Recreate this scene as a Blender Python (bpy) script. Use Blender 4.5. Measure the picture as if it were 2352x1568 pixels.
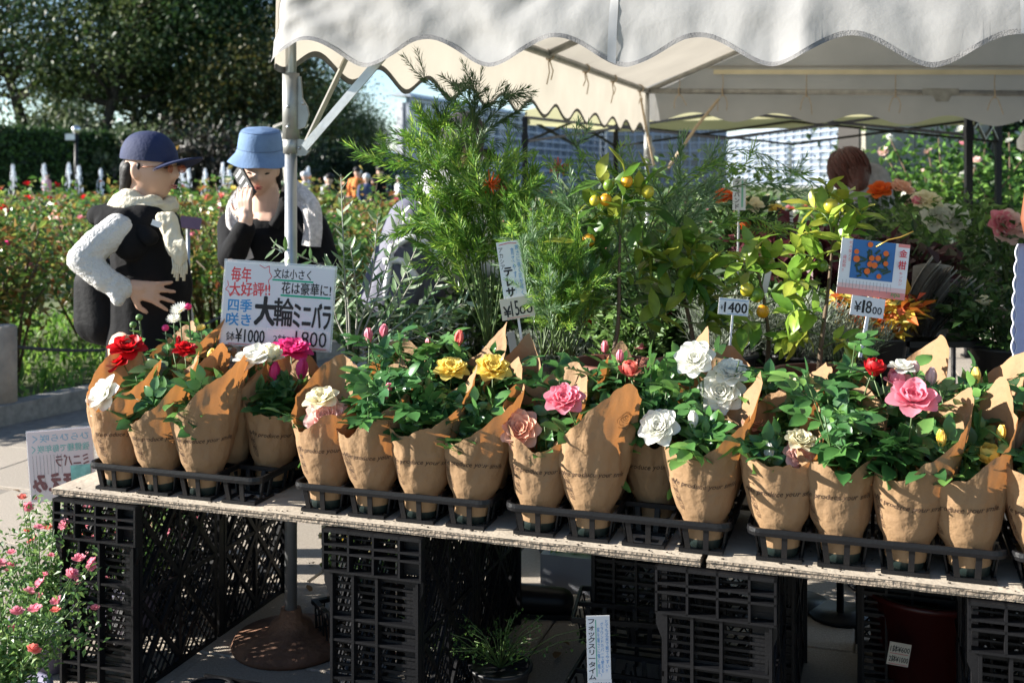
import bpy, bmesh, math, random
from mathutils import Vector, Matrix, Euler, Quaternion, noise
R = math.radians
for o in list(bpy.data.objects): bpy.data.objects.remove(o, do_unlink=True)
scene = bpy.context.scene
C = scene.collection

# ---------------------------------------------------------------- camera, sky, sun, exposure
F, H, HY, CX = 1102.0, 1.40, 174.0, 512.0          # focal length in px of a 1024 wide picture, eye height, horizon row
cam = bpy.data.cameras.new('camera'); camo = bpy.data.objects.new('camera', cam); C.objects.link(camo)
camo.location = (0, 0, H); camo.rotation_euler = (R(90), 0, 0)
cam.sensor_width = 36; cam.lens = 36 * F / 1024; cam.shift_y = -(341 - HY) / 1024
cam.clip_end = 2000; cam.clip_start = .05
cam.dof.use_dof = True; cam.dof.focus_distance = 2.75; cam.dof.aperture_fstop = 5.0
scene.camera = camo
SUN_AZ, SUN_EL = R(-90.0), R(22)                    # azimuth clockwise from +Y, elevation
tosun = Vector((math.sin(SUN_AZ) * math.cos(SUN_EL), math.cos(SUN_AZ) * math.cos(SUN_EL), math.sin(SUN_EL)))
world = bpy.data.worlds.new('World'); scene.world = world; world.use_nodes = True
nt = world.node_tree; nt.nodes.clear()
sky = nt.nodes.new('ShaderNodeTexSky'); sky.sky_type = 'NISHITA'; sky.sun_disc = False
sky.sun_elevation = SUN_EL; sky.sun_rotation = SUN_AZ; sky.altitude = 1800; sky.air_density = 1.0; sky.dust_density = .0; sky.ozone_density = 1.4
bg = nt.nodes.new('ShaderNodeBackground'); bg.inputs[1].default_value = .075
wo = nt.nodes.new('ShaderNodeOutputWorld'); nt.links.new(sky.outputs[0], bg.inputs[0]); nt.links.new(bg.outputs[0], wo.inputs[0])
sl = bpy.data.lights.new('sun', 'SUN'); sl.energy = 5.0; sl.angle = R(.5); sl.color = (1, .95, .87)
slo = bpy.data.objects.new('sun', sl); C.objects.link(slo); slo.rotation_euler = tosun.to_track_quat('Z', 'Y').to_euler(); slo.location = (0, 0, 30)
scene.view_settings.view_transform = 'Standard'; scene.view_settings.look = 'None'
scene.view_settings.exposure = 1.6; scene.view_settings.gamma = 1
scene.view_settings.use_curve_mapping = False
scene.render.engine = 'CYCLES'
scene.cycles.use_denoising = True; scene.cycles.max_bounces = 8; scene.cycles.transparent_max_bounces = 12
scene.cycles.diffuse_bounces = 4; scene.cycles.sample_clamp_indirect = 8

# ---------------------------------------------------------------- helpers
Q = 1024 / 2352.0                                   # my measurements were read in a 2352 px wide copy
def P(px, py, Y): return Vector(((px - CX) / F * Y, Y, H - (py - HY) / F * Y))
def V(x, y, Y): return P(x * Q, y * Q, Y)
def G(x, y):                                        # point of the ground seen at x, y
    Y = F * H / (y * Q - HY); return V(x, y, Y)
def mpv(Y): return Y / (F / Q)                      # metres per measured pixel at depth Y

class MB:
    def __init__(s): s.v = []; s.f = []; s.m = []; s.s = []
    def add(s, verts, faces, mi=0, smooth=False, M=None):
        b = len(s.v)
        s.v += [(M @ Vector(p)) if M else Vector(p) for p in verts]
        for f in faces: s.f.append(tuple(i + b for i in f)); s.m.append(mi); s.s.append(smooth)
        return s
    def box(s, c, d, mi=0, M=None):
        x, y, z = [k / 2 for k in d]; cx, cy, cz = c
        vs = [(cx + i * x, cy + j * y, cz + k * z) for i in (-1, 1) for j in (-1, 1) for k in (-1, 1)]
        return s.add(vs, [(0, 1, 3, 2), (4, 6, 7, 5), (0, 4, 5, 1), (2, 3, 7, 6), (0, 2, 6, 4), (1, 5, 7, 3)], mi, False, M)
    def bar(s, p, q, w, h=None, up=(0, 0, 1), mi=0):
        p, q = Vector(p), Vector(q); h = h or w; d = q - p; L = d.length; d.normalize()
        up = Vector(up)
        if abs(d.dot(up)) > .98: up = Vector((0, 1, 0))
        x = d.cross(up).normalized(); z = x.cross(d)
        M = Matrix((x, d, z)).transposed().to_4x4(); M.translation = (p + q) / 2
        return s.box((0, 0, 0), (w, L, h), mi, M)
    def tube(s, pts, rad, n=8, mi=0, cap=True, smooth=True, M=None):
        pts = [Vector(p) for p in pts]
        if not isinstance(rad, (list, tuple)): rad = [rad] * len(pts)
        vs = []; fs = []; ref = None
        for i, p in enumerate(pts):
            d = (pts[min(i + 1, len(pts) - 1)] - pts[max(i - 1, 0)])
            d = d.normalized() if d.length > 1e-9 else Vector((0, 0, 1))
            if ref is None: ref = Vector((1, 0, 0)) if abs(d.x) < .8 else Vector((0, 1, 0))
            a = (ref - d * ref.dot(d)).normalized(); b = d.cross(a); ref = a
            for k in range(n):
                t = 2 * math.pi * k / n; vs.append(p + (a * math.cos(t) + b * math.sin(t)) * rad[i])
        for i in range(len(pts) - 1):
            for k in range(n):
                j = (k + 1) % n; fs.append((i * n + k, i * n + j, i * n + n + j, i * n + n + k))
        if cap: fs += [tuple(range(n - 1, -1, -1)), tuple(range((len(pts) - 1) * n, len(pts) * n))]
        return s.add(vs, fs, mi, smooth, M)
    def lathe(s, prof, n=24, mi=0, M=None, smooth=True, closed=False):
        vs = []; fs = []
        for r, z in prof:
            for k in range(n):
                t = 2 * math.pi * k / n; vs.append((r * math.cos(t), r * math.sin(t), z))
        L = len(prof)
        for i in range(L - 1 + (1 if closed else 0)):
            i2 = (i + 1) % L
            for k in range(n):
                j = (k + 1) % n; fs.append((i * n + k, i * n + j, i2 * n + j, i2 * n + k))
        return s.add(vs, fs, mi, smooth, M)
    def ell(s, c, r, n=16, mi=0, M=None):
        vs = []; fs = []; m = n // 2
        for i in range(m + 1):
            a = -math.pi / 2 + math.pi * i / m
            for k in range(n):
                t = 2 * math.pi * k / n
                vs.append((c[0] + r[0] * math.cos(a) * math.cos(t), c[1] + r[1] * math.cos(a) * math.sin(t), c[2] + r[2] * math.sin(a)))
        for i in range(m):
            for k in range(n):
                j = (k + 1) % n; fs.append((i * n + k, i * n + j, i * n + n + j, i * n + n + k))
        return s.add(vs, fs, mi, True, M)
    def cap(s, p, q, r0, r1, n=14, mi=0):             # tapered capsule
        p, q = Vector(p), Vector(q); d = (q - p).normalized(); pts = []; rad = []
        for i in range(6):
            a = math.pi / 2 * (1 - i / 5); pts.append(p - d * r0 * math.sin(a)); rad.append(max(r0 * math.cos(a), 1e-4))
        for i in range(6):
            a = math.pi / 2 * i / 5; pts.append(q + d * r1 * math.sin(a)); rad.append(max(r1 * math.cos(a), 1e-4))
        return s.tube(pts, rad, n, mi)
    def grid(s, fn, nu, nv, mi=0, smooth=True, M=None, flip=False):
        vs = [fn(i / nu, j / nv) for j in range(nv + 1) for i in range(nu + 1)]
        fs = []
        for j in range(nv):
            for i in range(nu):
                a = j * (nu + 1) + i; q = (a, a + 1, a + nu + 2, a + nu + 1); fs.append(q[::-1] if flip else q)
        return s.add(vs, fs, mi, smooth, M)
    def poly(s, pts, th=0, mi=0, M=None):             # flat polygon in XY, extruded by th along Z
        n = len(pts)
        if th == 0: return s.add([(p[0], p[1], 0) for p in pts], [tuple(range(n))], mi, False, M)
        vs = [(p[0], p[1], 0) for p in pts] + [(p[0], p[1], th) for p in pts]
        fs = [tuple(range(n - 1, -1, -1)), tuple(range(n, 2 * n))] + [(i, (i + 1) % n, (i + 1) % n + n, i + n) for i in range(n)]
        return s.add(vs, fs, mi, False, M)
    def leaf(s, p, d, nrm, L, W, fold=.25, mi=0):     # a two-triangle leaf folded along its rib
        d = d.normalized(); x = d.cross(nrm)
        x = x.normalized() if x.length > 1e-6 else Vector((1, 0, 0)); z = x.cross(d)
        a = p; t = p + d * L; m = p + d * L * .45 + z * W * fold
        return s.add([a, m + x * W * .5, t, m - x * W * .5], [(0, 1, 2), (0, 2, 3)], mi, False)
    def mesh(s, name, slots=1):
        me = bpy.data.meshes.new(name)
        me.from_pydata([tuple(p) for p in s.v], [], s.f)
        me.polygons.foreach_set('material_index', s.m); me.polygons.foreach_set('use_smooth', s.s)
        for i in range(max(slots, max(s.m) + 1 if s.m else 1)): me.materials.append(None)
        me.update(); return me

def obj(name, geo, mats, parent=None, loc=(0, 0, 0), rot=None, scale=None, M=None, **props):
    me = geo.mesh(name) if isinstance(geo, MB) else geo
    o = bpy.data.objects.new(name, me); C.objects.link(o)
    if not isinstance(mats, (list, tuple)): mats = [mats]
    while len(me.materials) < len(mats): me.materials.append(None)
    for i, m in enumerate(mats):
        if me.materials[i] is None: me.materials[i] = m
        elif me.materials[i] != m: o.material_slots[i].link = 'OBJECT'; o.material_slots[i].material = m
    if parent: o.parent = parent
    if M is not None: o.matrix_basis = M
    else:
        o.location = loc
        if rot is not None: o.rotation_euler = rot
        if scale is not None: o.scale = (scale,) * 3 if isinstance(scale, (int, float)) else scale
    for k, v in props.items(): o[k] = v
    return o
def tag(o, label, cat, group=None):
    o['label'] = label; o['category'] = cat
    if group: o['group'] = group
    return o
def thing(name, label, cat, loc=(0, 0, 0), rot=(0, 0, 0), group=None, M=None):
    o = bpy.data.objects.new(name, None); C.objects.link(o); o.empty_display_size = .1
    if M is not None: o.matrix_basis = M
    else: o.location = loc; o.rotation_euler = rot
    return tag(o, label, cat, group)
def struct(name, geo, mats, **k):
    o = obj(name, geo, mats, **k); o['kind'] = 'structure'; return o
trash = []
def tmp_scene(): return bpy.data.scenes.get('workbench') or bpy.data.scenes.new('workbench')
def fuse(mb, voxel=.006, smooth=4, name='fused'):     # overlapping closed shapes -> one continuous skin
    me = mb.mesh(name); o = bpy.data.objects.new(name, me); ts = tmp_scene()
    for q in list(ts.collection.objects): ts.collection.objects.unlink(q)
    ts.collection.objects.link(o)
    m = o.modifiers.new('r', 'REMESH'); m.mode = 'VOXEL'; m.voxel_size = voxel; m.use_smooth_shade = True
    if smooth: k = o.modifiers.new('s', 'SMOOTH'); k.iterations = smooth; k.factor = .5
    vl = ts.view_layers[0]; vl.update(); dg = vl.depsgraph; out = bpy.data.meshes.new_from_object(o.evaluated_get(dg))
    trash.extend((o, me))
    out.materials.clear(); out.materials.append(None)
    for p in out.polygons: p.use_smooth = True
    return out
_tc = {}
def text_mesh(body, bold=.0, shear=0.0):              # lettering as a flat mesh, lower left at 0,0; returns mesh verts, faces, w, h
    k = (body, bold, shear)
    if k in _tc: return _tc[k]
    c = bpy.data.curves.new('lettering', 'FONT'); c.body = body; c.size = 1; c.offset = bold; c.shear = shear; c.resolution_u = 2
    c.space_line = 1.0
    o = bpy.data.objects.new('lettering', c); me = bpy.data.meshes.new_from_object(o)
    vs = [v.co.copy() for v in me.vertices]; fs = [tuple(p.vertices) for p in me.polygons]
    x0 = min(v.x for v in vs); y0 = min(v.y for v in vs); w = max(v.x for v in vs) - x0; h = max(v.y for v in vs) - y0
    vs = [Vector((v.x - x0, v.y - y0, 0)) for v in vs]
    trash.extend((o, c, me))
    _tc[k] = (vs, fs, w, h); return _tc[k]

# ---------------------------------------------------------------- materials
_mats = {}
def mat(name, col, rough=.6, var=.12, scale=6.0, bump=0.0, bscale=60.0, trans=0.0, tcol=None, rnd=0.0, isl=0.0,
        metal=0.0, spec=.5, cols=None, emit=None, hue=0.0, detail=3.0, sheen=0.0):
    if name in _mats: return _mats[name]
    m = bpy.data.materials.new(name); m.use_nodes = True; n = m.node_tree.nodes; l = m.node_tree.links; n.clear()
    out = n.new('ShaderNodeOutputMaterial'); b = n.new('ShaderNodeBsdfPrincipled')
    tc = n.new('ShaderNodeTexCoord'); nz = n.new('ShaderNodeTexNoise'); nz.inputs['Scale'].default_value = scale; nz.inputs['Detail'].default_value = detail
    l.new(tc.outputs['Object'], nz.inputs['Vector'])
    hsv = n.new('ShaderNodeHueSaturation')
    if cols:                                          # palette picked per object or per loose leaf
        ramp = n.new('ShaderNodeValToRGB'); ramp.color_ramp.interpolation = 'LINEAR'
        e = ramp.color_ramp.elements
        while len(e) < len(cols): e.new(.5)
        for i, c in enumerate(cols): e[i].position = i / max(1, len(cols) - 1); e[i].color = (*c, 1)
        if isl: g = n.new('ShaderNodeNewGeometry'); l.new(g.outputs['Random Per Island'], ramp.inputs[0])
        else: g = n.new('ShaderNodeObjectInfo'); l.new(g.outputs['Random'], ramp.inputs[0])
        l.new(ramp.outputs[0], hsv.inputs['Color'])
    else: hsv.inputs['Color'].default_value = (*col, 1)
    mr = n.new('ShaderNodeMapRange'); mr.inputs[1].default_value = .25; mr.inputs[2].default_value = .75
    gain = 1.4 if (cols and trans and 'tree' not in name and 'shrub' not in name and 'hedge' not in name) else 1.0
    mr.inputs[3].default_value = (1 - var) * gain; mr.inputs[4].default_value = (1 + var) * gain; l.new(nz.outputs[0], mr.inputs[0])
    val = mr.outputs[0]
    if rnd or (isl and not cols):
        if isl and not cols: g = n.new('ShaderNodeNewGeometry'); src = g.outputs['Random Per Island']; k = isl
        else: g = n.new('ShaderNodeObjectInfo'); src = g.outputs['Random']; k = rnd
        m2 = n.new('ShaderNodeMapRange'); m2.inputs[3].default_value = 1 - k; m2.inputs[4].default_value = 1 + k; l.new(src, m2.inputs[0])
        mu = n.new('ShaderNodeMath'); mu.operation = 'MULTIPLY'; l.new(val, mu.inputs[0]); l.new(m2.outputs[0], mu.inputs[1]); val = mu.outputs[0]
        if hue:
            m3 = n.new('ShaderNodeMapRange'); m3.inputs[3].default_value = .5 - hue; m3.inputs[4].default_value = .5 + hue; l.new(src, m3.inputs[0]); l.new(m3.outputs[0], hsv.inputs['Hue'])
    l.new(val, hsv.inputs['Value'])
    l.new(hsv.outputs[0], b.inputs['Base Color'])
    b.inputs['Roughness'].default_value = rough; b.inputs['Metallic'].default_value = metal; b.inputs['Specular IOR Level'].default_value = spec
    if sheen: b.inputs['Sheen Weight'].default_value = sheen
    if bump:
        nb = n.new('ShaderNodeTexNoise'); nb.inputs['Scale'].default_value = bscale; nb.inputs['Detail'].default_value = 4
        l.new(tc.outputs['Object'], nb.inputs['Vector'])
        bp = n.new('ShaderNodeBump'); bp.inputs['Strength'].default_value = min(1, bump); bp.inputs['Distance'].default_value = .02 * max(1, bump)
        l.new(nb.outputs[0], bp.inputs['Height']); l.new(bp.outputs[0], b.inputs['Normal'])
    sh = b.outputs[0]
    if trans:
        t = n.new('ShaderNodeBsdfTranslucent'); mx = n.new('ShaderNodeMixShader'); mx.inputs[0].default_value = trans
        if tcol:
            mc = n.new('ShaderNodeMix'); mc.data_type = 'RGBA'; mc.blend_type = 'MULTIPLY'; mc.inputs['Factor'].default_value = 1
            l.new(hsv.outputs[0], mc.inputs['A']); mc.inputs['B'].default_value = (*tcol, 1); l.new(mc.outputs['Result'], t.inputs[0])
        else: l.new(hsv.outputs[0], t.inputs[0])
        l.new(b.outputs[0], mx.inputs[1]); l.new(t.outputs[0], mx.inputs[2]); sh = mx.outputs[0]
    l.new(sh, out.inputs[0]); _mats[name] = m
    return m
def glass_mat(name, col=(.75, .85, .9), alpha=.55, rough=.08):
    if name in _mats: return _mats[name]
    m = bpy.data.materials.new(name); m.use_nodes = True; n = m.node_tree.nodes; l = m.node_tree.links; n.clear()
    out = n.new('ShaderNodeOutputMaterial'); g = n.new('ShaderNodeBsdfPrincipled'); t = n.new('ShaderNodeBsdfTransparent'); mx = n.new('ShaderNodeMixShader')
    g.inputs['Base Color'].default_value = (*col, 1); g.inputs['Roughness'].default_value = rough
    mx.inputs[0].default_value = alpha; l.new(t.outputs[0], mx.inputs[1]); l.new(g.outputs[0], mx.inputs[2]); l.new(mx.outputs[0], out.inputs[0])
    _mats[name] = m; return m

BLACKP = mat('black plastic', (.007, .007, .008), .42, .25, 12, bump=.08, bscale=200, spec=.25)
STEEL = mat('galvanised steel', (.42, .43, .43), .38, .18, 14, metal=.75, bump=.05, bscale=90)
STEELD = mat('weathered steel', (.30, .30, .28), .5, .3, 18, metal=.6)
INK = mat('black ink', (.012, .012, .014), .6, .1)
WHITEP = mat('white card', (.74, .74, .75), .35, .05)

# table frame: A is the near left corner of the table top, U runs along its front edge, W away from the camera
ZT = .535
A0 = Vector((-1.270, 3.036, 0)); U = Vector((.950, -.313, 0)).normalized(); W = Vector((.313, .950, 0)).normalized()
YAW = math.atan2(U.y, U.x)
def T(s, t, z=ZT): return A0 + U * s + W * t + Vector((0, 0, z))
def s_of(x, t):                                      # s of the point of the line t = const seen in column x (measured px)
    k = (x * Q - CX) / F; B = A0 + W * t
    return (k * B.y - B.x) / (U.x - k * U.y)
# ================================================================ SETTING
rng = random.Random(11)
def rv(r=rng, s=1.0): return Vector((r.gauss(0, s), r.gauss(0, s), r.gauss(0, s)))
def inpoly(x, y, poly):
    c = False; n = len(poly)
    for i in range(n):
        x1, y1 = poly[i]; x2, y2 = poly[i - 1]
        if (y1 > y) != (y2 > y) and x < (x2 - x1) * (y - y1) / (y2 - y1) + x1: c = not c
    return c
SOIL = mat('garden ground', (.10, .12, .045), .9, .35, 1.2, bump=.6, bscale=8)
g = MB().add([(-400, -60, -.03), (400, -60, -.03), (400, 700, -.03), (-400, 700, -.03)], [(0, 1, 2, 3)])
struct('ground', g, SOIL)
CURB = [(-6.5, 1.0), (-4.3, 3.9), (-2.95, 6.15), (-2.62, 6.72), (-1.9, 8.0), (-.5, 9.6), (2, 10.8), (7, 11.6)]
PLAZA = CURB + [(9, 11.6), (9, -2), (-6.5, -2)]
JOINT = mat('paving joint', (.20, .175, .145), .9, .25, 20)
PAVE = mat('exposed aggregate paving', (.36, .31, .25), .85, .2, 130, bump=.35, bscale=240, rnd=.1, detail=5)
pav = struct('pavement', MB().poly(PLAZA, 0, M=Matrix.Translation((0, 0, -.014))), JOINT)
SL = .60
slab = MB(); e = SL / 2 - .0025
slab.add([(-e, -e, -.03), (e, -e, -.03), (e, e, -.03), (-e, e, -.03), (-e, -e, -.004), (e, -e, -.004), (e, e, -.004), (-e, e, -.004),
          (-e + .005, -e + .005, 0), (e - .005, -e + .005, 0), (e - .005, e - .005, 0), (-e + .005, e - .005, 0)],
         [(0, 1, 5, 4), (1, 2, 6, 5), (2, 3, 7, 6), (3, 0, 4, 7), (4, 5, 9, 8), (5, 6, 10, 9), (6, 7, 11, 10), (7, 4, 8, 11), (8, 9, 10, 11)])
slab_me = slab.mesh('paving_slab')
for i in range(-12, 14):
    for j in range(-4, 18):
        c = T((i + .5 * (j % 2)) * SL, j * SL, 0)
        px = CX + F * c.x / max(c.y, .1)
        if c.y < 2.6 or px < -90 or px > 1100: continue
        if all(inpoly(c.x + a, c.y + b, PLAZA) for a in (-.36, .36) for b in (-.36, .36)):
            obj('paving_slab', slab_me, PAVE, pav, loc=(c.x, c.y, rng.uniform(-.003, .001)), rot=(rng.uniform(-.003, .003), rng.uniform(-.003, .003), YAW))
KERB = mat('kerb stone', (.22, .21, .19), .85, .3, 25, bump=.3, bscale=80)
kerb = thing('kerb', 'grey kerb stones between the paving and the rose garden', 'kerb')
acc = 0
for (x1, y1), (x2, y2) in zip(CURB[:-1], CURB[1:]):
    a, b = Vector((x1, y1, 0)), Vector((x2, y2, 0)); n = max(1, round((b - a).length / .6))
    for k in range(n):
        p, q = a.lerp(b, (k + .012) / n), a.lerp(b, (k + .988) / n)
        m = MB().bar(p + Vector((0, 0, .03)), q + Vector((0, 0, .03)), .13, .14); obj('kerb_stone', m, KERB, kerb)

# ---- ground cover behind the kerb
GRASS = mat('fresh grass', (.10, .22, .03), .55, .2, 3, trans=.4, isl=1, cols=[(.05, .12, .015), (.10, .22, .03), (.17, .30, .05), (.24, .34, .07)])
gc = MB()
for _ in range(9000):
    x = rng.uniform(-6.5, 1); y = rng.uniform(5.5, 11)
    if inpoly(x, y, PLAZA) or inpoly(x - .1, y - .05, PLAZA) or inpoly(x + .15, y - .1, PLAZA): continue
    h = rng.uniform(.04, .13) * (1 if rng.random() < .9 else 1.5)
    gc.leaf(Vector((x, y, -.02)), Vector((rng.gauss(0, .35), rng.gauss(0, .35), 1)), rv(), h, h * .22)
    if rng.random() < .5: gc.leaf(Vector((x, y, h * .6)), rv(), Vector((0, 0, 1)), .06, .04)
o = obj('lawn', gc, GRASS); o['kind'] = 'stuff'; o['label'] = 'fresh green grass and low weeds growing behind the kerb'

# ---- rose bushes of the garden
LEAVES = mat('rose bush leaves', (.06, .12, .03), .4, .15, 4, trans=.35, isl=1, cols=[(.025, .06, .014), (.045, .11, .022), (.08, .17, .03), (.13, .25, .05), (.2, .31, .07)])
LEAVESR = mat('reddish rose bush leaves', (.06, .12, .03), .4, .15, 4, trans=.35, isl=1, cols=[(.025, .06, .015), (.06, .13, .025), (.13, .22, .04), (.26, .26, .06), (.22, .07, .03), (.12, .21, .04)])
STEM = mat('green stem', (.08, .13, .035), .5, .2, 20)
STEMB = mat('brown stem', (.10, .065, .035), .7, .25, 25)
PC = {'red': (.58, .012, .018), 'pink': (.86, .32, .40), 'hot': (.80, .06, .26), 'pale': (.88, .62, .57), 'white': (.88, .87, .80), 'cream': (.90, .84, .62),
      'yellow': (.95, .76, .20), 'orange': (.80, .17, .03), 'peach': (.87, .54, .40), 'coral': (.82, .22, .18)}
PET = {k: mat('rose petals ' + k, c, .5, .06, 30, trans=.45, rnd=.06) for k, c in PC.items()}
def lowbloom(seed, n1=5, n2=7):
    r = random.Random(seed); m = MB()
    for ring, (n, tilt, L, Wd) in enumerate(((4, 1.25, .55, .5), (n1, .85, .8, .7), (n2, .35, 1.0, .8))):
        for k in range(n):
            a = 2 * math.pi * (k + .5 * ring + r.uniform(-.15, .15)) / n
            d = Vector((math.cos(a) * math.cos(tilt), math.sin(a) * math.cos(tilt), math.sin(tilt)))
            sd = Vector((-math.sin(a), math.cos(a), 0)); up = sd.cross(d) * -1
            b = Vector((0, 0, -.1 + .1 * (2 - ring)))
            m.add([b, b + d * L * .6 + sd * Wd * .5 - up * .05, b + d * L + up * .0 + sd * Wd * .2, b + d * L - sd * Wd * .2, b + d * L * .6 - sd * Wd * .5 - up * .05, b + d * L * .55 - up * .18],
                  [(0, 1, 5), (1, 2, 5), (2, 3, 5), (3, 4, 5), (4, 0, 5)], 0, True)
    return m.mesh('rose_bloom')
LOWB = [lowbloom(s) for s in (1, 2, 3)]
def bush_mesh(seed, n, lf=.06):
    r = random.Random(seed); m = MB(); st = MB(); tips = []
    for k in range(16):
        a = r.uniform(0, 6.28); rad = r.uniform(.1, 1) ** .6
        tip = Vector((math.cos(a) * .62 * rad, math.sin(a) * .62 * rad, r.uniform(.72, 1.12) - .3 * rad * rad))
        mid = tip * .5 + Vector((0, 0, .12)); b = Vector((math.cos(a) * .08, math.sin(a) * .08, 0))
        st.tube([b, mid, tip], [.011, .008, .004], 5); tips.append((b, mid, tip))
        for j in range(n // 16):
            t = r.uniform(.12, 1) ** .7
            p = (b.lerp(mid, t * 2) if t < .5 else mid.lerp(tip, t * 2 - 1)) + Vector((r.gauss(0, .09), r.gauss(0, .09), r.gauss(0, .06)))
            L = lf * r.uniform(.6, 1.25)
            m.leaf(p, Vector((r.gauss(0, 1), r.gauss(0, 1), r.gauss(.1, .5))), Vector((r.gauss(0, .5), r.gauss(0, .5), 1)), L, L * .62)
    return m.mesh('foliage'), st.mesh('stem'), [t[2] for t in tips]
BUSH = [bush_mesh(40 + i, 1500, .062) for i in range(4)]
BUSHF = [bush_mesh(60 + i, 620, .11) for i in range(3)]
CNAME = {'red': 'red', 'pink': 'pink', 'hot': 'deep pink', 'pale': 'pale pink', 'white': 'white', 'cream': 'cream', 'yellow': 'yellow', 'orange': 'orange', 'peach': 'peach', 'coral': 'coral'}
def bush(x, y, sc, hs, cols, reddish, label, group, near=True, nb=8, z=0, bs=1.0):
    fm, sm, tips = rng.choice(BUSH if near else BUSHF)
    t = thing('rose_bush', label, 'rose bush', (x, y, z - .02), (0, 0, rng.uniform(0, 6.28)), group)
    t.scale = (sc, sc, hs)
    obj('foliage', fm, LEAVESR if reddish else LEAVES, t, kind='stuff'); obj('stem', sm, STEMB, t)
    for k in rng.sample(range(len(tips)), min(nb, len(tips))):
        c = rng.choice(cols); s = rng.uniform(.028, .05) * (1 if near else 1.7) * bs
        p = tips[k] * rng.uniform(.95, 1.05)
        obj('rose_bloom', rng.choice(LOWB), PET[c], t, loc=p, rot=(rng.uniform(-.6, .9), rng.uniform(-.6, .6), rng.uniform(0, 6)), scale=(s / sc, s / sc, s / hs))
    return t
PAL = [['pink', 'hot'], ['red', 'hot'], ['pink', 'pale'], ['yellow', 'cream'], ['white', 'pink'], ['red', 'coral'], ['coral', 'peach'], ['white', 'cream']]
rows = [(7.7, .85, True), (9.2, .9, True), (11, 1.0, True), (13.5, 1.15, True), (17, 1.45, False), (22, 1.7, False), (34, 2.6, False)]
NUM = 'one two three four five six seven eight nine ten eleven twelve thirteen fourteen fifteen sixteen seventeen eighteen nineteen twenty'.split()
for ri, (Y, sp, near) in enumerate(rows):
    xl, xr = -.52 * Y, (.52 if Y > 12 else .3) * Y; n = int((xr - xl) / sp)
    for k in range(n):
        x = xl + sp * (k + rng.uniform(.2, .8)); y = Y + rng.uniform(-.4, .4)
        if inpoly(x, y - .75, PLAZA) or inpoly(x + .5, y, PLAZA) or inpoly(x, y, PLAZA): continue
        if Y > 10 and 2.6 < x < 6 and Y < 16: continue
        if 26 < Y and x < .12 * Y: continue
        pal = PAL[(k + ri * 3) % 8]; left = x < -.1 * Y
        bush(x, y, rng.uniform(1.0, 1.25) if near else 1.5, rng.uniform(1.0, 1.25) if left else rng.uniform(.85, 1.05), pal, left and rng.random() < .65,
             ('rose bush with %s blooms, number %s from left in garden row %s' % (CNAME[pal[0]], NUM[k], NUM[ri])),
             'rose bushes in garden row %s with %s blooms' % (['one', 'two', 'three', 'four', 'five', 'six', 'seven'][ri], CNAME[pal[0]]), near, 7 if near else 9)
for k, (x, y) in enumerate(((-3.75, 6.5), (-3.4, 7.35), (-2.85, 8.15), (-2.15, 9.0), (-4.35, 7.1), (-3.95, 8.0), (-1.35, 9.75), (-4.6, 6.1))):
    bush(x, y, 1.05, rng.uniform(1.15, 1.4), PAL[k], True, 'tall rose bush with %s blooms right behind the kerb, number %s from left' % (CNAME[PAL[k][0]], NUM[k]), 'rose bushes right behind the kerb', True, 7)
# ---- raised fountain basin and its jets
TAN = mat('sandstone', (.34, .25, .17), .85, .2, 2.5, bump=.2, bscale=12)
YB = 30.0
p0, p1 = V(40, 400, YB), V(800, 400, YB)
fb = thing('fountain_basin', 'long low tan stone basin behind the rose beds', 'fountain', ((p0.x + p1.x) / 2, YB, 0))
L = p1.x - p0.x
m = MB()
for y, in ((-1.2,), (1.2,)): m.box((0, y, .40), (L, .3, .80))
for x in (-L / 2, L / 2): m.box((x, 0, .40), (.3, 2.1, .80))
obj('basin_wall', m, TAN, fb); obj('water', MB().box((0, 0, .37), (L - .3, 2.1, .72)), mat('pool water', (.05, .08, .08), .05, .05), fb)
obj('coping', MB().box((0, -1.2, .83), (L + .1, .42, .06)), TAN, fb)
JET = mat('white water', (.85, .88, .92), .25, .12, 40, trans=.3)
names = ['leftmost', 'second from left', 'third from left', 'fourth from left', 'fifth from left', 'sixth from left', 'seventh from left', 'eighth from left', 'ninth from left', 'tenth from left', 'rightmost']
for i, x in enumerate((30, 101, 158, 181, 231, 418, 432, 471, 512, 526, 708)):
    r = random.Random(i); p = V(x, 440, YB + r.uniform(-.4, .4)); m = MB(); h = .84 + r.uniform(-.08, .12)
    m.tube([(0, 0, 0), (.01, 0, h * .5), (0, 0, h * .9), (0, 0, h)], [.016, .022, .04, .015], 8)
    for k in range(70):
        a = r.uniform(0, 6.28); u = r.random(); q = Vector((math.cos(a) * (.02 + .09 * u), math.sin(a) * (.02 + .09 * u), h * (1 - u * u * .95)))
        s = r.uniform(.006, .016); m.ell(q, (s, s, s * 3), 6)
    tag(obj('fountain_jet', m, JET, loc=(p.x, p.y, .74)), 'white splashing fountain jet, ' + names[i] + ' of the row behind the roses', 'fountain jet', 'fountain jets behind the rose beds')

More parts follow.
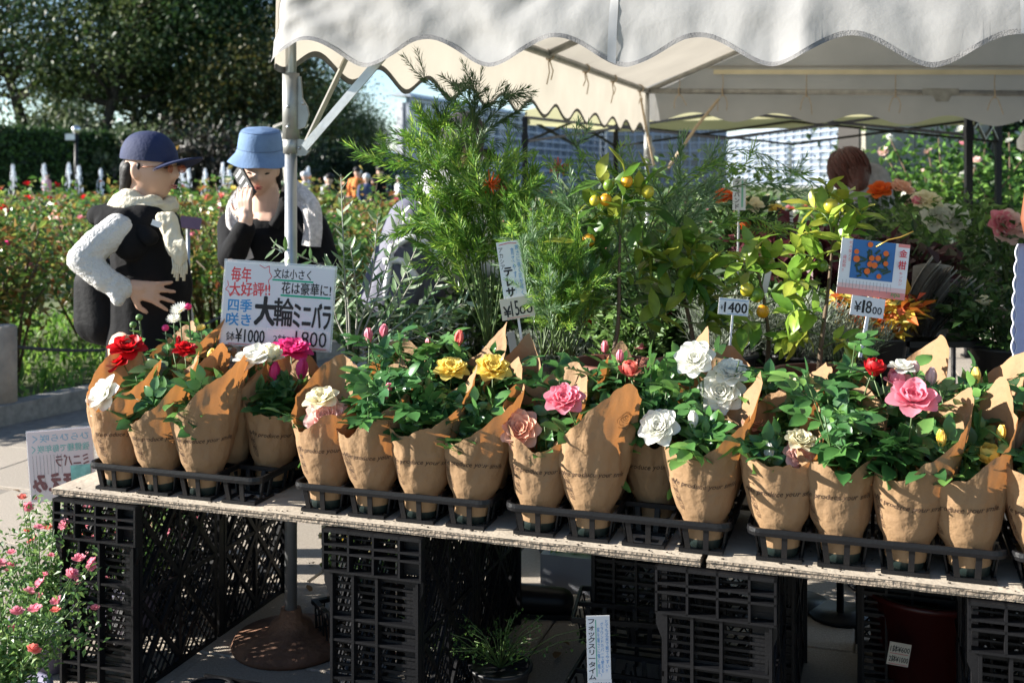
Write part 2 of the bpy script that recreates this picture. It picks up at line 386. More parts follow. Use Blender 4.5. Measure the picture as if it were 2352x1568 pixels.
# ---- hedge
HEDGE = mat('clipped hedge leaves', (.03, .07, .015), .55, .2, 2, trans=.2, isl=1, cols=[(.012, .03, .008), (.025, .06, .012), (.05, .11, .02), (.08, .17, .03)])
a, b = V(-150, 400, 43), V(400, 400, 52); a.z = b.z = 0; d = (b - a); Lh = d.length; d.normalize(); nrm = Vector((d.y, -d.x, 0))
hd = thing('hedge', 'tall dark clipped hedge wall with sunlit top', 'hedge')
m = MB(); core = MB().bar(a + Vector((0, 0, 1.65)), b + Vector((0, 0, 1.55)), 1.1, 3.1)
for _ in range(9000):
    t = rng.random(); top = rng.random() < .3
    z = 3.3 - .2 * t if top else rng.uniform(0, 3.3 - .2 * t)
    p = a.lerp(b, t) + nrm * (rng.uniform(-.7, .7) if top else .66) + Vector((0, 0, z)) + rv(rng, .05)
    m.leaf(p, rv(), nrm + rv(rng, .7) + (Vector((0, 0, 1.5)) if top else Vector()), .2, .12)
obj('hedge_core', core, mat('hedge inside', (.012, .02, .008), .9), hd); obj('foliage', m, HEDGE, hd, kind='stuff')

# ---- trees
BARK = mat('dark bark', (.035, .028, .02), .9, .3, 6, bump=.5, bscale=14)
TL = [mat('tree leaves ' + n, (.03, .06, .02), .5, .2, 1.5, trans=.25, isl=1, cols=c) for n, c in (
    ('dark', [(.012, .03, .01), (.022, .055, .014), (.04, .085, .02), (.07, .12, .03)]),
    ('olive', [(.03, .05, .015), (.07, .10, .025), (.12, .16, .045), (.18, .21, .07)]),
    ('autumn', [(.02, .04, .012), (.03, .06, .015), (.12, .10, .02), (.03, .05, .015)]))]
def make_tree(seed, h, cr, nl, leaf=.2, cb=.32, lean=0.0, gap=.35):
    r = random.Random(seed); tr = MB(); cl = MB()
    pts = [Vector((lean * h * .35 * t * t + r.gauss(0, .08), r.gauss(0, .08), h * .62 * t)) for t in (0, .2, .4, .6, .8, 1)]
    tr.tube(pts, [h * .024 * (1 - .65 * t) for t in (0, .2, .4, .6, .8, 1)], 9)
    cen = []
    for k in range(15):
        t = r.uniform(cb / .62, 1); i = min(4, int(t * 5)); base = pts[i].lerp(pts[i + 1], t * 5 - i)
        a = k * 2.4 + r.uniform(-.5, .5); L = cr * r.uniform(.55, 1.05) * (1 - .3 * (t - .5))
        tip = base + Vector((math.cos(a) * L, math.sin(a) * L, L * r.uniform(.3, 1.1)))
        mid = base.lerp(tip, .5) + Vector((0, 0, -.08 * L))
        tr.tube([base, mid, tip], [h * .0095, h * .006, h * .002], 6)
        cen += [(tip, 1.0), (mid.lerp(tip, .5) + rv(r, .4), .8)]
        for j in range(2):
            q = mid.lerp(tip, r.random()); e = q + Vector((r.gauss(0, 1), r.gauss(0, 1), r.gauss(.4, .6))) * cr * .3
            tr.tube([q, e], [h * .004, h * .0015], 5); cen.append((e, .9))
    top = pts[-1] + Vector((0, 0, cr * .5)); cen += [(top + rv(r, .8), 1.2) for _ in range(5)]
    for _ in range(nl):
        c, s = r.choice(cen); p = c + Vector((r.gauss(0, 1), r.gauss(0, 1), r.gauss(0, .75))) * cr * gap * s * .62
        L = leaf * r.uniform(.6, 1.3); cl.leaf(p, rv(r), Vector((r.gauss(0, .7), r.gauss(0, .7), 1)), L, L * .75, .15)
    return tr.mesh('trunk'), cl.mesh('crown')
TREES = [make_tree(101, 15, 4.0, 10000, .22, gap=.34), make_tree(102, 16, 4.4, 24000, .24, cb=.2, gap=.42), make_tree(103, 15, 3.8, 8000, .22, lean=.5, gap=.3), make_tree(104, 9, 3.2, 13000, .2, .1, gap=.5)]
def tree(vx, Y, k, sc, lm, label, hs=None):
    p = V(vx, 400, Y)
    t = thing('tree', label, 'tree', (p.x, Y, -.05), (0, 0, rng.uniform(0, 6.28)), 'trees behind the garden'); t.scale = (sc, sc, hs or sc)
    obj('trunk', TREES[k][0], BARK, t); obj('crown', TREES[k][1], TL[lm], t, kind='stuff'); return t
tree(-60, 60, 0, 1.0, 1, 'tall open tree cut by the left picture edge')
tree(75, 57, 2, 1.05, 0, 'tall tree with leaning dark trunk near the left edge')
tree(150, 72, 3, .85, 1, 'olive green tree filling the back between two dark trunks')
tree(225, 55, 2, 1.0, 1, 'tall thin tree with sparse olive crown above the hedge')
tree(310, 66, 0, 1.0, 0, 'open dark tree above the woman in the blue cap')
tree(380, 60, 1, 1.05, 0, 'big dense dark tree left of the bucket hat')
tree(462, 62, 1, 1.08, 0, 'biggest dense dark evergreen straight above the bucket hat')
tree(548, 66, 1, .72, 0, 'dense dark tree just left of the tent post')
tree(600, 56, 3, 1.05, 2, 'low tree with yellowing leaves beside the statue')
tree(705, 78, 3, 1.15, 0, 'dark tree seen between tent post and braces')
tree(770, 84, 3, 1.0, 0, 'low dark round tree in front of the pale sky gap')
tree(835, 88, 3, .75, 0, 'smallest dark round tree left of the glasshouse')
tree(2190, 20, 3, .62, 0, 'dark tree behind the brick wall under the black frame tent')
tree(2330, 17, 3, .6, 0, 'dark tree at the right edge behind the white roses')
# shrubs at the foot of the wood
SHRUB = [mat('shrub leaves ' + n, (.03, .06, .02), .5, .2, 2, trans=.25, isl=1, cols=c) for n, c in (
    ('dark', [(.008, .02, .008), (.015, .035, .01), (.03, .055, .015)]), ('pale', [(.05, .08, .03), (.09, .13, .05), (.14, .18, .08), (.2, .22, .12)]), ('maroon', [(.008, .014, .007), (.018, .014, .01), (.03, .022, .014), (.015, .028, .01)]))]
def shrub_mesh(seed, n):
    r = random.Random(seed); m = MB(); st = MB()
    for k in range(7):
        a = r.uniform(0, 6.28); st.tube([(0, 0, 0), (math.cos(a) * .3, math.sin(a) * .3, .45), (math.cos(a) * .7, math.sin(a) * .7, .85)], [.03, .02, .008], 5)
    cen = [Vector((r.uniform(-.8, .8), r.uniform(-.6, .6), r.uniform(.15, .9))) for _ in range(14)]
    for _ in range(n):
        p = r.choice(cen) + Vector((r.gauss(0, .22), r.gauss(0, .22), r.gauss(0, .18)))
        if p.z < 0: p.z = -p.z
        m.leaf(p, rv(r), Vector((r.gauss(0, .6), r.gauss(0, .6), 1)), r.uniform(.06, .13), .06)
    return m.mesh('foliage'), st.mesh('stem')
SHM = [shrub_mesh(i, 2600) for i in (1, 2, 3)]
for i, (x, Y, sc, hs, k, lab) in enumerate((
    (250, 50, 2.6, 3.0, 1, 'pale variegated shrub rising behind the hedge end'), (335, 49, 2.4, 2.9, 1, 'pale grey green shrub behind the blue cap'), (60, 54, 3.0, 4.2, 1, 'light green shrub above the hedge at the left edge'),
    (150, 55, 3.0, 4.0, 0, 'dark shrub above the hedge between tree trunks'), (430, 48, 2.6, 3.0, 2, 'maroon shadowy shrub right of the blue cap'), (510, 47, 2.6, 2.8, 2, 'maroon shrub left of the bucket hat'),
    (575, 50, 2.6, 3.3, 0, 'black green shrub behind the bucket hat'), (640, 48, 2.6, 3.0, 0, 'black green shrub behind the statue'), (715, 52, 2.6, 2.9, 0, 'black green shrub right of the tent post'),
    (790, 54, 2.4, 2.6, 0, 'black green shrub behind the far visitors'), (395, 58, 3.2, 4.4, 0, 'dark tall shrub in the middle of the wood'), (480, 60, 3.2, 4.6, 0, 'dark tall shrub under the biggest tree'), (570, 60, 3.2, 4.6, 0, 'dark tall shrub under the tree by the tent post'),
    (2060, 19, 1.2, 1.6, 1, 'sunlit shrub hanging over the top of the brick wall'), (2270, 15, 1.3, 2.1, 0, 'dark shrub behind the big white rose bush'), (2180, 16, 1.2, 2.0, 0, 'dark shrub right of the brick wall'))):
    p = V(x, 400, Y); t = thing('shrub', lab, 'shrub', (p.x, Y, -.03), (0, 0, rng.uniform(0, 6.28)), 'shrubs at the foot of the wood'); t.scale = (sc, sc, hs)
    obj('foliage', SHM[i % 3][0], SHRUB[k], t, kind='stuff'); obj('stem', SHM[i % 3][1], BARK, t)
m = MB()
for _ in range(16000):
    Y = rng.uniform(82, 98); x = rng.uniform(-.62, -.13) * Y; top = 4.6 + 2.0 * noise.noise((x * .12, 0, 0)) + 2 * noise.noise((x * .4, 3, 0))
    if x > -.2 * Y: top *= .6
    z = top * rng.random() ** .8
    m.leaf(Vector((x, Y, z)), rv(), Vector((rng.gauss(0, .7), rng.gauss(0, .7), 1)), rng.uniform(.4, 1.0), .55)
o = obj('woodland', m, TL[0]); o['kind'] = 'stuff'; o['label'] = 'far dark wood that reads as one mass behind the trees'

# ---- glasshouse
FRAME = mat('white glasshouse frame', (.38, .42, .50), .45, .06)
PANE = mat('glasshouse pane', (.13, .165, .22), .14, .1, .3, rnd=.35, hue=.01)
PWHITE = mat('white wall', (.62, .64, .68), .6, .05)
pane_me = MB().box((0, 0, 0), (1, .05, 1)).mesh('pane')
def glass_wing(name, label, pa, pb, hgt, nx, nz, depth=.7, zb=.4, roof=True):
    a = Vector((pa.x, pa.y, 0)); b = Vector((pb.x, pb.y, 0)); d = b - a; Lw = d.length; d.normalize()
    t = thing(name, label, 'glasshouse', a, (0, 0, math.atan2(d.y, d.x)))
    obj('wall', MB().box((Lw / 2, depth / 2 + .35, hgt / 2 - .15), (Lw - .5, depth - .3, hgt - .3)), PWHITE, t)
    fr = MB(); cx = Lw / nx; cz = (hgt - zb) / nz
    for i in range(nx + 1): fr.box((i * cx, 0, hgt / 2), (.12, .22, hgt))
    for j in range(nz + 1): fr.box((Lw / 2, -.04, zb + j * cz), (Lw + .1, .2, .14 if j < nz else .5))
    obj('window_frame', fr, FRAME, t)
    for i in range(nx):
        for j in range(nz):
            obj('pane', pane_me, PANE, t, loc=((i + .5) * cx, .12, zb + (j + .5) * cz), scale=(cx - .1, 1, cz - .1))
    if roof:
        r = MB(); r.add([(-.4, -.5, hgt), (Lw + .4, -.5, hgt), (Lw + .4, depth + .5, hgt + .1), (-.4, depth + .5, hgt + .1), (-.4, depth * .5, hgt + .35), (Lw + .4, depth * .5, hgt + .35)],
                       [(0, 1, 5, 4), (2, 3, 4, 5), (1, 2, 5), (3, 0, 4), (0, 3, 2, 1)]); obj('roof', r, mat('glass roof', (.55, .62, .70), .2, .08, .4), t)
    return t
glass_wing('glasshouse', 'big white glasshouse wing with sloping roof line behind the green shrub', V(937, 400, 70), V(1400, 400, 122), 6.3, 22, 9)
glass_wing('glasshouse', 'middle white glasshouse block behind the rear tent post', V(1395, 400, 118), V(1668, 400, 118), 7.4, 13, 8)
glass_wing('glasshouse', 'right white glasshouse wing rising towards the brick wall', V(1640, 400, 150), V(2010, 400, 96), 6.3, 20, 9)
# small lean-to
pL = V(862, 400, 66); pR = V(934, 400, 66); wL = pR.x - pL.x
t = thing('small_glasshouse', 'small pitched glasshouse left of the big glasshouse', 'glasshouse', (pL.x, 66, 0))
zr = V(890, 345, 66).z
obj('wall', MB().add([(0, 0, 0), (wL, 0, 0), (wL, 0, zr * .6), (wL * .35, 0, zr), (0, 0, zr * .55), (0, 5, 0), (wL, 5, 0), (wL, 5, zr * .6), (wL * .35, 5, zr), (0, 5, zr * .55)], [(0, 1, 2, 3, 4), (9, 8, 7, 6, 5), (0, 5, 6, 1), (1, 6, 7, 2), (2, 7, 8, 3), (3, 8, 9, 4), (4, 9, 5, 0)]), PANE, t)
m = MB()
for i in range(9): x = wL * i / 8; h_ = zr * (.55 + .45 * x / (wL * .35)) if x < wL * .35 else zr * (1 - .4 * (x - wL * .35) / (wL * .65)); m.box((x, -.06, h_ / 2), (.08, .1, h_))
for z in (.3, .6): m.box((wL / 2, -.065, zr * z), (wL, .08, .08))
m.bar((0, -.05, zr * .55), (wL * .35, -.05, zr), .12); m.bar((wL * .35, -.05, zr), (wL, -.05, zr * .6), .12)
obj('window_frame', m, FRAME, t)
# ---- brick wall at the right
BRICKM = bpy.data.materials.new('grey brick'); BRICKM.use_nodes = True; n_ = BRICKM.node_tree.nodes; l_ = BRICKM.node_tree.links
bt = n_.new('ShaderNodeTexBrick'); bt.inputs['Scale'].default_value = 14; bt.inputs['Color1'].default_value = (.52, .48, .38, 1); bt.inputs['Color2'].default_value = (.36, .33, .27, 1)
bt.inputs['Mortar'].default_value = (.14, .13, .11, 1); bt.inputs['Mortar Size'].default_value = .03
tcb = n_.new('ShaderNodeTexCoord'); mp = n_.new('ShaderNodeMapping'); mp.inputs['Rotation'].default_value = (R(90), 0, 0); l_.new(tcb.outputs['Object'], mp.inputs[0]); l_.new(mp.outputs[0], bt.inputs[0])
pb_ = n_['Principled BSDF']; l_.new(bt.outputs[0], pb_.inputs['Base Color']); pb_.inputs['Roughness'].default_value = .85
bpn = n_.new('ShaderNodeBump'); bpn.inputs['Strength'].default_value = .4; bpn.inputs['Distance'].default_value = .01; l_.new(bt.outputs[1], bpn.inputs['Height']); bpn.invert = True; l_.new(bpn.outputs[0], pb_.inputs['Normal'])
a = V(1986, 400, 12.6); b = V(2290, 400, 15.5); a.z = b.z = 0; d = b - a; Lw = d.length; ang = math.atan2(d.y, d.x)
t = thing('brick_wall', 'grey brick wall of tall panels with dappled shade at right', 'wall', a, (0, 0, ang))
npn = 6
for i in range(npn):
    w = Lw / npn; obj('wall_panel', MB().box((w * (i + .5), .15, 1.25), (w - .04, .3, 2.5)), BRICKM, t)
obj('wall_core', MB().box((Lw / 2, .2, 1.2), (Lw, .26, 2.4)), mat('dark mortar', (.06, .055, .05), .9), t)

# ---- statue, lamp, posts
STONE = mat('pale statue stone', (.55, .52, .46), .8, .25, 6)
YS = 34.0; p = V(660, 400, YS)
st = thing('statue', 'pale stone standing figure with arms raised to its head', 'statue', (p.x, YS, 0))
m = MB(); k = mpv(YS)
def SP(x, y, dy=0): w = V(x, y, YS); return Vector((w.x - p.x, dy, w.z))
m.cap(SP(659, 272), SP(660, 268), .105, .11); m.cap(SP(660, 290), SP(661, 300), .06, .07)
m.cap(SP(655, 312), SP(668, 312), .11, .11); m.cap(SP(660, 320), SP(662, 350), .15, .13); m.cap(SP(655, 366), SP(668, 366), .14, .14)
m.cap(SP(656, 372), SP(657, 400), .10, .07); m.cap(SP(668, 372), SP(668, 400), .10, .07); m.cap(SP(657, 400), SP(658, 436), .07, .045); m.cap(SP(668, 400), SP(667, 436), .07, .045)
m.cap(SP(650, 308), SP(630, 291), .05, .045); m.cap(SP(630, 291), SP(655, 282, -.12), .045, .035); m.cap(SP(674, 308), SP(690, 290), .05, .045); m.cap(SP(690, 290), SP(666, 280, -.12), .045, .035)
obj('figure', fuse(m, .018, 3, 'figure'), STONE, st)
zb = SP(660, 440).z; obj('pedestal', MB().box((0, 0, zb / 2), (.7, .7, zb)).box((0, 0, zb - .04), (.85, .85, .1)), STONE, st)
YL = 36; p = V(175, 400, YL); t = thing('garden_lamp', 'dark lamp post with silver globe and small white box', 'lamp', (p.x, YL, 0))
z = V(175, 297, YL).z; obj('post', MB().tube([(0, 0, 0), (0, 0, z - .1)], .06, 8), BLACKP, t)
obj('globe', MB().ell((0, 0, z), (.14, .14, .14), 16), mat('silver globe', (.6, .6, .6), .15, .05, metal=.9), t); obj('box', MB().box((-.17, 0, V(165, 314, YL).z), (.3, .2, .2)), WHITEP, t)
WOODP = mat('weathered wood post', (.30, .25, .20), .85, .3, 9, bump=.4, bscale=60)
def bollard(x, y, h, lab):
    p = G(x, y); m = MB(); m.tube([(0, 0, 0), (0, 0, h * .5), (0, 0, h - .01), (0, 0, h)], [.075, .073, .072, .055], 12); return p, tag(obj('wooden_post', m, WOODP, loc=p), lab, 'post', 'posts of the rope fence')
pA, _ = bollard(8, 962, .54, 'weathered wooden fence post at the left picture edge'); pB = Vector((-2.0, 8.1, 0))
tag(obj('wooden_post', MB().tube([(0, 0, 0), (0, 0, .5)], [.07, .065], 12), WOODP, loc=pB), 'wooden fence post behind the woman in the cap', 'post', 'posts of the rope fence')
ropts = [pA.lerp(pB, i / 12) + Vector((0, 0, .42 - .14 * math.sin(math.pi * i / 12))) for i in range(13)]
tag(obj('rope', MB().tube(ropts, .011, 6), mat('dark rope', (.05, .05, .05), .9)), 'dark rope slung between the fence posts', 'rope')
# name plate on a stake beside the cap
pl = V(432, 510, 6.9); t = thing('plant_name_plate', 'small purple name plate on a thin stake between the two women', 'sign', (pl.x, 6.9, 0))
obj('stake', MB().tube([(0, 0, 0), (0, 0, pl.z)], .012, 6), STEEL, t); obj('plate', MB().box((.02, 0, 0), (.13, .012, .085)), mat('purple plate', (.16, .09, .12), .5), t, loc=(0, -.02, pl.z), rot=(R(-35), R(8), R(10)))
# ================================================================ MARQUEE TENT
F0 = Vector((-.658, 3.28, 0)); TW, TD, ZE = 3.6, 5.4, 2.035
def E_(s, t, z): return F0 + U * s + W * t + Vector((0, 0, z - .03 * s))
def along(x, o, d): k = (x * Q - CX) / F; return (k * o.y - o.x) / (d.x - k * d.y)
tent = thing('marquee_tent', 'white canvas market tent with scalloped valance over the flower stall', 'tent')
CLOTH = mat('white tent canvas', (.46, .455, .447), .75, .10, 3, trans=.42, tcol=(1, .92, .78), bump=.12, bscale=24)
HEM = mat('grey hem tape', (.17, .165, .16), .7, .25, 40, bump=.3, bscale=300)
ROPE = mat('beige cord', (.48, .38, .26), .85, .2, 60)
# legs
for i, (s, t) in enumerate(((0, 0), (0, TD), (TW, 0), (TW, TD))):
    b = E_(s, t, 0); b.z = 0; top = E_(s, t, ZE)
    leg = obj('leg', MB().tube([b + Vector((0, 0, .03)), Vector((b.x, b.y, 1.5))], .0185, 16).tube([Vector((b.x, b.y, 1.47)), top], .0165, 14), STEEL, tent)
    sl_ = MB(); sl_.tube([Vector((b.x, b.y, 1.505)), Vector((b.x, b.y, 1.70))], .0255, 16); sl_.tube([Vector((b.x, b.y, 1.462)), Vector((b.x, b.y, 1.507))], .0235, 16)
    obj('sleeve', sl_, STEELD, leg)
    if i < 2:
        fl = MB(); pp = Vector((b.x, b.y, 0))
        pts = [(.018, 1.53), (.05, 1.54), (.062, 1.575), (.056, 1.60), (.04, 1.625), (.034, 1.69), (.018, 1.69)]
        fl.add([pp + U * a + W * j + Vector((0, 0, z)) for j in (-.004, .004) for a, z in pts], [tuple(range(7)), tuple(range(13, 6, -1))] + [(k, (k + 1) % 7, (k + 1) % 7 + 7, k + 7) for k in range(7)])
        fl.add([pp + U * a + W * j + Vector((0, 0, z)) for j in (-.004, .004) for a, z in [(.015, 1.455), (.05, 1.455), (.066, 1.47), (.066, 1.488), (.05, 1.50), (.015, 1.507)]],
               [tuple(range(6)), tuple(range(11, 5, -1))] + [(k, (k + 1) % 6, (k + 1) % 6 + 6, k + 6) for k in range(6)])
        obj('flange', fl, STEELD, leg)
        for (a, z) in ((.005, 1.60), (.005, 1.54), (.043, 1.61), (.03, 1.478), (.054, 1.478)):
            c = pp + U * a + W * (-.0265 if a < .01 else -.0045) + Vector((0, 0, z)); obj('bolt', MB().ell(c, (.006, .006, .006), 8), STEEL, leg)
    base = obj('base_disc', MB().lathe([(0, .0), (.17, .0), (.175, .012), (.165, .03), (.07, .045), (.06, .07), (.035, .085), (.03, .11), (0, .11)], 32, M=Matrix.Translation((b.x, b.y, 0))), mat('rusty iron', (.16, .075, .04), .8, .5, 14, bump=.4, bscale=50), tent)
def braces(s, t):
    pp = E_(s, t, 0); pp.z = 0
    a = pp + U * .05 + Vector((0, 0, 1.478)); s2 = along(865, F0, U); b = F0 + U * s2; b.z = 1.4 + (400 - 150) * mpv(b.y)
    d = (b - a).normalized(); obj('brace', MB().bar(a - W * .009, b - W * .009 + d * .12, .005, .026, up=Vector((0, 0, 1))), STEEL, tent)
    a = pp + W * .04 + U * .02 + Vector((0, 0, 1.478)); t2 = along(803, F0, W); b = F0 + W * t2; b.z = 1.4 + (400 - 118) * mpv(b.y)
    obj('brace', MB().bar(a, b + (b - a) * .1, .006, .022), mat('pale brace', (.5, .48, .42), .5, .15, 12, metal=.4), tent)
braces(0, 0)
# eave bars, rafters, ridge
for a, b in (((0, 0), (TW, 0)), ((0, 0), (0, TD)), ((0, TD), (TW, TD)), ((TW, 0), (TW, TD))):
    obj('eave_bar', MB().tube([E_(*a, ZE), E_(*b, ZE)], .021, 12), STEELD, tent)
RZ = 2.85
obj('ridge_bar', MB().tube([E_(TW / 2, 0, RZ - .03), E_(TW / 2, TD, RZ - .03)], .019, 10), STEELD, tent)
for t in (0, TD / 2, TD):
    for s in (0, TW): obj('rafter', MB().tube([E_(s, t, ZE), E_(TW / 2, t, RZ - .03)], .019, 10), STEELD, tent)
# roof
for side in (0, 1):
    def rf(u, v, side=side):
        s = -.03 + (TW / 2 + .03) * u if side == 0 else TW + .03 - (TW / 2 + .03) * u
        t = -.04 + (TD + .08) * v
        z = ZE + .025 + (RZ - ZE) * u - .025 * math.sin(math.pi * u) - .02 * math.sin(v * math.pi * 2) ** 2
        return E_(s, t, z)
    obj('roof_sheet', MB().grid(rf, 12, 20), CLOTH, tent)
# front cloth: gable and scalloped valance in one sheet
PS = .372; s0 = along(743, F0, U)
def zbot(s, z0=1.711, amp=.078, per=PS, ph=s0): return z0 + amp * (.5 + .5 * math.cos(2 * math.pi * (s - ph) / per)) ** .9
sf = along(1852, F0, U)
def fold(s, z):
    w = max(0, min(1, (2.02 - z) / .3))
    d = .030 * noise.noise((s * 1.9, z * 1.3, 4.2)) + .022 * noise.noise((s * 4.5 + 1.2 * z, z * 3.2, 1.5)) + .010 * noise.noise((s * 9 + 4 * z, z * 8, 7.7)) + .015 * (1 - abs(noise.noise((s * 5 + 2 * z, z * 7, 2))) * 2) + .008 * (1 - abs(noise.noise((s * 9 - 5 * z, z * 11, 6))) * 2)
    x = (s - sf)
    d += w * .05 * (math.exp(-x / .10) if x > 0 else math.exp(x / .34)) * (1 if x < 0 else 1)
    y = s - .13; d += w * .012 * math.exp(-(y / .16) ** 2) * noise.noise((s * 13 + z * 9, z * 16, 3)) * 2
    return d
def front(u, v):
    s = -.026 + (TW + .071) * u; zb = zbot(s); g = RZ - (RZ - ZE) * abs(s - TW / 2) / (TW / 2) if 0 < s < TW else ZE
    top = max(ZE + .03, g + .02); z = zb + (top - zb) * v ** .8
    lean = .035 + .05 * max(0, min(1, (ZE - z) / .32))
    corner = .05 * max(0, (.03 - s) / .056) ** 1.5
    return E_(s, -lean + corner - fold(s, z), z)
obj('front_valance', MB().grid(front, 260, 34), CLOTH, tent)
def hemf(fn, n, name, off):
    m = MB()
    def h(u, v): a = fn(u, 0); b = fn(u, .02); d = (b - a).normalized(); return a + d * (.013 * v - .003) + off
    return m.grid(h, n, 1)
obj('hem', hemf(front, 260, 'hem', -W * .002), HEM, tent)
obj('seam_tape', MB().grid(lambda u, v: front((along(1425, F0, U) + .026 + (u - .5) * .022) / (TW + .071), .0 + .5 * v) - W * .0025, 2, 20), mat('pale seam tape', (.55, .545, .535), .7, .1, trans=.3), tent)
obj('seam_tape', MB().grid(lambda u, v: front((along(2345, F0, U) + .026 + (u - .5) * .022) / (TW + .071), .0 + .5 * v) - W * .0025, 2, 20), mat('pale seam tape', (.55, .545, .535), .7, .1, trans=.3), tent)
# side and rear valances
def side(u, v, s=-.018):
    t = -.05 + (TD + .09) * u; zb = zbot(t, 1.705, .07, .457, .22); z = zb + (ZE + .03 - zb) * v
    return E_(s, t, z) - U * (.010 * (1 - v) + .008 * noise.noise((t * 2.1, z * 2, 9)) * (1 - v) + .005 * noise.noise((t * 6, z * 3, 2)))
obj('side_valance', MB().grid(side, 240, 10), CLOTH, tent)
m = MB(); m.grid(lambda u, v: side(u, 0) + Vector((0, 0, .016 * v - .004)) - U * .002, 240, 1); obj('hem', m, HEM, tent)
m = MB(); m.grid(lambda u, v: side(u, 0) + Vector((0, 0, .018 * v - .004)) + U * .003, 240, 1); obj('hem', m, HEM, tent)
def rear(u, v):
    s = -.05 + (TW + .1) * u; zb = zbot(s, 1.81, .07, .6, .35); z = zb + (ZE + .2 - zb) * v
    return E_(s, TD + .05 + .02 * (1 - v) + .012 * noise.noise((s * 3, z * 2, 5)), z)
obj('rear_valance', MB().grid(rear, 140, 10), CLOTH, tent)
obj('rear_gable', MB().add([E_(0, TD + .055, ZE + .18), E_(TW, TD + .055, ZE + .18), E_(TW / 2, TD + .055, RZ)], [(0, 1, 2)]), CLOTH, tent)
obj('side_valance', MB().grid(lambda u, v: side(u, v) + U * (TW + .12) - Vector((0, 0, .03 * TW)), 120, 6), CLOTH, tent)
obj('webbing', MB().grid(lambda u, v: E_(.5 + 3.0 * u, TD + .02, ZE + .13 + .035 * v), 8, 1), mat('cream webbing', (.62, .56, .38), .8, .1), tent)
# ties
def tie(p, ax, k):
    r = random.Random(k); m = MB(); z = Vector((0, 0, 1)); o = ax.cross(z)
    m.tube([p + (o * math.cos(a) + z * math.sin(a)) * .026 for a in [i * math.pi / 6 for i in range(13)]], .004, 6)
    m.tube([p + z * .02, p + z * .07 - o * .03, p + z * .13], .0035, 5)
    for sg in (-1, 1):
        L = r.uniform(.07, .14)
        m.tube([p - z * .026, p - z * .04 + ax * sg * .02, p - z * (.03 + L * .5) + ax * sg * .035 + o * .01, p - z * (.03 + L) + ax * sg * r.uniform(.02, .06)], .0035, 5)
    m.ell(p - z * .028, (.009, .009, .009), 8); obj('tie_cord', m, ROPE, tent)
for k, x in enumerate((1262, 1345, 1408, 1470)): tie(E_(0, along(x, F0, W), ZE), W, k)
FR = F0 + W * TD
for k, x in enumerate((1560, 1660, 1852, 2057, 2285)): tie(E_(along(x, FR, U), TD, ZE), U, k + 9)
s_ = along(2160, FR, U); obj('bracket', MB().add([E_(s_ + a, TD - .03 - b, ZE + c) for b in (0, .005) for a, c in ((-.12, .03), (.12, .03), (.12, -.02), (.07, -.025), (.05, -.065), (-.03, -.065), (-.05, -.025), (-.12, -.02))],
    [tuple(range(8)), tuple(range(15, 7, -1))] + [(k, (k + 1) % 8, (k + 1) % 8 + 8, k + 8) for k in range(8)]), STEELD, tent)
obj('guy_cord', MB().tube([V(1650, 228, 8.2), V(1600, 290, 8.1), V(1535, 385, 8.0)], .011, 6), ROPE, tent)
obj('guy_cord', MB().tube([V(1472, 225, 8.0), V(1485, 300, 8.0), V(1502, 380, 8.0)], .008, 6), ROPE, tent)

# ---------------------------------------------------------------- black framed pop-up tent behind
pc = [Vector((3.50, 8.45, 0)), Vector((.12, 10.2, 0)), Vector((1.12, 11.9, 0)), Vector((4.50, 10.2, 0))]
pt = thing('popup_tent', 'black framed folding tent with yellowish canopy behind the stall', 'tent')
for p in pc:
    l = obj('leg', MB().bar(p, p + Vector((0, 0, 1.93)), .05), BLACKP, pt); obj('foot', MB().box((p.x, p.y, .01), (.09, .09, .018)), BLACKP, l); obj('slider', MB().box((p.x, p.y, 1.72), (.062, .062, .09)), BLACKP, l)
for i in range(4):
    a, b = pc[i], pc[(i + 1) % 4]; mid = a.lerp(b, .5)
    for (z1, z2) in ((1.93, 1.7), (1.70, 1.93)):
        obj('truss_bar', MB().bar(a + Vector((0, 0, z1)), mid + Vector((0, 0, z2)), .022), BLACKP, pt); obj('truss_bar', MB().bar(mid + Vector((0, 0, z2)), b + Vector((0, 0, z1)), .022), BLACKP, pt)
ctr = sum(pc, Vector()) / 4 + Vector((0, 0, 2.55))
YC = mat('yellow olive canopy', (.52, .50, .30), .8, .08, 2, trans=.4)
m = MB(); r4 = [p + Vector((0, 0, 1.99)) for p in pc]; m.add(r4 + [ctr], [(0, 1, 4), (1, 2, 4), (2, 3, 4), (3, 0, 4)]); 
m.add(r4 + [p - Vector((0, 0, .13)) for p in r4], [(0, 1, 5, 4), (1, 2, 6, 5), (2, 3, 7, 6), (3, 0, 4, 7)], M=None)
obj('canopy', m, YC, pt)
for p in r4: obj('rafter', MB().bar(p - Vector((0, 0, .03)), ctr - Vector((0, 0, .05)), .02), BLACKP, pt)
# a small white bag clip hanging under the frame, and a red clip
tag(obj('hanging_cloth', MB().lathe([(0, 0), (.03, .01), (.045, .06), (.02, .16), (.008, .2), (0, .2)], 10), WHITEP, loc=V(2345, 345, 7.4), rot=(0, .3, 0)), 'white knotted cloth hanging at the right edge under the black frame', 'cloth')
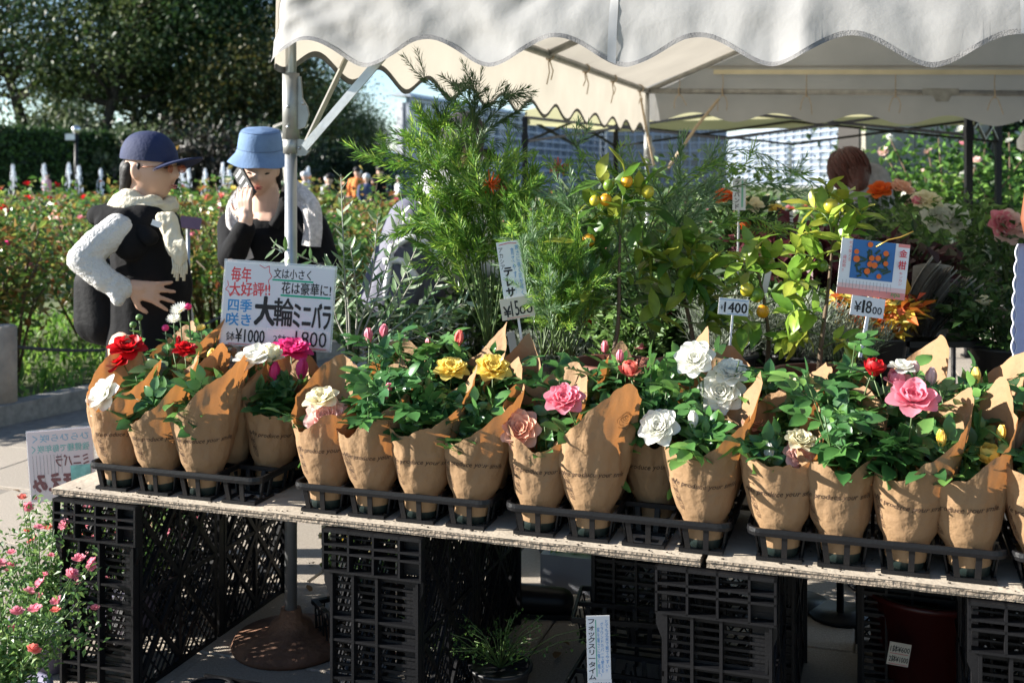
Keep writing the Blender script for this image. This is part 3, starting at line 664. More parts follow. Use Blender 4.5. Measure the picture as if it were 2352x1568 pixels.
# ================================================================ STALL TABLE, CRATES, TRAYS
WOOD = mat('weathered plywood', (.47, .40, .31), .8, .18, 9, bump=.15, bscale=60)
WEDGE = mat('raw plywood edge', (.25, .20, .15), .9, .4, 30, bump=.5, bscale=90)
MT = Matrix.Rotation(YAW, 4, 'Z')
def board(s0, s1, t0, t1, label, seed, z=ZT):
    c = T(s0, t0, 0); o = thing('plywood_board', label, 'table board', c, (0, 0, YAW)); L = s1 - s0; D = t1 - t0; n = 40; r = random.Random(seed)
    m = MB()
    def top(u, v): return (u * L, v * D, z + .0015 * noise.noise((u * 6, v * 2, seed)))
    m.grid(top, 30, 4); obj('top_ply', m, WOOD, o)
    layers = 4; h = .018 / layers
    for k in range(layers):
        m = MB(); zz = z - .0008 - h * (k + 1); inset = [.0, .003, .001, .004][k]
        jit = [r.uniform(0, .004) if r.random() < .4 else 0 for _ in range(n + 1)]
        vs = []; 
        for i in range(n + 1):
            x = L * i / n
            for (y, zq) in ((inset + jit[i], zz + h), (inset + jit[i], zz + .0004), (D, zz + .0004), (D, zz + h)): vs.append((x, y, zq))
        fs = []
        for i in range(n):
            for j in range(4): fs.append((i * 4 + j, i * 4 + (j + 1) % 4, i * 4 + 4 + (j + 1) % 4, i * 4 + 4 + j))
        fs += [(3, 2, 1, 0), (n * 4, n * 4 + 1, n * 4 + 2, n * 4 + 3)]
        m.add(vs, fs); obj('ply', m, WEDGE, o)
    return o
sg = s_of(1612, 0)
board(0, sg - .004, 0, .398, 'pale weathered plywood board under the left three rose trays', 3)
board(sg + .010, 3.3, 0, .398, 'pale plywood board under the rightmost rose trays', 5)
board(.05, 3.3, .448, .86, 'rear plywood board under the potted shrubs', 8)
CRH, CW, CD = .512, .27, .365
def slat_mesh(): return MB().box((0, 0, 0), (CW - .045, .004, .0066)).mesh('slat')
SLAT = slat_mesh()
def lattice(D, Hh):
    m = MB()
    def clip(x0, z0, dx, dz):
        ts = [-9, 9]
        for o, d, lo, hi in ((x0, dx, .012, D - .012), (z0, dz, .012, Hh - .012)):
            a, b = (lo - o) / d, (hi - o) / d
            ts = [max(ts[0], min(a, b)), min(ts[1], max(a, b))]
        return ts
    for sg_, pitch, w in ((1, .0215, .0052), (-1, .036, .0042)):
        k = -Hh
        while k < D + Hh:
            dx, dz = (.62 * sg_, .78); a, b = clip(k, Hh / 2, dx, dz)
            if b - a > .01: m.bar((0, k + dx * a, Hh / 2 + dz * a), (0, k + dx * b, Hh / 2 + dz * b), .004, w, up=(1, 0, 0)) if False else m.bar((0, k + dx * a, Hh / 2 + dz * a), (0, k + dx * b, Hh / 2 + dz * b), w, .004, up=(1, 0, 0))
            k += pitch / .78
    for sg_ in (1, -1):
        for k in (0, D * .5, D):
            dx, dz = (.62 * sg_, .78); a, b = clip(k, Hh / 2, dx, dz)
            if b - a > .01: m.bar((.002, k + dx * a, Hh / 2 + dz * a), (.002, k + dx * b, Hh / 2 + dz * b), .013, .011, up=(1, 0, 0))
    for z in (.006, Hh - .006, Hh / 2): m.box((0, D / 2, z), (.012, D, .012))
    for y in (.006, D / 2, D - .006): m.box((0, y, Hh / 2), (.0125, .012, Hh))
    return m.mesh('side_lattice')
LAT = lattice(CD, CRH); LATB = lattice(CW, CRH)
def front_frame():
    m = MB(); w = CW; lo = .408
    m.box((w / 2, -.006, CRH - .004), (w, .03, .008))
    for z in (.474, .454, lo): m.box((w / 2, -.008, z), (w, .026, .0055))
    for x in (.003, w * .27, w * .52, w * .78, w - .003): m.box((x, -.0085, (lo + CRH) / 2), (.0055, .025, CRH - lo))
    m.box((w * .89, .006, (lo + CRH) / 2), (w * .2, .004, CRH - lo - .01))
    xs = [.024, .083, .148, w - .014]
    for x in xs: m.box((x, -.004, lo / 2), (.007, .024, lo))
    for z in (.292, .236, .14, .066): m.box((w / 2 + .004, -.0045, z), (w - .04, .02, .006))
    # flared corner
    for sgn, x in ((1, 0), (-1, w)):
        pts = [(x, lo), (x + sgn * .0, lo - .03), (x + sgn * .018, lo - .075), (x + sgn * .021, lo - .12), (x + sgn * .027, lo - .12), (x + sgn * .027, lo)]
        m.add([(a, y, z) for y in (-.008, .004) for a, z in pts], [tuple(range(6)), tuple(range(11, 5, -1))] + [(k, (k + 1) % 6, (k + 1) % 6 + 6, k + 6) for k in range(6)])
    m.box((w - .035, .008, .2), (.04, .003, .40))
    return m.mesh('front_frame')
FFR = front_frame()
def crate(s, t, label, group='black crates carrying the boards'):
    o = thing('plastic_crate', label, 'crate', T(s, t, 0), (0, 0, YAW), group)
    obj('front_frame', FFR, BLACKP, o)
    k = 0; z = .02
    while z < .40:
        obj('slat', SLAT, BLACKP, o, loc=(CW / 2 + .004, .005, z)); z += .0186
    for z in (.425, .443, .464, .486): obj('slat', SLAT, BLACKP, o, loc=(CW / 2, .005, z), scale=(1.1, 1, .6))
    obj('side_lattice', LAT, BLACKP, o, loc=(CW - .016, .012, 0)); obj('side_lattice', LAT, BLACKP, o, loc=(.016, .012, 0))
    if t > .3: obj('back_lattice', LATB, BLACKP, o, loc=(0, CD, 0), rot=(0, 0, R(-90)))
    return o
c_s = [s_of(124, 0) + .002, s_of(748, .012), s_of(1508, .012), s_of(2222, .012)]
for i, (s, w) in enumerate(zip(c_s, ('leftmost', 'second from left', 'third from left', 'rightmost'))):
    crate(s, .012, 'black slatted plastic crate holding the front board, ' + w)
    crate(s + (.0 if i != 2 else -.32), .42 if i != 2 else .62, 'black lattice crate in the back row, ' + w)
crate(c_s[2] + .02, .42, 'black lattice crate straight behind the third front crate'); crate(c_s[2] + .42, .60, 'black lattice crate added to darken the space behind the red bucket, left one'); crate(c_s[2] + .71, .60, 'black lattice crate added to darken the space behind the red bucket, right one')  # the two crates behind the bucket are added to darken that space
# ---- rose trays
PIT, ROW, ZB = .133, .12, ZT + .006
def cell_mesh():
    m = MB(); a, b = .046, .056
    for z in (.004,): 
        for sx in (-1, 1): m.box((sx * a, 0, z), (.008, a * 2 + .008, .008)); m.box((0, sx * a, z), (a * 2 - .008, .008, .008))
    m.box((0, 0, .002), (a * 1.2, .012, .003)); m.box((0, 0, .002), (.012, a * 1.2, .0031))
    for x, y in ((-.62, -1), (.25, -1), (-.62, 1), (.25, 1), (-1, -.3), (1, -.3), (-1, .5), (1, .5)):
        m.bar((x * a, y * a, .004), (x * b, y * b, .062), .0125, .004, up=(0, 1, 0) if abs(y) == 1 else (1, 0, 0))
    return m.mesh('tray_cell')
CELL = cell_mesh()
def tray(s, label, ncol=4):
    Lx, Ly = ncol * PIT, 3 * ROW; o = thing('plant_tray', label, 'plant tray', T(s, .022, ZT + .0015), (0, 0, YAW), 'black plant trays on the boards')
    rr = .03; pts = []
    for cx, cy, a0 in ((rr, rr, 180), (Lx - rr, rr, 270), (Lx - rr, Ly - rr, 0), (rr, Ly - rr, 90)):
        for k in range(6): a = R(a0 + 18 * k); pts.append((cx + rr * math.cos(a), cy + rr * math.sin(a)))
    n = len(pts); vs = []
    for x, y in pts:
        nx, ny = (x - Lx / 2), (y - Ly / 2); 
        for d, z in ((.004, .058), (.006, .066), (.004, .075), (-.004, .075), (-.004, .058)):
            l = math.hypot(nx, ny); vs.append((x + nx / l * d, y + ny / l * d, z))
    fs = [(i * 5 + j, ((i + 1) % n) * 5 + j, ((i + 1) % n) * 5 + (j + 1) % 5, i * 5 + (j + 1) % 5) for i in range(n) for j in range(5)]
    obj('rim', MB().add(vs, fs, 0, False), BLACKP, o)
    for i in range(1, ncol): obj('divider', MB().box((i * PIT, Ly / 2, .067), (.008, Ly, .012)), BLACKP, o)
    for j in (1, 2): obj('divider', MB().box((Lx / 2, j * ROW, .066), (Lx, .008, .0115)), BLACKP, o)
    for i in range(ncol):
        for j in range(3): obj('tray_cell', CELL, BLACKP, o, loc=((i + .5) * PIT, (j + .5) * ROW, 0))
    return o
TRT = .022 + ROW * .5
colx = [(268, 372, 478, 580), (750, 858, 970, 1087), (1240, 1360, 1488, 1612), (1793, 1935, 2075, 2228), (2370, 2500, 2630, 2760)]
tray_s = []
for k, (cx, lab) in enumerate(zip(colx, ('leftmost black tray of roses with an empty front corner cell', 'black rose tray second from left in front of the price sign', 'third black rose tray with one empty front cell', 'fourth black rose tray at the right, all front cells filled', 'black rose tray cut by the right picture edge'))):
    m_ = sum(s_of(x, TRT) - (i - 1.5) * PIT for i, x in enumerate(cx)) / 4; s0_ = m_ - 2 * PIT
    if tray_s: s0_ = max(s0_, tray_s[-1] + 4 * PIT + .015)
    tray_s.append(s0_); tray(s0_, lab)
# ================================================================ PAPER WRAPPED ROSES
PAPER = mat('kraft paper', (.40, .245, .125), .75, .10, 10, trans=.34, tcol=(1.0, .64, .33), rnd=.07, bump=.45, bscale=26)
POTG = mat('dark green pot', (.012, .022, .02), .5, .1)
EARTH = mat('potting soil', (.03, .02, .014), .95, .3, 60)
RLEAF = mat('potted rose leaf', (.05, .11, .03), .32, .15, 40, trans=.28, cols=[(.024, .07, .024), (.036, .105, .028), (.06, .15, .035), (.04, .115, .04), (.13, .25, .05)])
RLEAFB = mat('bronze rose leaf', (.10, .06, .03), .35, .15, 40, trans=.28, cols=[(.05, .08, .025), (.16, .06, .03), (.20, .12, .03), (.04, .09, .025)])
SEPAL = mat('sepal', (.10, .20, .05), .5, .15, 30, trans=.2)
PRINT = mat('dark brown print', (.06, .03, .015), .8, .1)

def leaflet(m, M, L, Wd, r, curl=.12):
    rows = ((0, .02), (.16, .33), (.42, .5), (.7, .37), (.88, .17), (1, 0)); vs = []
    tw = r.uniform(-.1, .1)
    for t, w in rows:
        z = -curl * L * t * t + r.uniform(-.01, .01) * L
        for sx in (-1, 0, 1):
            vs.append((sx * w * Wd, t * L, z + abs(sx) * w * Wd * .28 + sx * tw * t * Wd))
    fs = []
    for i in range(5):
        a = i * 3; fs += [(a, a + 1, a + 4, a + 3), (a + 1, a + 2, a + 5, a + 4)]
    m.add(vs, fs, 0, True, M)
def comp_leaf(seed, n=5):
    r = random.Random(seed); m = MB(); RL = .056
    m.tube([(0, 0, 0), (0, RL * .5, .003), (0, RL, 0)], [.0011, .0009, .0006], 4)
    L = .046 * r.uniform(.9, 1.1)
    leaflet(m, Matrix.Translation((0, RL, 0)) @ Matrix.Rotation(r.uniform(-.1, .1), 4, 'X'), L, L * .66, r)
    for k, (y, f) in enumerate(((.80, .95), (.38, .72)) if n == 5 else ((.6, .85),)):
        for sx in (-1, 1):
            M = Matrix.Translation((0, RL * y, 0)) @ Matrix.Rotation(-sx * r.uniform(.95, 1.25), 4, 'Z') @ Matrix.Rotation(sx * r.uniform(-.2, .25), 4, 'Y') @ Matrix.Rotation(r.uniform(-.15, .1), 4, 'X')
            leaflet(m, M, L * f, L * f * .66, r)
    return m.mesh('leaf')
CLEAF = [comp_leaf(i) for i in range(5)] + [comp_leaf(9, 3), comp_leaf(10, 3)]

def petal_v(seed, L=1.0, Wd=1.0, cup=.35, curl=.25, nu=6, nv=6):
    r = random.Random(seed); a, b, c = r.random() * 9, r.random() * 9, r.uniform(.01, .03)
    vs = []; fs = []
    for j in range(nv + 1):
        v = j / nv; w = Wd * .5 * (math.sin(math.pi * (.12 + .66 * v)) ** .8) * (1 - .28 * max(0, v - .8) / .2)
        for i in range(nu + 1):
            u = -1 + 2 * i / nu
            z = L * v * (1 - .10 * u * u * v) ; x = w * u
            y = -cup * (1 - u * u) * math.sin(v * math.pi * .8) * .5 * Wd - curl * v ** 3 * L * .55 + c * math.sin(u * 4 + a) * v * v + .018 * math.sin(u * 7 + b) * v ** 3
            vs.append(Vector((x, y, z)))
    for j in range(nv):
        for i in range(nu): k = j * (nu + 1) + i; fs.append((k, k + 1, k + nu + 2, k + nu + 1))
    return vs, fs
# in a petal's own frame the outside of the flower is -y
def ringM(az, tilt, r0=.03): return Matrix.Rotation(az, 4, 'Z') @ Matrix.Translation((0, -r0, 0)) @ Matrix.Rotation(tilt, 4, 'X')
def core_mesh(kind, seed):
    r = random.Random(seed); m = MB()
    rings = {'open': ((3, .06, .36, .5), (4, .26, .54, .64), (5, .52, .72, .76), (5, .86, .88, .84)),
             'full': ((3, .04, .34, .44), (5, .24, .48, .52), (6, .46, .62, .58), (7, .70, .75, .64), (7, .95, .86, .70)),
             'half': ((3, .0, .62, .6), (3, .06, .78, .75), (4, .14, .92, .85), (5, .24, 1.0, .9)),
             'bud': ((3, -.02, .8, .5), (3, .0, .95, .58), (4, .05, 1.0, .6))}[kind]
    for k, (n, tilt, L, Wd) in enumerate(rings):
        for i in range(n):
            vs, fs = petal_v(r.random(), L, Wd, .42, -.15 if kind in ('bud', 'half') else .18)
            m.add(vs, fs, 0, True, ringM(2 * math.pi * (i + .37 * k + r.uniform(-.12, .12)) / n, tilt + r.uniform(-.08, .08), .02 + .035 * k))
    if kind == 'bud': m.ell((0, 0, .34), (.24, .24, .36), 10)
    return m.mesh('rose_core')
CORES = {k: [core_mesh(k, s) for s in (1, 2)] for k in ('open', 'full', 'half', 'bud')}
PETM = []
for s in range(3): vs, fs = petal_v(50 + s, 1.0, .92, .28, .45); PETM.append(MB().add(vs, fs, 0, True).mesh('petal'))
def calyx_mesh():
    m = MB(); m.ell((0, 0, -.12), (.16, .16, .17), 10)
    for i in range(5):
        a = 2 * math.pi * i / 5; d = Vector((math.cos(a), math.sin(a), 0)); b = d * .12
        m.leaf(b + Vector((0, 0, -.05)), d * .6 + Vector((0, 0, .55)), d * -1 + Vector((0, 0, 1)), .62, .2)
    return m.mesh('calyx')
CAL = calyx_mesh()
def axis_M(loc, ax, roll, sc):
    q = Vector(ax).normalized().to_track_quat('Z', 'Y'); return Matrix.Translation(loc) @ q.to_matrix().to_4x4() @ Matrix.Rotation(roll, 4, 'Z') @ Matrix.Scale(sc, 4)
def bloom(parent, loc, ax, r, col, kind, rr, MW=None):
    sc = {'open': r / .98, 'full': r / .98, 'half': r / .62, 'bud': r / .36}[kind]
    name = 'rose_bud' if kind == 'bud' else 'rose_bloom'
    b = obj(name, rr.choice(CORES[kind]), PET[col], parent, M=axis_M(loc, ax, rr.uniform(0, 6.28), sc))
    if kind in ('open', 'full'):
        n = 6 if kind == 'open' else 7
        for i in range(n): obj('petal', PETM[i % 3], PET[col], b, M=ringM(2 * math.pi * (i + rr.uniform(-.15, .15)) / n, 1.15 + rr.uniform(-.1, .25), .12))
    elif kind == 'half':
        for i in range(4): obj('petal', PETM[i % 3], PET[col], b, M=ringM(2 * math.pi * (i + rr.uniform(-.15, .15)) / 4, .5 + rr.uniform(-.1, .3), .1) @ Matrix.Scale(.9, 4))
    obj('calyx', CAL, SEPAL, b, M=Matrix.Scale(1.0 if kind in ('half', 'bud') else .8, 4)); return b

# ---- kraft paper cone
PROF = [(0, .0435), (.042, .0495), (.052, .055), (.064, .062), (.09, .069), (.14, .080), (.20, .092), (.30, .104), (.48, .110)]
def prof(z):
    for (a, ra), (b, rb) in zip(PROF[:-1], PROF[1:]):
        if z <= b: return ra + (rb - ra) * (z - a) / (b - a)
    return PROF[-1][1]
class Cone:
    def __init__(s, seed, th0, hf, hb, wide=1.0): s.k = seed * 7.31; s.th0 = th0; s.hf = hf; s.hb = hb; s.w = wide; q = random.Random(seed * 13 + 5); s.sharp = q.random(); s.o2 = q.choice((-1, 1)) * q.uniform(.9, 1.9); s.h2 = q.uniform(.2, .75)
    def rim(s, th):
        c = (1 + math.cos(th - s.th0)) / 2; d = abs((th - s.th0 + math.pi) % (2 * math.pi) - math.pi)
        w_ = c ** 1.7 * (1 - .10 * min(1, d / .5)) if s.sharp < .5 else (1 - d / math.pi) ** (1.5 + s.sharp)
        d2 = abs((th - s.th0 - s.o2 + math.pi) % (2 * math.pi) - math.pi); w_ = max(w_, s.h2 * (1 - d2 / 2.2) if d2 < 2.2 else 0)
        return s.hf + (s.hb - s.hf) * w_ + .016 * noise.noise((math.cos(th) * 2, math.sin(th) * 2, s.k)) + .006 * noise.noise((math.cos(th) * 7, math.sin(th) * 7, s.k))
    def pt(s, th, z, off=0.0):
        e = max(0, min(1, (z - .05) / .10)); c, sn = math.cos(th), math.sin(th)
        r = prof(z) * (1 + (s.w - 1) * e)
        r += e * (.0075 * noise.noise((c * 1.6, sn * 1.6, z * 7 + s.k)) + .0060 * noise.noise((c * 5, sn * 5, z * 16 + s.k)) + .0060 * abs(noise.noise((c * 4 + z * 9, sn * 4, z * 24 + s.k))))
        d = abs((th - s.th0 - .55 + math.pi) % (2 * math.pi) - math.pi); r += e * .010 * math.exp(-d / .10)
        out = .018 * max(0, (z - .2) / .16) ** 2
        return Vector(((r + off) * c + out * math.cos(s.th0), (r + off) * sn + out * math.sin(s.th0), z + .018))
    def mesh(s):
        nt_, nz_ = 72, 26; vs = []; fs = []
        for j in range(nz_ + 1):
            for i in range(nt_): th = 2 * math.pi * i / nt_; vs.append(s.pt(th, s.rim(th) * j / nz_))
        for j in range(nz_):
            for i in range(nt_): k = (i + 1) % nt_; fs.append((j * nt_ + i, j * nt_ + k, (j + 1) * nt_ + k, (j + 1) * nt_ + i))
        return MB().add(vs, fs, 0, True).mesh('paper_wrap')
def strip2d(m, pts, w):
    for a, b in zip(pts[:-1], pts[1:]):
        a, b = Vector((*a, 0)), Vector((*b, 0)); d = b - a
        if d.length < 1e-7: continue
        d.normalize(); n = Vector((-d.y, d.x, 0)) * w / 2; m.add([a - n, b - n, b + n, a + n], [(0, 1, 2, 3)])
def rose_sketch():
    m = MB(); r = random.Random(5)
    for k, (R0, n) in enumerate(((.024, 9), (.019, 7), (.013, 6), (.0075, 5), (.004, 5))):
        ph = r.random() * 6; cx, cy = r.uniform(-.003, .003) * (k < 4), .002 * k
        pts = [(cx + R0 * (1 + .13 * math.sin(n * a * .5 + ph)) * math.cos(a), cy + R0 * .8 * (1 + .13 * math.sin(n * a * .5 + ph)) * math.sin(a)) for a in [i * math.pi / 14 + ph for i in range(27)]]
        strip2d(m, pts, .0009)
    return m
def leaf_sketch():
    m = MB()
    for k in range(3):
        bx, by = .004 * k, -.017 * k; c, s = math.cos(-.9), math.sin(-.9)
        out = [(t * .03, .0075 * math.sin(math.pi * t)) for t in [i / 8 for i in range(9)]] + [(t * .03, -.0075 * math.sin(math.pi * t)) for t in [1 - i / 8 for i in range(9)]]
        tr = lambda p: (bx + p[0] * c - p[1] * s, by + p[0] * s + p[1] * c)
        strip2d(m, [tr(p) for p in out], .0009); strip2d(m, [tr((0, 0)), tr((.03, 0))], .0008)
        for q in (.3, .5, .7): strip2d(m, [tr((.03 * q, 0)), tr((.03 * q + .005, .0055))], .0007); strip2d(m, [tr((.03 * q, 0)), tr((.03 * q + .005, -.0055))], .0007)
    return m
RSK, LSK = rose_sketch(), leaf_sketch()
SMILE = text_mesh('We produce your smile.', .006, .28)
def wrap_print(cone, vs, fs, th, z, name, parent, sc=1.0, wave=0.0):
    out = []
    r0 = prof(z)
    for v in vs:
        x, y = v.x * sc, v.y * sc; zz = z + y - wave * math.cos(x / r0 * 2.0); a = th + x / r0
        if zz > cone.rim(a) - .004: zz = cone.rim(a) - .004
        out.append(cone.pt(a, zz, .0011))
    return obj(name, MB().add(out, fs), PRINT, parent)

BL = [  # x, y (measured), row, colour, kind, radius (measured px), axis
 (240, 908, 0, 'white', 'open', 44, (-.55, -.55, .55)), (292, 800, 1, 'red', 'open', 40, (.1, -.35, .9)), (276, 828, 1, 'red', 'open', 34, (-.4, -.5, .8)), (425, 803, 1, 'red', 'open', 26, (.2, -.3, .9)),
 (486, 835, 1, 'yellow', 'bud', 13, (.05, 0, 1)), (588, 822, 1, 'white', 'open', 46, (-.2, -.3, .9)), (622, 828, 1, 'cream', 'half', 24, (.1, -.2, 1)), (668, 806, 2, 'hot', 'full', 46, (.1, -.2, 1)),
 (631, 874, 1, 'hot', 'bud', 16, (0, 0, 1)), (691, 868, 1, 'hot', 'bud', 17, (.1, 0, 1)),
 (748, 955, 0, 'pale', 'full', 46, (-.1, -.75, .5)), (738, 918, 0, 'cream', 'open', 38, (-.1, -.4, .9)), (848, 785, 2, 'pink', 'bud', 12, (-.1, 0, 1)), (880, 776, 2, 'pink', 'bud', 12, (.1, 0, 1)), (889, 914, 0, 'pink', 'bud', 13, (.1, 0, 1)),
 (1037, 848, 1, 'yellow', 'full', 37, (.1, -.35, .9)), (1132, 846, 1, 'yellow', 'full', 40, (.1, -.45, .85)), (1053, 792, 2, 'coral', 'bud', 13, (.1, 0, 1)), (985, 800, 2, 'pink', 'bud', 10, (0, 0, 1)),
 (1196, 985, 0, 'peach', 'full', 43, (-.2, -.75, .5)), (1297, 918, 0, 'pink', 'full', 43, (-.15, -.5, .75)), (1448, 862, 1, 'coral', 'half', 22, (-.1, -.3, 1)), (1424, 832, 1, 'pink', 'bud', 11, (0, 0, 1)),
 (1596, 824, 1, 'white', 'full', 42, (-.25, -.65, .6)), (1680, 855, 1, 'white', 'full', 36, (-.15, -.55, .8)), (1657, 900, 1, 'white', 'full', 48, (-.3, -.8, .4)), (1513, 980, 0, 'white', 'full', 43, (-.3, -.65, .6)), (1733, 968, 1, 'peach', 'open', 27, (.2, -.6, .7)),
 (1592, 980, 0, 'white', 'bud', 14, (0, 0, 1)), (1664, 1002, 0, 'white', 'bud', 12, (.1, -.1, 1)),
 (1840, 1013, 0, 'cream', 'full', 35, (.1, -.4, .9)), (1837, 1048, 0, 'pale', 'full', 36, (.1, -.65, .7)), (1766, 1054, 0, 'white', 'bud', 14, (0, -.1, 1)), (1830, 893, 1, 'cream', 'bud', 11, (0, 0, 1)),
 (2006, 860, 1, 'red', 'half', 24, (.1, -.2, 1)), (2060, 884, 1, 'pink', 'half', 24, (-.1, -.3, 1)), (2136, 886, 1, 'pale', 'bud', 16, (.1, 0, 1)), (2102, 860, 1, 'pale', 'bud', 12, (0, 0, 1)), (2098, 916, 0, 'pink', 'open', 54, (-.15, -.5, .85)),
 (2241, 878, 1, 'yellow', 'bud', 13, (.05, 0, 1)), (2162, 1023, 0, 'yellow', 'bud', 14, (0, 0, 1)), (2298, 1010, 0, 'yellow', 'bud', 13, (.1, 0, 1)), (2274, 1062, 0, 'yellow', 'half', 28, (-.1, -.25, 1)), (2072, 845, 1, 'white', 'open', 30, (0, -.2, 1)),
 (410, 795, 2, 'red', 'bud', 9, (0, 0, 1)), (1310, 905, 1, 'cream', 'half', 18, (0, -.2, 1)), (1770, 905, 2, 'cream', 'bud', 10, (0, 0, 1))]
ROWN = ['front', 'middle', 'back']; COLN = ['first', 'second', 'third', 'fourth']; TRN = ['first', 'second', 'third', 'fourth', 'fifth']
pots = []
for k, s0_ in enumerate(tray_s):
    for j in range(3):
        for i in range(4):
            if (k, j, i) in ((0, 0, 3), (2, 0, 2)): continue
            if k == 4 and i > 0: continue
            pots.append(dict(k=k, j=j, i=i, s=s0_ + (i + .5) * PIT, t=TRT + j * ROW, bl=[]))
for b in BL:
    c = [p for p in pots if p['j'] == b[2]]; t = TRT + b[2] * ROW; s = s_of(b[0], t + (0 if b[2] else -.03))
    min(c, key=lambda p: abs(p['s'] - s))['bl'].append(b)
TALL = {(1, 0, 1): .40, (1, 1, 1): .44, (1, 2, 1): .42, (2, 1, 2): .44, (2, 1, 3): .42, (3, 0, 1): .42, (3, 1, 1): .46, (3, 0, 2): .36, (3, 1, 2): .42, (0, 1, 1): .40, (0, 2, 1): .42, (0, 2, 2): .4, (0, 1, 2): .36, (1, 0, 2): .33}
TH0 = {(2, 0, 1): -32, (0, 0, 2): 8, (0, 0, 1): 35, (1, 0, 3): 15, (2, 0, 3): 25, (3, 0, 0): 75, (3, 0, 1): 60, (3, 0, 2): 25, (3, 0, 3): 40, (1, 0, 0): 100, (0, 0, 0): 120}
for n_, p in enumerate(pots):
    r = random.Random(500 + n_ * 3); key = (p['k'], p['j'], p['i']); base = T(p['s'], p['t'], ZT + .010)
    seen = [x for x in dict.fromkeys(CNAME[b[3]] + (' bud' if b[4] == 'bud' else ' bloom') for b in p['bl'])][:1]
    lab = 'paper wrapped mini rose %s, %s in %s row of %s tray' % ('with ' + seen[0] if seen else 'in leaf', COLN[p['i']], ROWN[p['j']], TRN[p['k']])
    t = thing('potted_rose', lab, 'potted rose', base, (0, 0, YAW), 'paper wrapped roses on the stall')
    inv = t.matrix_basis.inverted() if False else (Matrix.Translation(base) @ Matrix.Rotation(YAW, 4, 'Z')).inverted()
    obj('pot', MB().lathe([(0, 0), (.040, 0), (.042, .022), (.044, .08), (.042, .08), (.038, .075), (0, .085)], 20), POTG, t)
    obj('soil', MB().lathe([(0, .076), (.0385, .0755)], 14), EARTH, t)
    th0 = R(TH0.get(key, r.uniform(-5, 110)))
    hb = r.uniform(.32, .38) if p['j'] == 0 else (r.uniform(.33, .41) if p['j'] == 1 else r.uniform(.35, .45))
    if key in ((0, 1, 2), (0, 2, 2), (0, 1, 3), (0, 2, 3), (1, 1, 0), (1, 2, 0), (0, 2, 1), (1, 2, 1)): hb = min(hb, .33 if key[1] == 1 else .30)
    cone = Cone(n_, th0, r.uniform(.172, .19), hb, r.uniform(.94, 1.04))
    if abs((th0 + cone.o2 + math.pi / 2 + math.pi) % (2 * math.pi) - math.pi) < 1.5: cone.o2 *= -1
    if abs((th0 + cone.o2 + math.pi / 2 + math.pi) % (2 * math.pi) - math.pi) < 1.3: cone.h2 = .05
    wr = obj('paper_wrap', cone.mesh(), PAPER, t, rot=(r.uniform(-.06, .02), r.uniform(-.07, .07), 0))
    dirc = inv @ Vector((0, 0, base.z)); ca = math.atan2(dirc.y, dirc.x)
    if p['j'] == 0 or key in ((0, 1, 3), (2, 1, 2)):
        vs, fs, w, h = SMILE; sc = .165 / w; a0 = ca + r.uniform(-.22, .15)
        wrap_print(cone, [Vector((v.x - w / 2, v.y, 0)) for v in vs], fs, a0, .122, 'printed_text', wr, sc, r.uniform(-.004, .005))
        wrap_print(cone, LSK.v, LSK.f, a0 - .098 / .085, .135, 'printed_leaf', wr, 1.15)
    wrap_print(cone, RSK.v, RSK.f, th0 + r.uniform(-.15, .15), hb - .085, 'printed_rose', wr, 1.0)
    # stems, leaves, blooms
    hh = TALL.get(key, .27 if p['j'] == 0 else .37); stems = []
    if key in ((0, 1, 2), (0, 2, 2), (0, 1, 3), (0, 2, 3), (1, 1, 0), (1, 2, 0)): hh = .27
    for b in p['bl']:
        Y = base.y + (-.02 if p['j'] == 0 else 0); tip = inv @ V(b[0], b[1], Y); ax = Matrix.Rotation(-YAW, 3, 'Z') @ Vector(b[6])
        rad = b[5] * mpv(Y); bloom(t, tip, ax, rad, b[3], b[4], r)
        stems.append((tip - ax.normalized() * rad * .15, True))
    for q in range(6 if p['j'] == 0 else 7):
        a = r.uniform(0, 6.28); d = r.uniform(.02, .085); z = hh * r.uniform(.62, 1.0)
        stems.append((Vector((math.cos(a) * d, math.sin(a) * d * .8, z)), False))
    for tip, isb in stems:
        b0 = Vector((r.uniform(-.02, .02), r.uniform(-.02, .02), .085)); mid = b0.lerp(tip, .5) + Vector((r.uniform(-.01, .01), r.uniform(-.01, .01), .01)); mid.x *= .75; mid.y *= .75
        obj('stem', MB().tube([b0, b0.lerp(mid, .5), mid, mid.lerp(tip, .55) + Vector((0, 0, .004)), tip], [.0026, .0024, .0021, .0018, .0016], 5), STEM, t)
        nl = 8 if not isb else 6
        for q in range(nl):
            f = .40 + .60 * (q + r.uniform(.1, .9)) / nl; f = min(f, .98 if not isb else .84)
            pp = b0.lerp(mid, f * 2) if f < .5 else mid.lerp(tip, f * 2 - 1)
            az = q * 2.4 + r.uniform(0, 6.28); el = r.uniform(-.35, .55)
            d = Vector((math.cos(az) * math.cos(el), math.sin(az) * math.cos(el), math.sin(el)))
            if p['j'] == 0 and d.y > .3: d.y *= .2
            s = r.uniform(.9, 1.35); tp = pp + d * .105 * s; a_ = math.atan2(tp.y, tp.x)
            if tp.z < cone.rim(a_) + .014 and math.hypot(tp.x, tp.y) > prof(max(0, tp.z - .018)) * .78:
                if math.hypot(pp.x, pp.y) > prof(max(0, pp.z - .018)) * .6 and pp.z < cone.rim(math.atan2(pp.y, pp.x)) + .01: continue
                d = Vector((-pp.x * 6 + r.uniform(-.3, .3), -pp.y * 6 + r.uniform(-.3, .3), 1.4)); s *= .75
            wm = base + Matrix.Rotation(YAW, 3, 'Z') @ (pp + d.normalized() * .055 * s); vx, vy = (CX + F * wm.x / wm.y) / Q, (HY - F * (wm.z - H) / wm.y) / Q
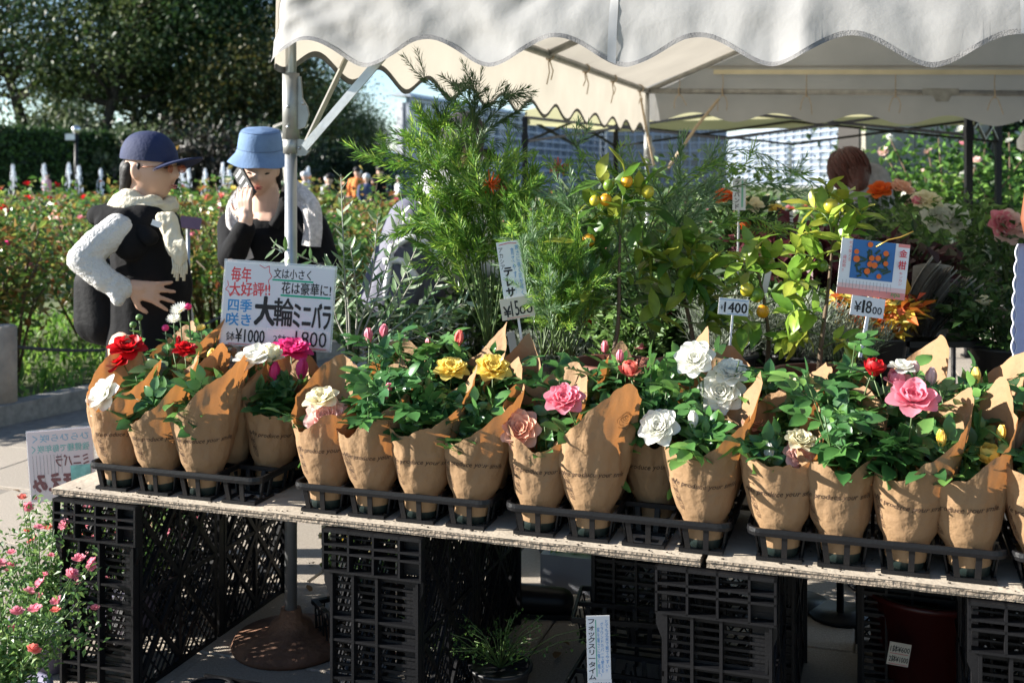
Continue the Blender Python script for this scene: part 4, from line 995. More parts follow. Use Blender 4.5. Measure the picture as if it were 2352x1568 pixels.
            if any(math.hypot(vx - b[0], vy - b[1]) < b[5] + 24 and wm.y < T(s_of(b[0], TRT + b[2] * ROW), TRT + b[2] * ROW).y + .03 for b in BL if b[4] != 'bud'): continue
            up = Vector((r.gauss(0, .25), r.gauss(-.15, .25), 1)); x = d.cross(up).normalized(); up = x.cross(d.normalized())
            Mx = Matrix((x, d.normalized(), up)).transposed().to_4x4()
            Mx = Matrix.Translation(pp) @ Mx @ Matrix.Scale(s, 4)
            bronze = key in ((0, 1, 1), (0, 2, 1), (0, 2, 2)) and r.random() < .6
            obj('leaf', r.choice(CLEAF), RLEAFB if bronze else RLEAF, t, M=Mx)
# ---- chrysanthemums standing in the first tray's back row
def daisy(x, y, rad, col, ctr, Yd, label, rr):
    p = V(x, y, Yd); b = T(s_of(x, TRT + 2 * ROW) - .03, TRT + 2 * ROW + .05, ZT + .09); t = thing('daisy_flower', label, 'flower', b, group='daisies behind the first tray')
    m = MB(); q = p - b; obj('stem', MB().tube([(0, 0, 0), q * .5 + Vector((.01, 0, .02)), q], [.003, .0025, .002], 6), STEM, t)
    r_ = rad * mpv(Yd); h = thing('x', 'x', 'x') if False else None
    ax = Vector((rr.uniform(-.3, .3), -.45, .9)); M = axis_M(q, ax, 0, r_)
    dk = obj('flower_head', MB().ell((0, 0, .05), (.28, .28, .16), 12), PET[ctr], t, M=M)
    for ring in (0, 1):
        for i in range(16):
            a = 2 * math.pi * (i + .5 * ring) / 16; pm = MB(); 
            if (ring, i) == (0, 0): globals()['_DP'] = MB().add([(-.06, -.15, 0), (.06, -.15, 0), (.10, -.7, .02), (0, -1.0, .0), (-.10, -.7, .02)], [(0, 1, 2, 3, 4)]).mesh('petal')
            obj('petal', _DP, PET[col], dk, M=Matrix.Rotation(a, 4, 'Z') @ Matrix.Rotation(-.35 - .4 * ring, 4, 'X'))
    for k in range(5):
        f = .35 + .12 * k; a = k * 2.3
        m.leaf(q * f, Vector((math.cos(a), math.sin(a), .5)), Vector((0, 0, 1)), .045, .026)
    obj('foliage', m, RLEAF, t, kind='stuff')
rr = random.Random(3); YD = T(.4, TRT + 2 * ROW).y
daisy(413, 714, 24, 'white', 'yellow', YD, 'white daisy standing highest above the first tray', rr)
daisy(399, 736, 20, 'white', 'cream', YD, 'paler white daisy just left of the highest daisy', rr)
daisy(462, 755, 14, 'yellow', 'yellow', YD, 'small yellow daisy left of the big price sign', rr)
for x, y, c, lab in ((320, 728, 'cream', 'green unopened flower bud highest above the red roses'), (432, 703, 'hot', 'pink flower bud right of the daisies'), (306, 745, 'cream', 'small green bud left of the highest bud'), (380, 752, 'hot', 'dark pink bud below the white daisies')):
    p = V(x, y, YD); b = T(s_of(x, TRT + 2 * ROW), TRT + 2 * ROW + .05, ZT + .09); q = p - b; t = thing('flower_bud', lab, 'flower bud', b, group='buds behind the first tray')
    obj('stem', MB().tube([(0, 0, 0), q * .5, q], .0026, 6), STEM, t); obj('bud', MB().ell(q, (.011, .011, .010), 10), SEPAL if c == 'cream' else PET[c], t)
    m = MB()
    for k in range(6): a = k * 2.1; m.leaf(q * (.4 + .09 * k), Vector((math.cos(a), math.sin(a), .4)), Vector((0, 0, 1)), .05, .03)
    obj('foliage', m, RLEAF, t, kind='stuff')
# ================================================================ POTTED SHRUBS BEHIND THE ROSES
TERRA = mat('red brown plastic pot', (.16, .05, .03), .6, .1); POTB = mat('black nursery pot', (.015, .015, .016), .5, .1); POTL = mat('lavender grey pot', (.16, .15, .23), .5, .1)
def potm(h, r1, r2): return MB().lathe([(0, 0), (r1, 0), (r2, h * .93), (r2 * 1.08, h * .93), (r2 * 1.08, h), (r2 * .95, h), (r2 * .9, h * .9), (0, h * .9)], 22)
NEED = mat('bright needle leaves', (.10, .22, .04), .4, .15, 20, trans=.4, isl=1, cols=[(.045, .105, .02), (.09, .20, .03), (.16, .28, .04), (.28, .37, .06)])
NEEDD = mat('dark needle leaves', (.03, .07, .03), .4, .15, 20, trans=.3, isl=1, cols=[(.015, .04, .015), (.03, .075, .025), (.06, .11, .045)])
NEEDS = mat('silver green needle leaves', (.12, .2, .1), .35, .15, 20, trans=.3, isl=1, cols=[(.06, .13, .05), (.11, .20, .08), (.22, .30, .19), (.05, .11, .04)])
OLIVE = mat('olive leaf', (.1, .15, .08), .38, .15, 20, trans=.2, cols=[(.05, .10, .04), (.08, .15, .06), (.15, .21, .11), (.32, .37, .28), (.12, .22, .06)])
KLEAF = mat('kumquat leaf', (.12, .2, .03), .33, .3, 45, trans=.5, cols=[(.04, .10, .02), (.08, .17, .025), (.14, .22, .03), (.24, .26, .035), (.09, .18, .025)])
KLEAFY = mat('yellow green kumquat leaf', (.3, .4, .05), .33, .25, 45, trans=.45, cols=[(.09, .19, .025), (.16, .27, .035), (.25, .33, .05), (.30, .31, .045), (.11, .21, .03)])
FRUITO = mat('ripe kumquat', (.70, .30, .015), .35, .1, 20, bump=.1, bscale=200); FRUITG = mat('green kumquat', (.12, .20, .02), .35, .2, 12, bump=.1, bscale=200); FRUITY = mat('turning kumquat', (.42, .36, .03), .35, .25, 12)

def poly_at(pts, f):
    L = [0]
    for a, b in zip(pts[:-1], pts[1:]): L.append(L[-1] + (b - a).length)
    d = f * L[-1]
    for i in range(len(pts) - 1):
        if d <= L[i + 1] or i == len(pts) - 2:
            k = (d - L[i]) / max(1e-9, L[i + 1] - L[i]); return pts[i].lerp(pts[i + 1], k), (pts[i + 1] - pts[i]).normalized()
def smooth_poly(pts, n=10):                           # Catmull-Rom through the given points
    P_ = [pts[0] * 2 - pts[1]] + pts + [pts[-1] * 2 - pts[-2]]; out = []
    for i in range(1, len(P_) - 2):
        for k in range(n):
            t = k / n; a, b, c, d = P_[i - 1], P_[i], P_[i + 1], P_[i + 2]
            out.append(.5 * ((2 * b) + (c - a) * t + (2 * a - 5 * b + 4 * c - d) * t * t + (3 * b - a - 3 * c + d) * t ** 3))
    return out + [pts[-1]]
def needles(m, pts, n, L, Wd, r, f0=.0, ang=.8):
    for k in range(n):
        f = f0 + (1 - f0) * (k + r.random()) / n; p, d = poly_at(pts, f); a = k * 2.39996 + r.uniform(-.4, .4)
        x = d.orthogonal().normalized(); y = d.cross(x); q = x * math.cos(a) + y * math.sin(a)
        an = ang * r.uniform(.7, 1.25) * (1 - .45 * f ** 6); l = L * r.uniform(.65, 1.15) * (1 - .35 * f ** 8)
        m.leaf(p, d * math.cos(an) + q * math.sin(an), q + Vector((0, 0, .4)), l, Wd, .1)
def needle_branch(parent, pv, Ys, matl, seed, n=150, L=.045, Wd=.0042, twigs=6, tl=.10, rad=.0028, f0=.2, ang=.75):
    r = random.Random(seed)
    if not isinstance(Ys, (list, tuple)): Ys = [Ys + .05 * r.uniform(-1, 1) * i for i in range(len(pv))]
    pts = smooth_poly([V(x, y, Yy) for (x, y), Yy in zip(pv, Ys)], 6)
    b = obj('branch', MB().tube(pts, [rad * (1 - .65 * i / (len(pts) - 1)) for i in range(len(pts))], 5), STEM, parent)
    m = MB(); needles(m, pts, n, L, Wd, r, f0, ang)
    for k in range(twigs):
        f = r.uniform(max(.25, f0), .95); p, d = poly_at(pts, f); q = Vector((r.gauss(0, 1), r.gauss(0, .6), r.gauss(.25, .8))).normalized()
        e = (d * .75 + q * .75).normalized(); l = tl * r.uniform(.6, 1.3); tw = [p, p + e * l * .5, p + e * l + Vector((0, 0, r.uniform(-.015, .02)))]
        m.tube(tw, [.0013, .0011, .0007], 4); needles(m, tw, int(n * .30), L * .85, Wd * .9, r, .05, ang)
    obj('needle_leaves', m, matl, b, kind='stuff')

YG = 3.30
# --- spidery shrub with orange flowers
gs = T(s_of(1120, .62), .62, ZT); gv = thing('grevillea_shrub', 'bright green needle leaved shrub with orange flowers behind the price sign', 'shrub', (0, 0, 0))
obj('pot', potm(.19, .08, .105), POTB, gv, loc=gs)
GB = [[(1120, 800), (1095, 600), (1000, 400), (862, 338)], [(1120, 800), (1090, 560), (980, 360), (905, 300)], [(1120, 790), (1080, 560), (1010, 340), (962, 252)], [(1115, 790), (1060, 540), (960, 400), (868, 372)],
      [(1120, 790), (1090, 520), (1020, 330), (1000, 282)], [(1120, 790), (1100, 520), (1060, 380), (1040, 300)], [(1120, 780), (1080, 560), (990, 470), (930, 440)], [(1125, 780), (1110, 520), (1100, 400), (1080, 300)],
      [(1125, 780), (1130, 560), (1150, 420), (1185, 345)], [(1125, 780), (1140, 520), (1120, 420), (1130, 330)], [(1120, 780), (1050, 600), (960, 530), (905, 540)], [(1120, 780), (1070, 600), (1000, 520), (945, 500)],
      [(1130, 780), (1160, 560), (1210, 460), (1235, 380)], [(1130, 780), (1150, 540), (1100, 440), (1040, 395)], [(1130, 780), (1160, 560), (1180, 470), (1160, 400)]]
rj = random.Random(12)
for k, b in enumerate(GB + GB[::2]):
    b2 = b if k < len(GB) else [b[0]] + [(x + rj.uniform(-38, 38), y + rj.uniform(-10, 50)) for x, y in b[1:]]
    needle_branch(gv, b2, YG + .06 * math.sin(k * 1.7), NEED, 200 + k, 130, .048, .005, 8, .11, f0=.35)
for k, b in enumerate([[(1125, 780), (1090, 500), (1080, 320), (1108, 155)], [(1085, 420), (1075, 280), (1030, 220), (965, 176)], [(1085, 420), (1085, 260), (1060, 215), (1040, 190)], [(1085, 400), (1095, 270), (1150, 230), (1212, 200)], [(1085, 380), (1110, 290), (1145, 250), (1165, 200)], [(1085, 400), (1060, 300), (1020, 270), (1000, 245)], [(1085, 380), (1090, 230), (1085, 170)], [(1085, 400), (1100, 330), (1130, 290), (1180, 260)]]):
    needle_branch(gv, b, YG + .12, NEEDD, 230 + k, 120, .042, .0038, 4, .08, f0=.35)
def spider_flower(x, y, Yd, rad, parent, seed, col='orange'):
    r = random.Random(seed); c = V(x, y, Yd); m = MB(); rr_ = rad * mpv(Yd)
    for k in range(34):
        d = Vector((r.gauss(0, 1), r.gauss(-.3, .8), r.gauss(.1, .8))).normalized(); m.tube([c, c + d * rr_ * .6, c + d * rr_ + Vector((0, 0, rr_ * r.uniform(-.3, .3)))], [.0022, .002, .0014], 4)
    obj('flower', m, PET[col], parent)
spider_flower(1126, 422, YG - .08, 26, gv, 1); spider_flower(1168, 438, YG - .05, 20, gv, 2, 'coral'); spider_flower(1283, 385, YG + .05, 22, gv, 3, 'coral')
# --- arching grey shrub at the right of it
gs = T(s_of(1500, .80), .80, ZT); g2 = thing('grey_needle_shrub', 'grey green shrub with long arching needle branches over the kumquats', 'shrub'); obj('pot', potm(.19, .08, .105), POTB, g2, loc=gs)
for k, b in enumerate([[(1500, 790), (1480, 560), (1600, 390), (1850, 395)], [(1500, 790), (1490, 540), (1640, 370), (1740, 350), (1900, 440)], [(1500, 790), (1540, 560), (1560, 420), (1562, 312)], [(1500, 790), (1420, 520), (1340, 420), (1250, 375)], [(1500, 790), (1450, 500), (1360, 390), (1300, 300)],
                       [(1500, 790), (1560, 560), (1640, 450), (1760, 420), (1860, 470)], [(1500, 790), (1470, 500), (1420, 400), (1330, 345)], [(1500, 780), (1570, 500), (1590, 440), (1700, 385)], [(1500, 790), (1530, 520), (1500, 420), (1440, 380)], [(1500, 780), (1600, 560), (1720, 500), (1800, 540)], [(1500, 790), (1550, 560), (1580, 480), (1660, 420)], [(1500, 790), (1400, 600), (1300, 470), (1230, 440)]]):
    needle_branch(g2, b, T(1.6, .8).y + .08 * math.sin(k * 2.1), NEEDS if k % 3 else NEED, 300 + k, 130, .043, .0045, 5, .09, f0=.4)
# --- feathery acacia
gs = T(s_of(1290, .60), .60, ZT); ac = thing('acacia_shrub', 'feathery light green acacia with many thin upright stems behind its name tag', 'shrub'); obj('pot', potm(.19, .08, .105), POTB, ac, loc=gs)
r = random.Random(77)
for k in range(46):
    x0 = 1270 + r.uniform(-30, 50); xt = 1160 + 265 * (k + .5) / 46 + r.uniform(-20, 20); yt = r.uniform(440, 640)
    needle_branch(ac, [(x0, 815), (x0 * .5 + xt * .5 + r.uniform(-15, 15), 690), (xt, yt)], T(1.35, .6).y + r.uniform(-.1, .1), NEED if k % 4 else NEEDS, 400 + k, 110, .030, .0032, 10, .085, .0024, f0=.25, ang=.6)
# --- olive
def leaf_mesh(seed, L, Wd, curl, fold=.28, rows=((0, .03), (.14, .30), (.4, .5), (.68, .40), (.88, .18), (1, 0))):
    r = random.Random(seed); m = MB(); vs = []
    for t, w in rows:
        z = -curl * L * t * t + .02 * L * math.sin(t * 6 + seed)
        for sx in (-1, 0, 1): vs.append((sx * w * Wd, t * L, z + abs(sx) * w * Wd * fold + .04 * Wd * math.sin(9 * t + sx + seed)))
    m.add(vs, [q for i in range(len(rows) - 1) for q in ((i * 3, i * 3 + 1, i * 3 + 4, i * 3 + 3), (i * 3 + 1, i * 3 + 2, i * 3 + 5, i * 3 + 4))], 0, True); return m.mesh('leaf')
OL = [leaf_mesh(i, .052, .0125, .1 * i - .1, .2) for i in range(3)]; KL = [leaf_mesh(i + 5, .075, .033, .10 + .08 * i, .3) for i in range(5)]
def put_leaf(parent, me, p, d, up, s, matl):
    d = d.normalized(); x = d.cross(up); x = x.normalized() if x.length > 1e-4 else Vector((1, 0, 0)); z = x.cross(d)
    obj('leaf', me, matl, parent, M=Matrix.Translation(p) @ Matrix((x, d, z)).transposed().to_4x4() @ Matrix.Scale(s, 4))
ov = thing('olive_tree', 'young olive tree with narrow silvery leaves right of the price sign', 'olive tree'); obj('pot', potm(.17, .07, .095), POTB, ov, loc=T(s_of(840, .56), .56, ZT))
r = random.Random(31); Yo = T(.75, .56).y
for k, b in enumerate([[(800, 800), (792, 640), (783, 400)], [(810, 800), (850, 660), (868, 500)], [(820, 800), (900, 690), (985, 505)], [(830, 800), (960, 710), (1040, 590)], [(805, 790), (790, 650), (720, 600), (625, 568)], [(830, 800), (930, 770), (1075, 690)], [(820, 800), (880, 640), (925, 470)],
                       [(815, 800), (820, 690), (805, 560)], [(825, 800), (900, 720), (950, 640)], [(835, 810), (1000, 760), (1040, 740)], [(800, 790), (770, 720), (760, 610)]]):
    pts = smooth_poly([V(x, y, Yo + r.uniform(-.05, .05) * i) for i, (x, y) in enumerate(b)], 6)
    br = obj('branch', MB().tube(pts, [.0035 * (1 - .6 * i / len(pts)) for i in range(len(pts))], 5), mat('pale grey twig', (.30, .29, .25), .7, .2, 30), ov)
    n = 34 if k < 7 else 26
    for q in range(n):
        f = .22 + .78 * (q + r.random() * .6) / n; p, d = poly_at(pts, min(f, 1)); a = (q // 2) * 1.57 + (q % 2) * math.pi + r.uniform(-.4, .4)
        x = d.orthogonal().normalized(); y = d.cross(x); o_ = x * math.cos(a) + y * math.sin(a); put_leaf(br, OL[q % 3], p, d * .75 + o_ * .9, Vector((r.gauss(0, .4), r.gauss(-.3, .4), 1)), r.uniform(.75, 1.15), OLIVE)
# --- kumquats
def fruit(parent, x, y, Yd, rad, m_): c = V(x, y, Yd); q = rad * mpv(Yd); f = obj('kumquat_fruit', MB().ell((0, 0, 0), (q, q, q * 1.08), 14), m_, parent, loc=c, rot=(.2, .3, 0)); obj('fruit_cap', MB().ell((0, 0, q * 1.05), (q * .25, q * .25, q * .12), 8), SEPAL, f)
def kumquat(label, base, Yd, trunk, twigs, lm, fruits, seed, sz=1.0, per=9, pm=TERRA):
    per = int(per * 1.7); sz *= 1.25
    r = random.Random(seed); t = thing('kumquat_tree', label, 'kumquat tree', group='potted kumquat trees'); p0 = V(base[0], base[1], Yd)
    obj('pot', potm(max(.12, p0.z - ZT), .085, .115), pm, t, loc=(p0.x, p0.y, ZT))
    pts = smooth_poly([V(x, y, Yd) for x, y in trunk], 5); obj('trunk', MB().tube(pts, [.0075 * (1 - .6 * i / len(pts)) for i in range(len(pts))], 7), STEMB, t)
    for k, tw in enumerate(twigs):
        pt_ = smooth_poly([V(x, y, Yd + r.uniform(-.06, .06) * (i > 0)) for i, (x, y) in enumerate(tw)], 5)
        br = obj('branch', MB().tube(pt_, [.003 * (1 - .55 * i / len(pt_)) for i in range(len(pt_))], 5), STEM, t)
        for q in range(per):
            f = .30 + .70 * (q + .5) / per; p, d = poly_at(pt_, f); a = q * 2.4 + r.uniform(-.4, .4); x = d.orthogonal().normalized(); y = d.cross(x); o_ = x * math.cos(a) + y * math.sin(a)
            put_leaf(br, KL[(q + k) % 5], p, d * .55 + o_ * .85 + Vector((0, -.1, .05)), Vector((r.gauss(0, .4), r.gauss(-.35, .3), 1)), sz * r.uniform(.7, 1.12), lm)
    for x, y, rad, m_ in fruits: fruit(t, x, y, Yd - .03, rad, m_)
    return t
YK = T(1.6, .60).y
kumquat('kumquat tree with orange and green fruit left of the 1400 yen tag', (1408, 828), YK, [(1405, 830), (1420, 740), (1422, 620), (1425, 520)],
        [[(1424, 560), (1415, 470), (1370, 405)], [(1424, 540), (1430, 460), (1440, 385)], [(1424, 540), (1460, 470), (1495, 400)], [(1422, 600), (1370, 560), (1325, 560)], [(1422, 640), (1390, 600), (1355, 545)], [(1422, 600), (1460, 570), (1500, 580)], [(1421, 680), (1470, 640), (1510, 600)], [(1421, 700), (1370, 690), (1350, 640)], [(1424, 560), (1400, 500), (1345, 470)], [(1420, 720), (1480, 740), (1560, 690)]], KLEAF,
        [(1398, 425, 13, FRUITG), (1440, 416, 14, FRUITO), (1366, 460, 12, FRUITY), (1391, 458, 14, FRUITO), (1352, 551, 15, FRUITO), (1488, 440, 15, FRUITY)], 21, .92, 7)
kumquat('bushy kumquat tree in the middle with green fruit pairs', (1600, 830), YK + .06, [(1600, 830), (1585, 740), (1560, 640), (1550, 560)],
        [[(1565, 650), (1540, 600), (1510, 560)], [(1560, 640), (1580, 590), (1600, 540)], [(1565, 660), (1600, 640), (1640, 600)], [(1570, 690), (1530, 680), (1500, 690)], [(1575, 700), (1610, 680), (1650, 690)], [(1558, 620), (1555, 570), (1550, 520)], [(1580, 740), (1620, 740), (1660, 720)], [(1560, 640), (1590, 640), (1600, 660)]], KLEAF,
        [(1544, 557, 14, FRUITG), (1570, 626, 15, FRUITG), (1600, 634, 15, FRUITY)], 22, .95, 8)
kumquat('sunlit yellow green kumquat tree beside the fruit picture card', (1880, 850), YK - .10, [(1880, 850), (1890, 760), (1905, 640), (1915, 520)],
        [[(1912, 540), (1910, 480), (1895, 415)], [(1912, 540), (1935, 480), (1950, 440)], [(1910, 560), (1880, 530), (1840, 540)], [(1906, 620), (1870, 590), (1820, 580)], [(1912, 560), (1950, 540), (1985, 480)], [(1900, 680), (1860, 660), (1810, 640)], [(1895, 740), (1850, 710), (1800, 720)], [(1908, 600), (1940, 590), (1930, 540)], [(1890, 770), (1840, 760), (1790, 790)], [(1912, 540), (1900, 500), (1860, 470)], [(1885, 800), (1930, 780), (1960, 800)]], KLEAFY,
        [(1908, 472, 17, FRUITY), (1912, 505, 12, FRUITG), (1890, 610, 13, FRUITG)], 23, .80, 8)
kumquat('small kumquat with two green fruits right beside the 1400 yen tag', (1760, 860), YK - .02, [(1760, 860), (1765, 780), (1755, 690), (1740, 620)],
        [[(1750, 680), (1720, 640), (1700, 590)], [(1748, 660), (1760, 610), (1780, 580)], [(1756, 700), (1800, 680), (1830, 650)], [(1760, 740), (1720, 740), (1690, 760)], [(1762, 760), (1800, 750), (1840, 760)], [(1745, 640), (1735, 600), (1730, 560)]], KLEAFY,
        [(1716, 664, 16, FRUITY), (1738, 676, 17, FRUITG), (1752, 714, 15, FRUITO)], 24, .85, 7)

# ---- lower filler plants standing behind: each its own potted plant
def potted(name, label, x, y, Yd, w, h, cols, seed, n=900, lf=.03, blooms=(), asp=.6, upr=.3):
    r = random.Random(seed); p = V(x, y, Yd); z0 = p.z; t = thing(name, label, 'potted plant', (p.x, Yd, 0), group='potted plants behind the stall')
    pz = z0 - .15; obj('pot', potm(.16, .075, .10), POTB, t, loc=(0, 0, pz))
    if pz > .05: obj('stand', MB().tube([(0, 0, .01), (0, 0, pz)], .012, 8).lathe([(0, 0), (.10, 0), (.10, .012), (0, .014)], 16).lathe([(0, pz - .006), (.09, pz - .006), (.09, pz), (0, pz)], 16), BLACKP, t)
    m = MB(); st = MB()
    for k in range(9): a = r.uniform(0, 6.28); st.tube([(0, 0, z0 - .03), (math.cos(a) * w * .3, math.sin(a) * w * .3, z0 + h * .5), (math.cos(a) * w * .75, math.sin(a) * w * .7, z0 + h * r.uniform(.6, 1))], [.004, .003, .002], 5)
    for _ in range(n):
        a = r.uniform(0, 6.28); q = r.random() ** .5; z = r.random() ** .8; pr = Vector((math.cos(a) * w * q * (.6 + .5 * z), math.sin(a) * w * q * (.6 + .5 * z), z0 + h * z * (1.05 - .3 * q)))
        m.leaf(pr, Vector((math.cos(a) * .7 + r.gauss(0, .5), math.sin(a) * .7 + r.gauss(0, .5), upr + r.gauss(0, .4))), Vector((r.gauss(0, .4), r.gauss(-.2, .4), 1)), lf * r.uniform(.6, 1.3), lf * asp)
    ml = mat(name + ' leaves %d' % seed, cols[0], .5, .15, 10, trans=.3, isl=1, cols=cols)
    obj('foliage', m, ml, t, kind='stuff'); obj('stem', st, STEM, t)
    for (bx, by, rad, c, kind, ax) in blooms:
        q = V(bx, by, Yd - .05) - Vector((p.x, Yd, 0)); bloom(t, q, ax, rad * mpv(Yd), c, kind, r); obj('stem', MB().tube([(q.x * .4, q.y * .4, z0), q * .6 + Vector((0, 0, z0 * .4)), q], .0028, 5), STEM, t)
    return t
DG = [(.012, .03, .01), (.025, .06, .015), (.05, .10, .025)]; SG = [(.10, .12, .09), (.18, .21, .16), (.28, .31, .26)]; MG = [(.03, .07, .015), (.07, .14, .03), (.13, .22, .05)]
potted('silver_lavender', 'silver grey feathery lavender under the 1400 yen tag', 1665, 815, 3.55, .15, .20, SG, 1, 1600, .035, asp=.1, upr=.9)
potted('silver_lavender', 'silver plant mound behind the left kumquat trunk', 1300, 835, 4.1, .22, .12, SG, 2, 1500, .03, asp=.25, upr=.9)
potted('silver_lavender', 'grey feathery plant below the fruit picture card', 1930, 830, 3.5, .16, .14, [(.05, .07, .04), (.10, .13, .08), (.2, .22, .17)], 3, 1500, .035, asp=.1, upr=.9)
potted('silver_lavender', 'grey lavender behind the sunlit kumquat', 1830, 815, 3.6, .16, .20, SG, 33, 1500, .04, asp=.1, upr=.9)
potted('coleus_plant', 'coleus with red and yellow leaves beside the 1800 yen tag stick', 2015, 775, 3.75, .15, .16, [(.30, .03, .02), (.45, .12, .02), (.45, .35, .05), (.25, .22, .03)], 4, 330, .055, asp=.6)
potted('heuchera_plant', 'dark wine red leaved plant behind the small kumquat', 1830, 650, 4.2, .22, .22, [(.03, .008, .012), (.07, .015, .02), (.12, .03, .04)], 5, 420, .075, asp=.75)
potted('heuchera_plant', 'dark wine red plant behind the fruit picture card', 2040, 720, 4.3, .26, .30, [(.02, .008, .01), (.05, .012, .015), (.02, .03, .012)], 6, 480, .07, asp=.75)
potted('rose_plant', 'tall dark rose plant with orange and white blooms behind the kumquats', 1710, 640, 4.3, .17, .32, DG, 7, 420, .055, [(1662, 452, 24, 'orange', 'full', (-.2, -.5, .8)), (1726, 470, 26, 'cream', 'full', (.1, -.5, .8)), (1785, 482, 20, 'yellow', 'open', (.1, -.3, .9)), (1710, 530, 18, 'orange', 'half', (0, -.3, .9)), (1745, 530, 20, 'orange', 'open', (0, -.4, .9))])
potted('rose_plant', 'leafy rose plant with red buds behind the middle kumquat', 1480, 820, 4.0, .24, .42, DG, 8, 650, .05, [(1535, 735, 14, 'red', 'half', (0, -.2, 1)), (1355, 735, 16, 'red', 'open', (0, -.5, .8)), (1322, 720, 14, 'red', 'half', (0, -.5, .8))])
potted('rose_plant', 'low pink flowered plant behind the kraft cones right of the trunk', 1440, 835, 3.75, .16, .2, MG, 9, 350, .035, [(1390, 812, 11, 'pink', 'bud', (0, 0, 1)), (1470, 806, 12, 'pink', 'half', (0, 0, 1))])
potted('leafy_plant', 'dark leafy plant filling the shade behind the olive tree', 900, 820, 4.3, .26, .22, DG, 10, 700, .05)
potted('leafy_plant', 'yellow green mound of leaves behind the middle kumquat', 1560, 835, 4.2, .30, .22, [(.10, .16, .02), (.22, .26, .04), (.06, .10, .02)], 11, 900, .035)
potted('leafy_plant', 'dark bushy plant behind the acacia stems', 1240, 820, 4.5, .25, .40, DG, 12, 700, .05)
potted('leafy_plant', 'dark bushy plant under the arching grey shrub', 1640, 740, 4.6, .32, .45, DG, 13, 900, .05)
potted('leafy_plant', 'dark bushy plant left of the folded newspaper', 1950, 780, 4.7, .32, .5, DG, 14, 900, .05)
potted('leafy_plant', 'mid green plant with serrated leaves at the right edge', 2300, 800, 3.7, .2, .2, DG, 15, 600, .05, [(2260, 700, 14, 'cream', 'half', (0, -.3, 1))])
YW = 5.2
potted('rose_plant', 'big rose bush with large white blooms under the black tent post', 2190, 700, YW, .32, .55, MG, 16, 1100, .055, [(2150, 498, 33, 'white', 'full', (-.2, -.7, .5)), (2192, 504, 36, 'white', 'full', (.1, -.8, .4)), (2128, 462, 32, 'cream', 'full', (0, -.5, .8)), (2104, 468, 12, 'pink', 'half', (0, -.4, .9)), (2250, 556, 26, 'white', 'open', (0, -.5, .8)), (2268, 538, 18, 'white', 'half', (0, -.5, .8)), (2273, 598, 30, 'white', 'full', (.2, -.7, .5)), (2310, 535, 16, 'white', 'half', (0, -.4, .9)), (2235, 580, 20, 'white', 'half', (0, -.4, .9))])
potted('dahlia_plant', 'plant with one large pink dahlia at the right edge', 2330, 700, 4.9, .2, .42, DG, 17, 500, .05, [(2315, 520, 38, 'pale', 'full', (0, -.9, .3)), (2300, 512, 30, 'pink', 'open', (0, -.9, .3))])
potted('rose_plant', 'rose plant with two big orange blooms in front of the brick wall', 2045, 610, 6.0, .24, .40, DG, 18, 700, .055, [(2022, 437, 28, 'orange', 'open', (-.2, -.4, .8)), (2070, 434, 29, 'peach', 'open', (.2, -.4, .8)), (2090, 478, 14, 'pale', 'half', (0, -.4, .9))])
for k, (x, y, Y_, sc, hs, cs, lab) in enumerate(((2180, 400, 12.3, 1.7, 1.9, ['white', 'pale', 'cream'], 'tall leafy rose bush left of the black tent post'), (2325, 400, 12.4, 1.8, 1.8, ['white', 'pink', 'yellow'], 'tall leafy rose bush right of the black tent post'), (2120, 400, 12.1, 1.1, 1.4, ['pink', 'white'], 'rose bush in front of the brick wall panels'), (2250, 400, 13.2, 1.8, 2.0, ['white', 'hot'], 'deep green rose bush behind the black tent post'))):
    p = V(x, y, Y_); bush(p.x, Y_, sc, hs, cs, False, lab, None, True, 14, 0, 1.5)
for k, (x, y, Yd, w_, h_, cc, lab) in enumerate(((1080, 820, 4.6, .28, .30, DG, 'dark foliage plant behind the grevillea pot'), (1360, 820, 4.2, .26, .38, DG, 'dark leafy plant between acacia and kumquat trunk'), (1480, 780, 4.7, .34, .5, MG, 'fresh green plant behind the kumquat trunk'), (1580, 825, 3.9, .22, .30, DG, 'dark green plant right behind the middle kumquat'), (1700, 825, 4.0, .25, .30, MG, 'fresh green plant behind the 1400 yen tag'), (1790, 830, 3.9, .22, .26, DG, 'dark plant below the wine red leaves'), (1880, 810, 4.3, .28, .4, DG, 'dark plant behind the sunlit kumquat stem'), (2100, 790, 4.5, .3, .45, DG, 'dark plant behind the newspapers'), (1200, 720, 5.2, .4, .5, MG, 'loose green plant far behind the acacia'), (1420, 640, 5.6, .45, .55, DG, 'dark rose leaves behind the arching shrub'), (1600, 600, 6.0, .5, .6, MG, 'green rose leaves far behind the kumquats'))):
    potted('leafy_plant', lab, x, y, Yd, w_, h_, cc, 60 + k, 800, .05)
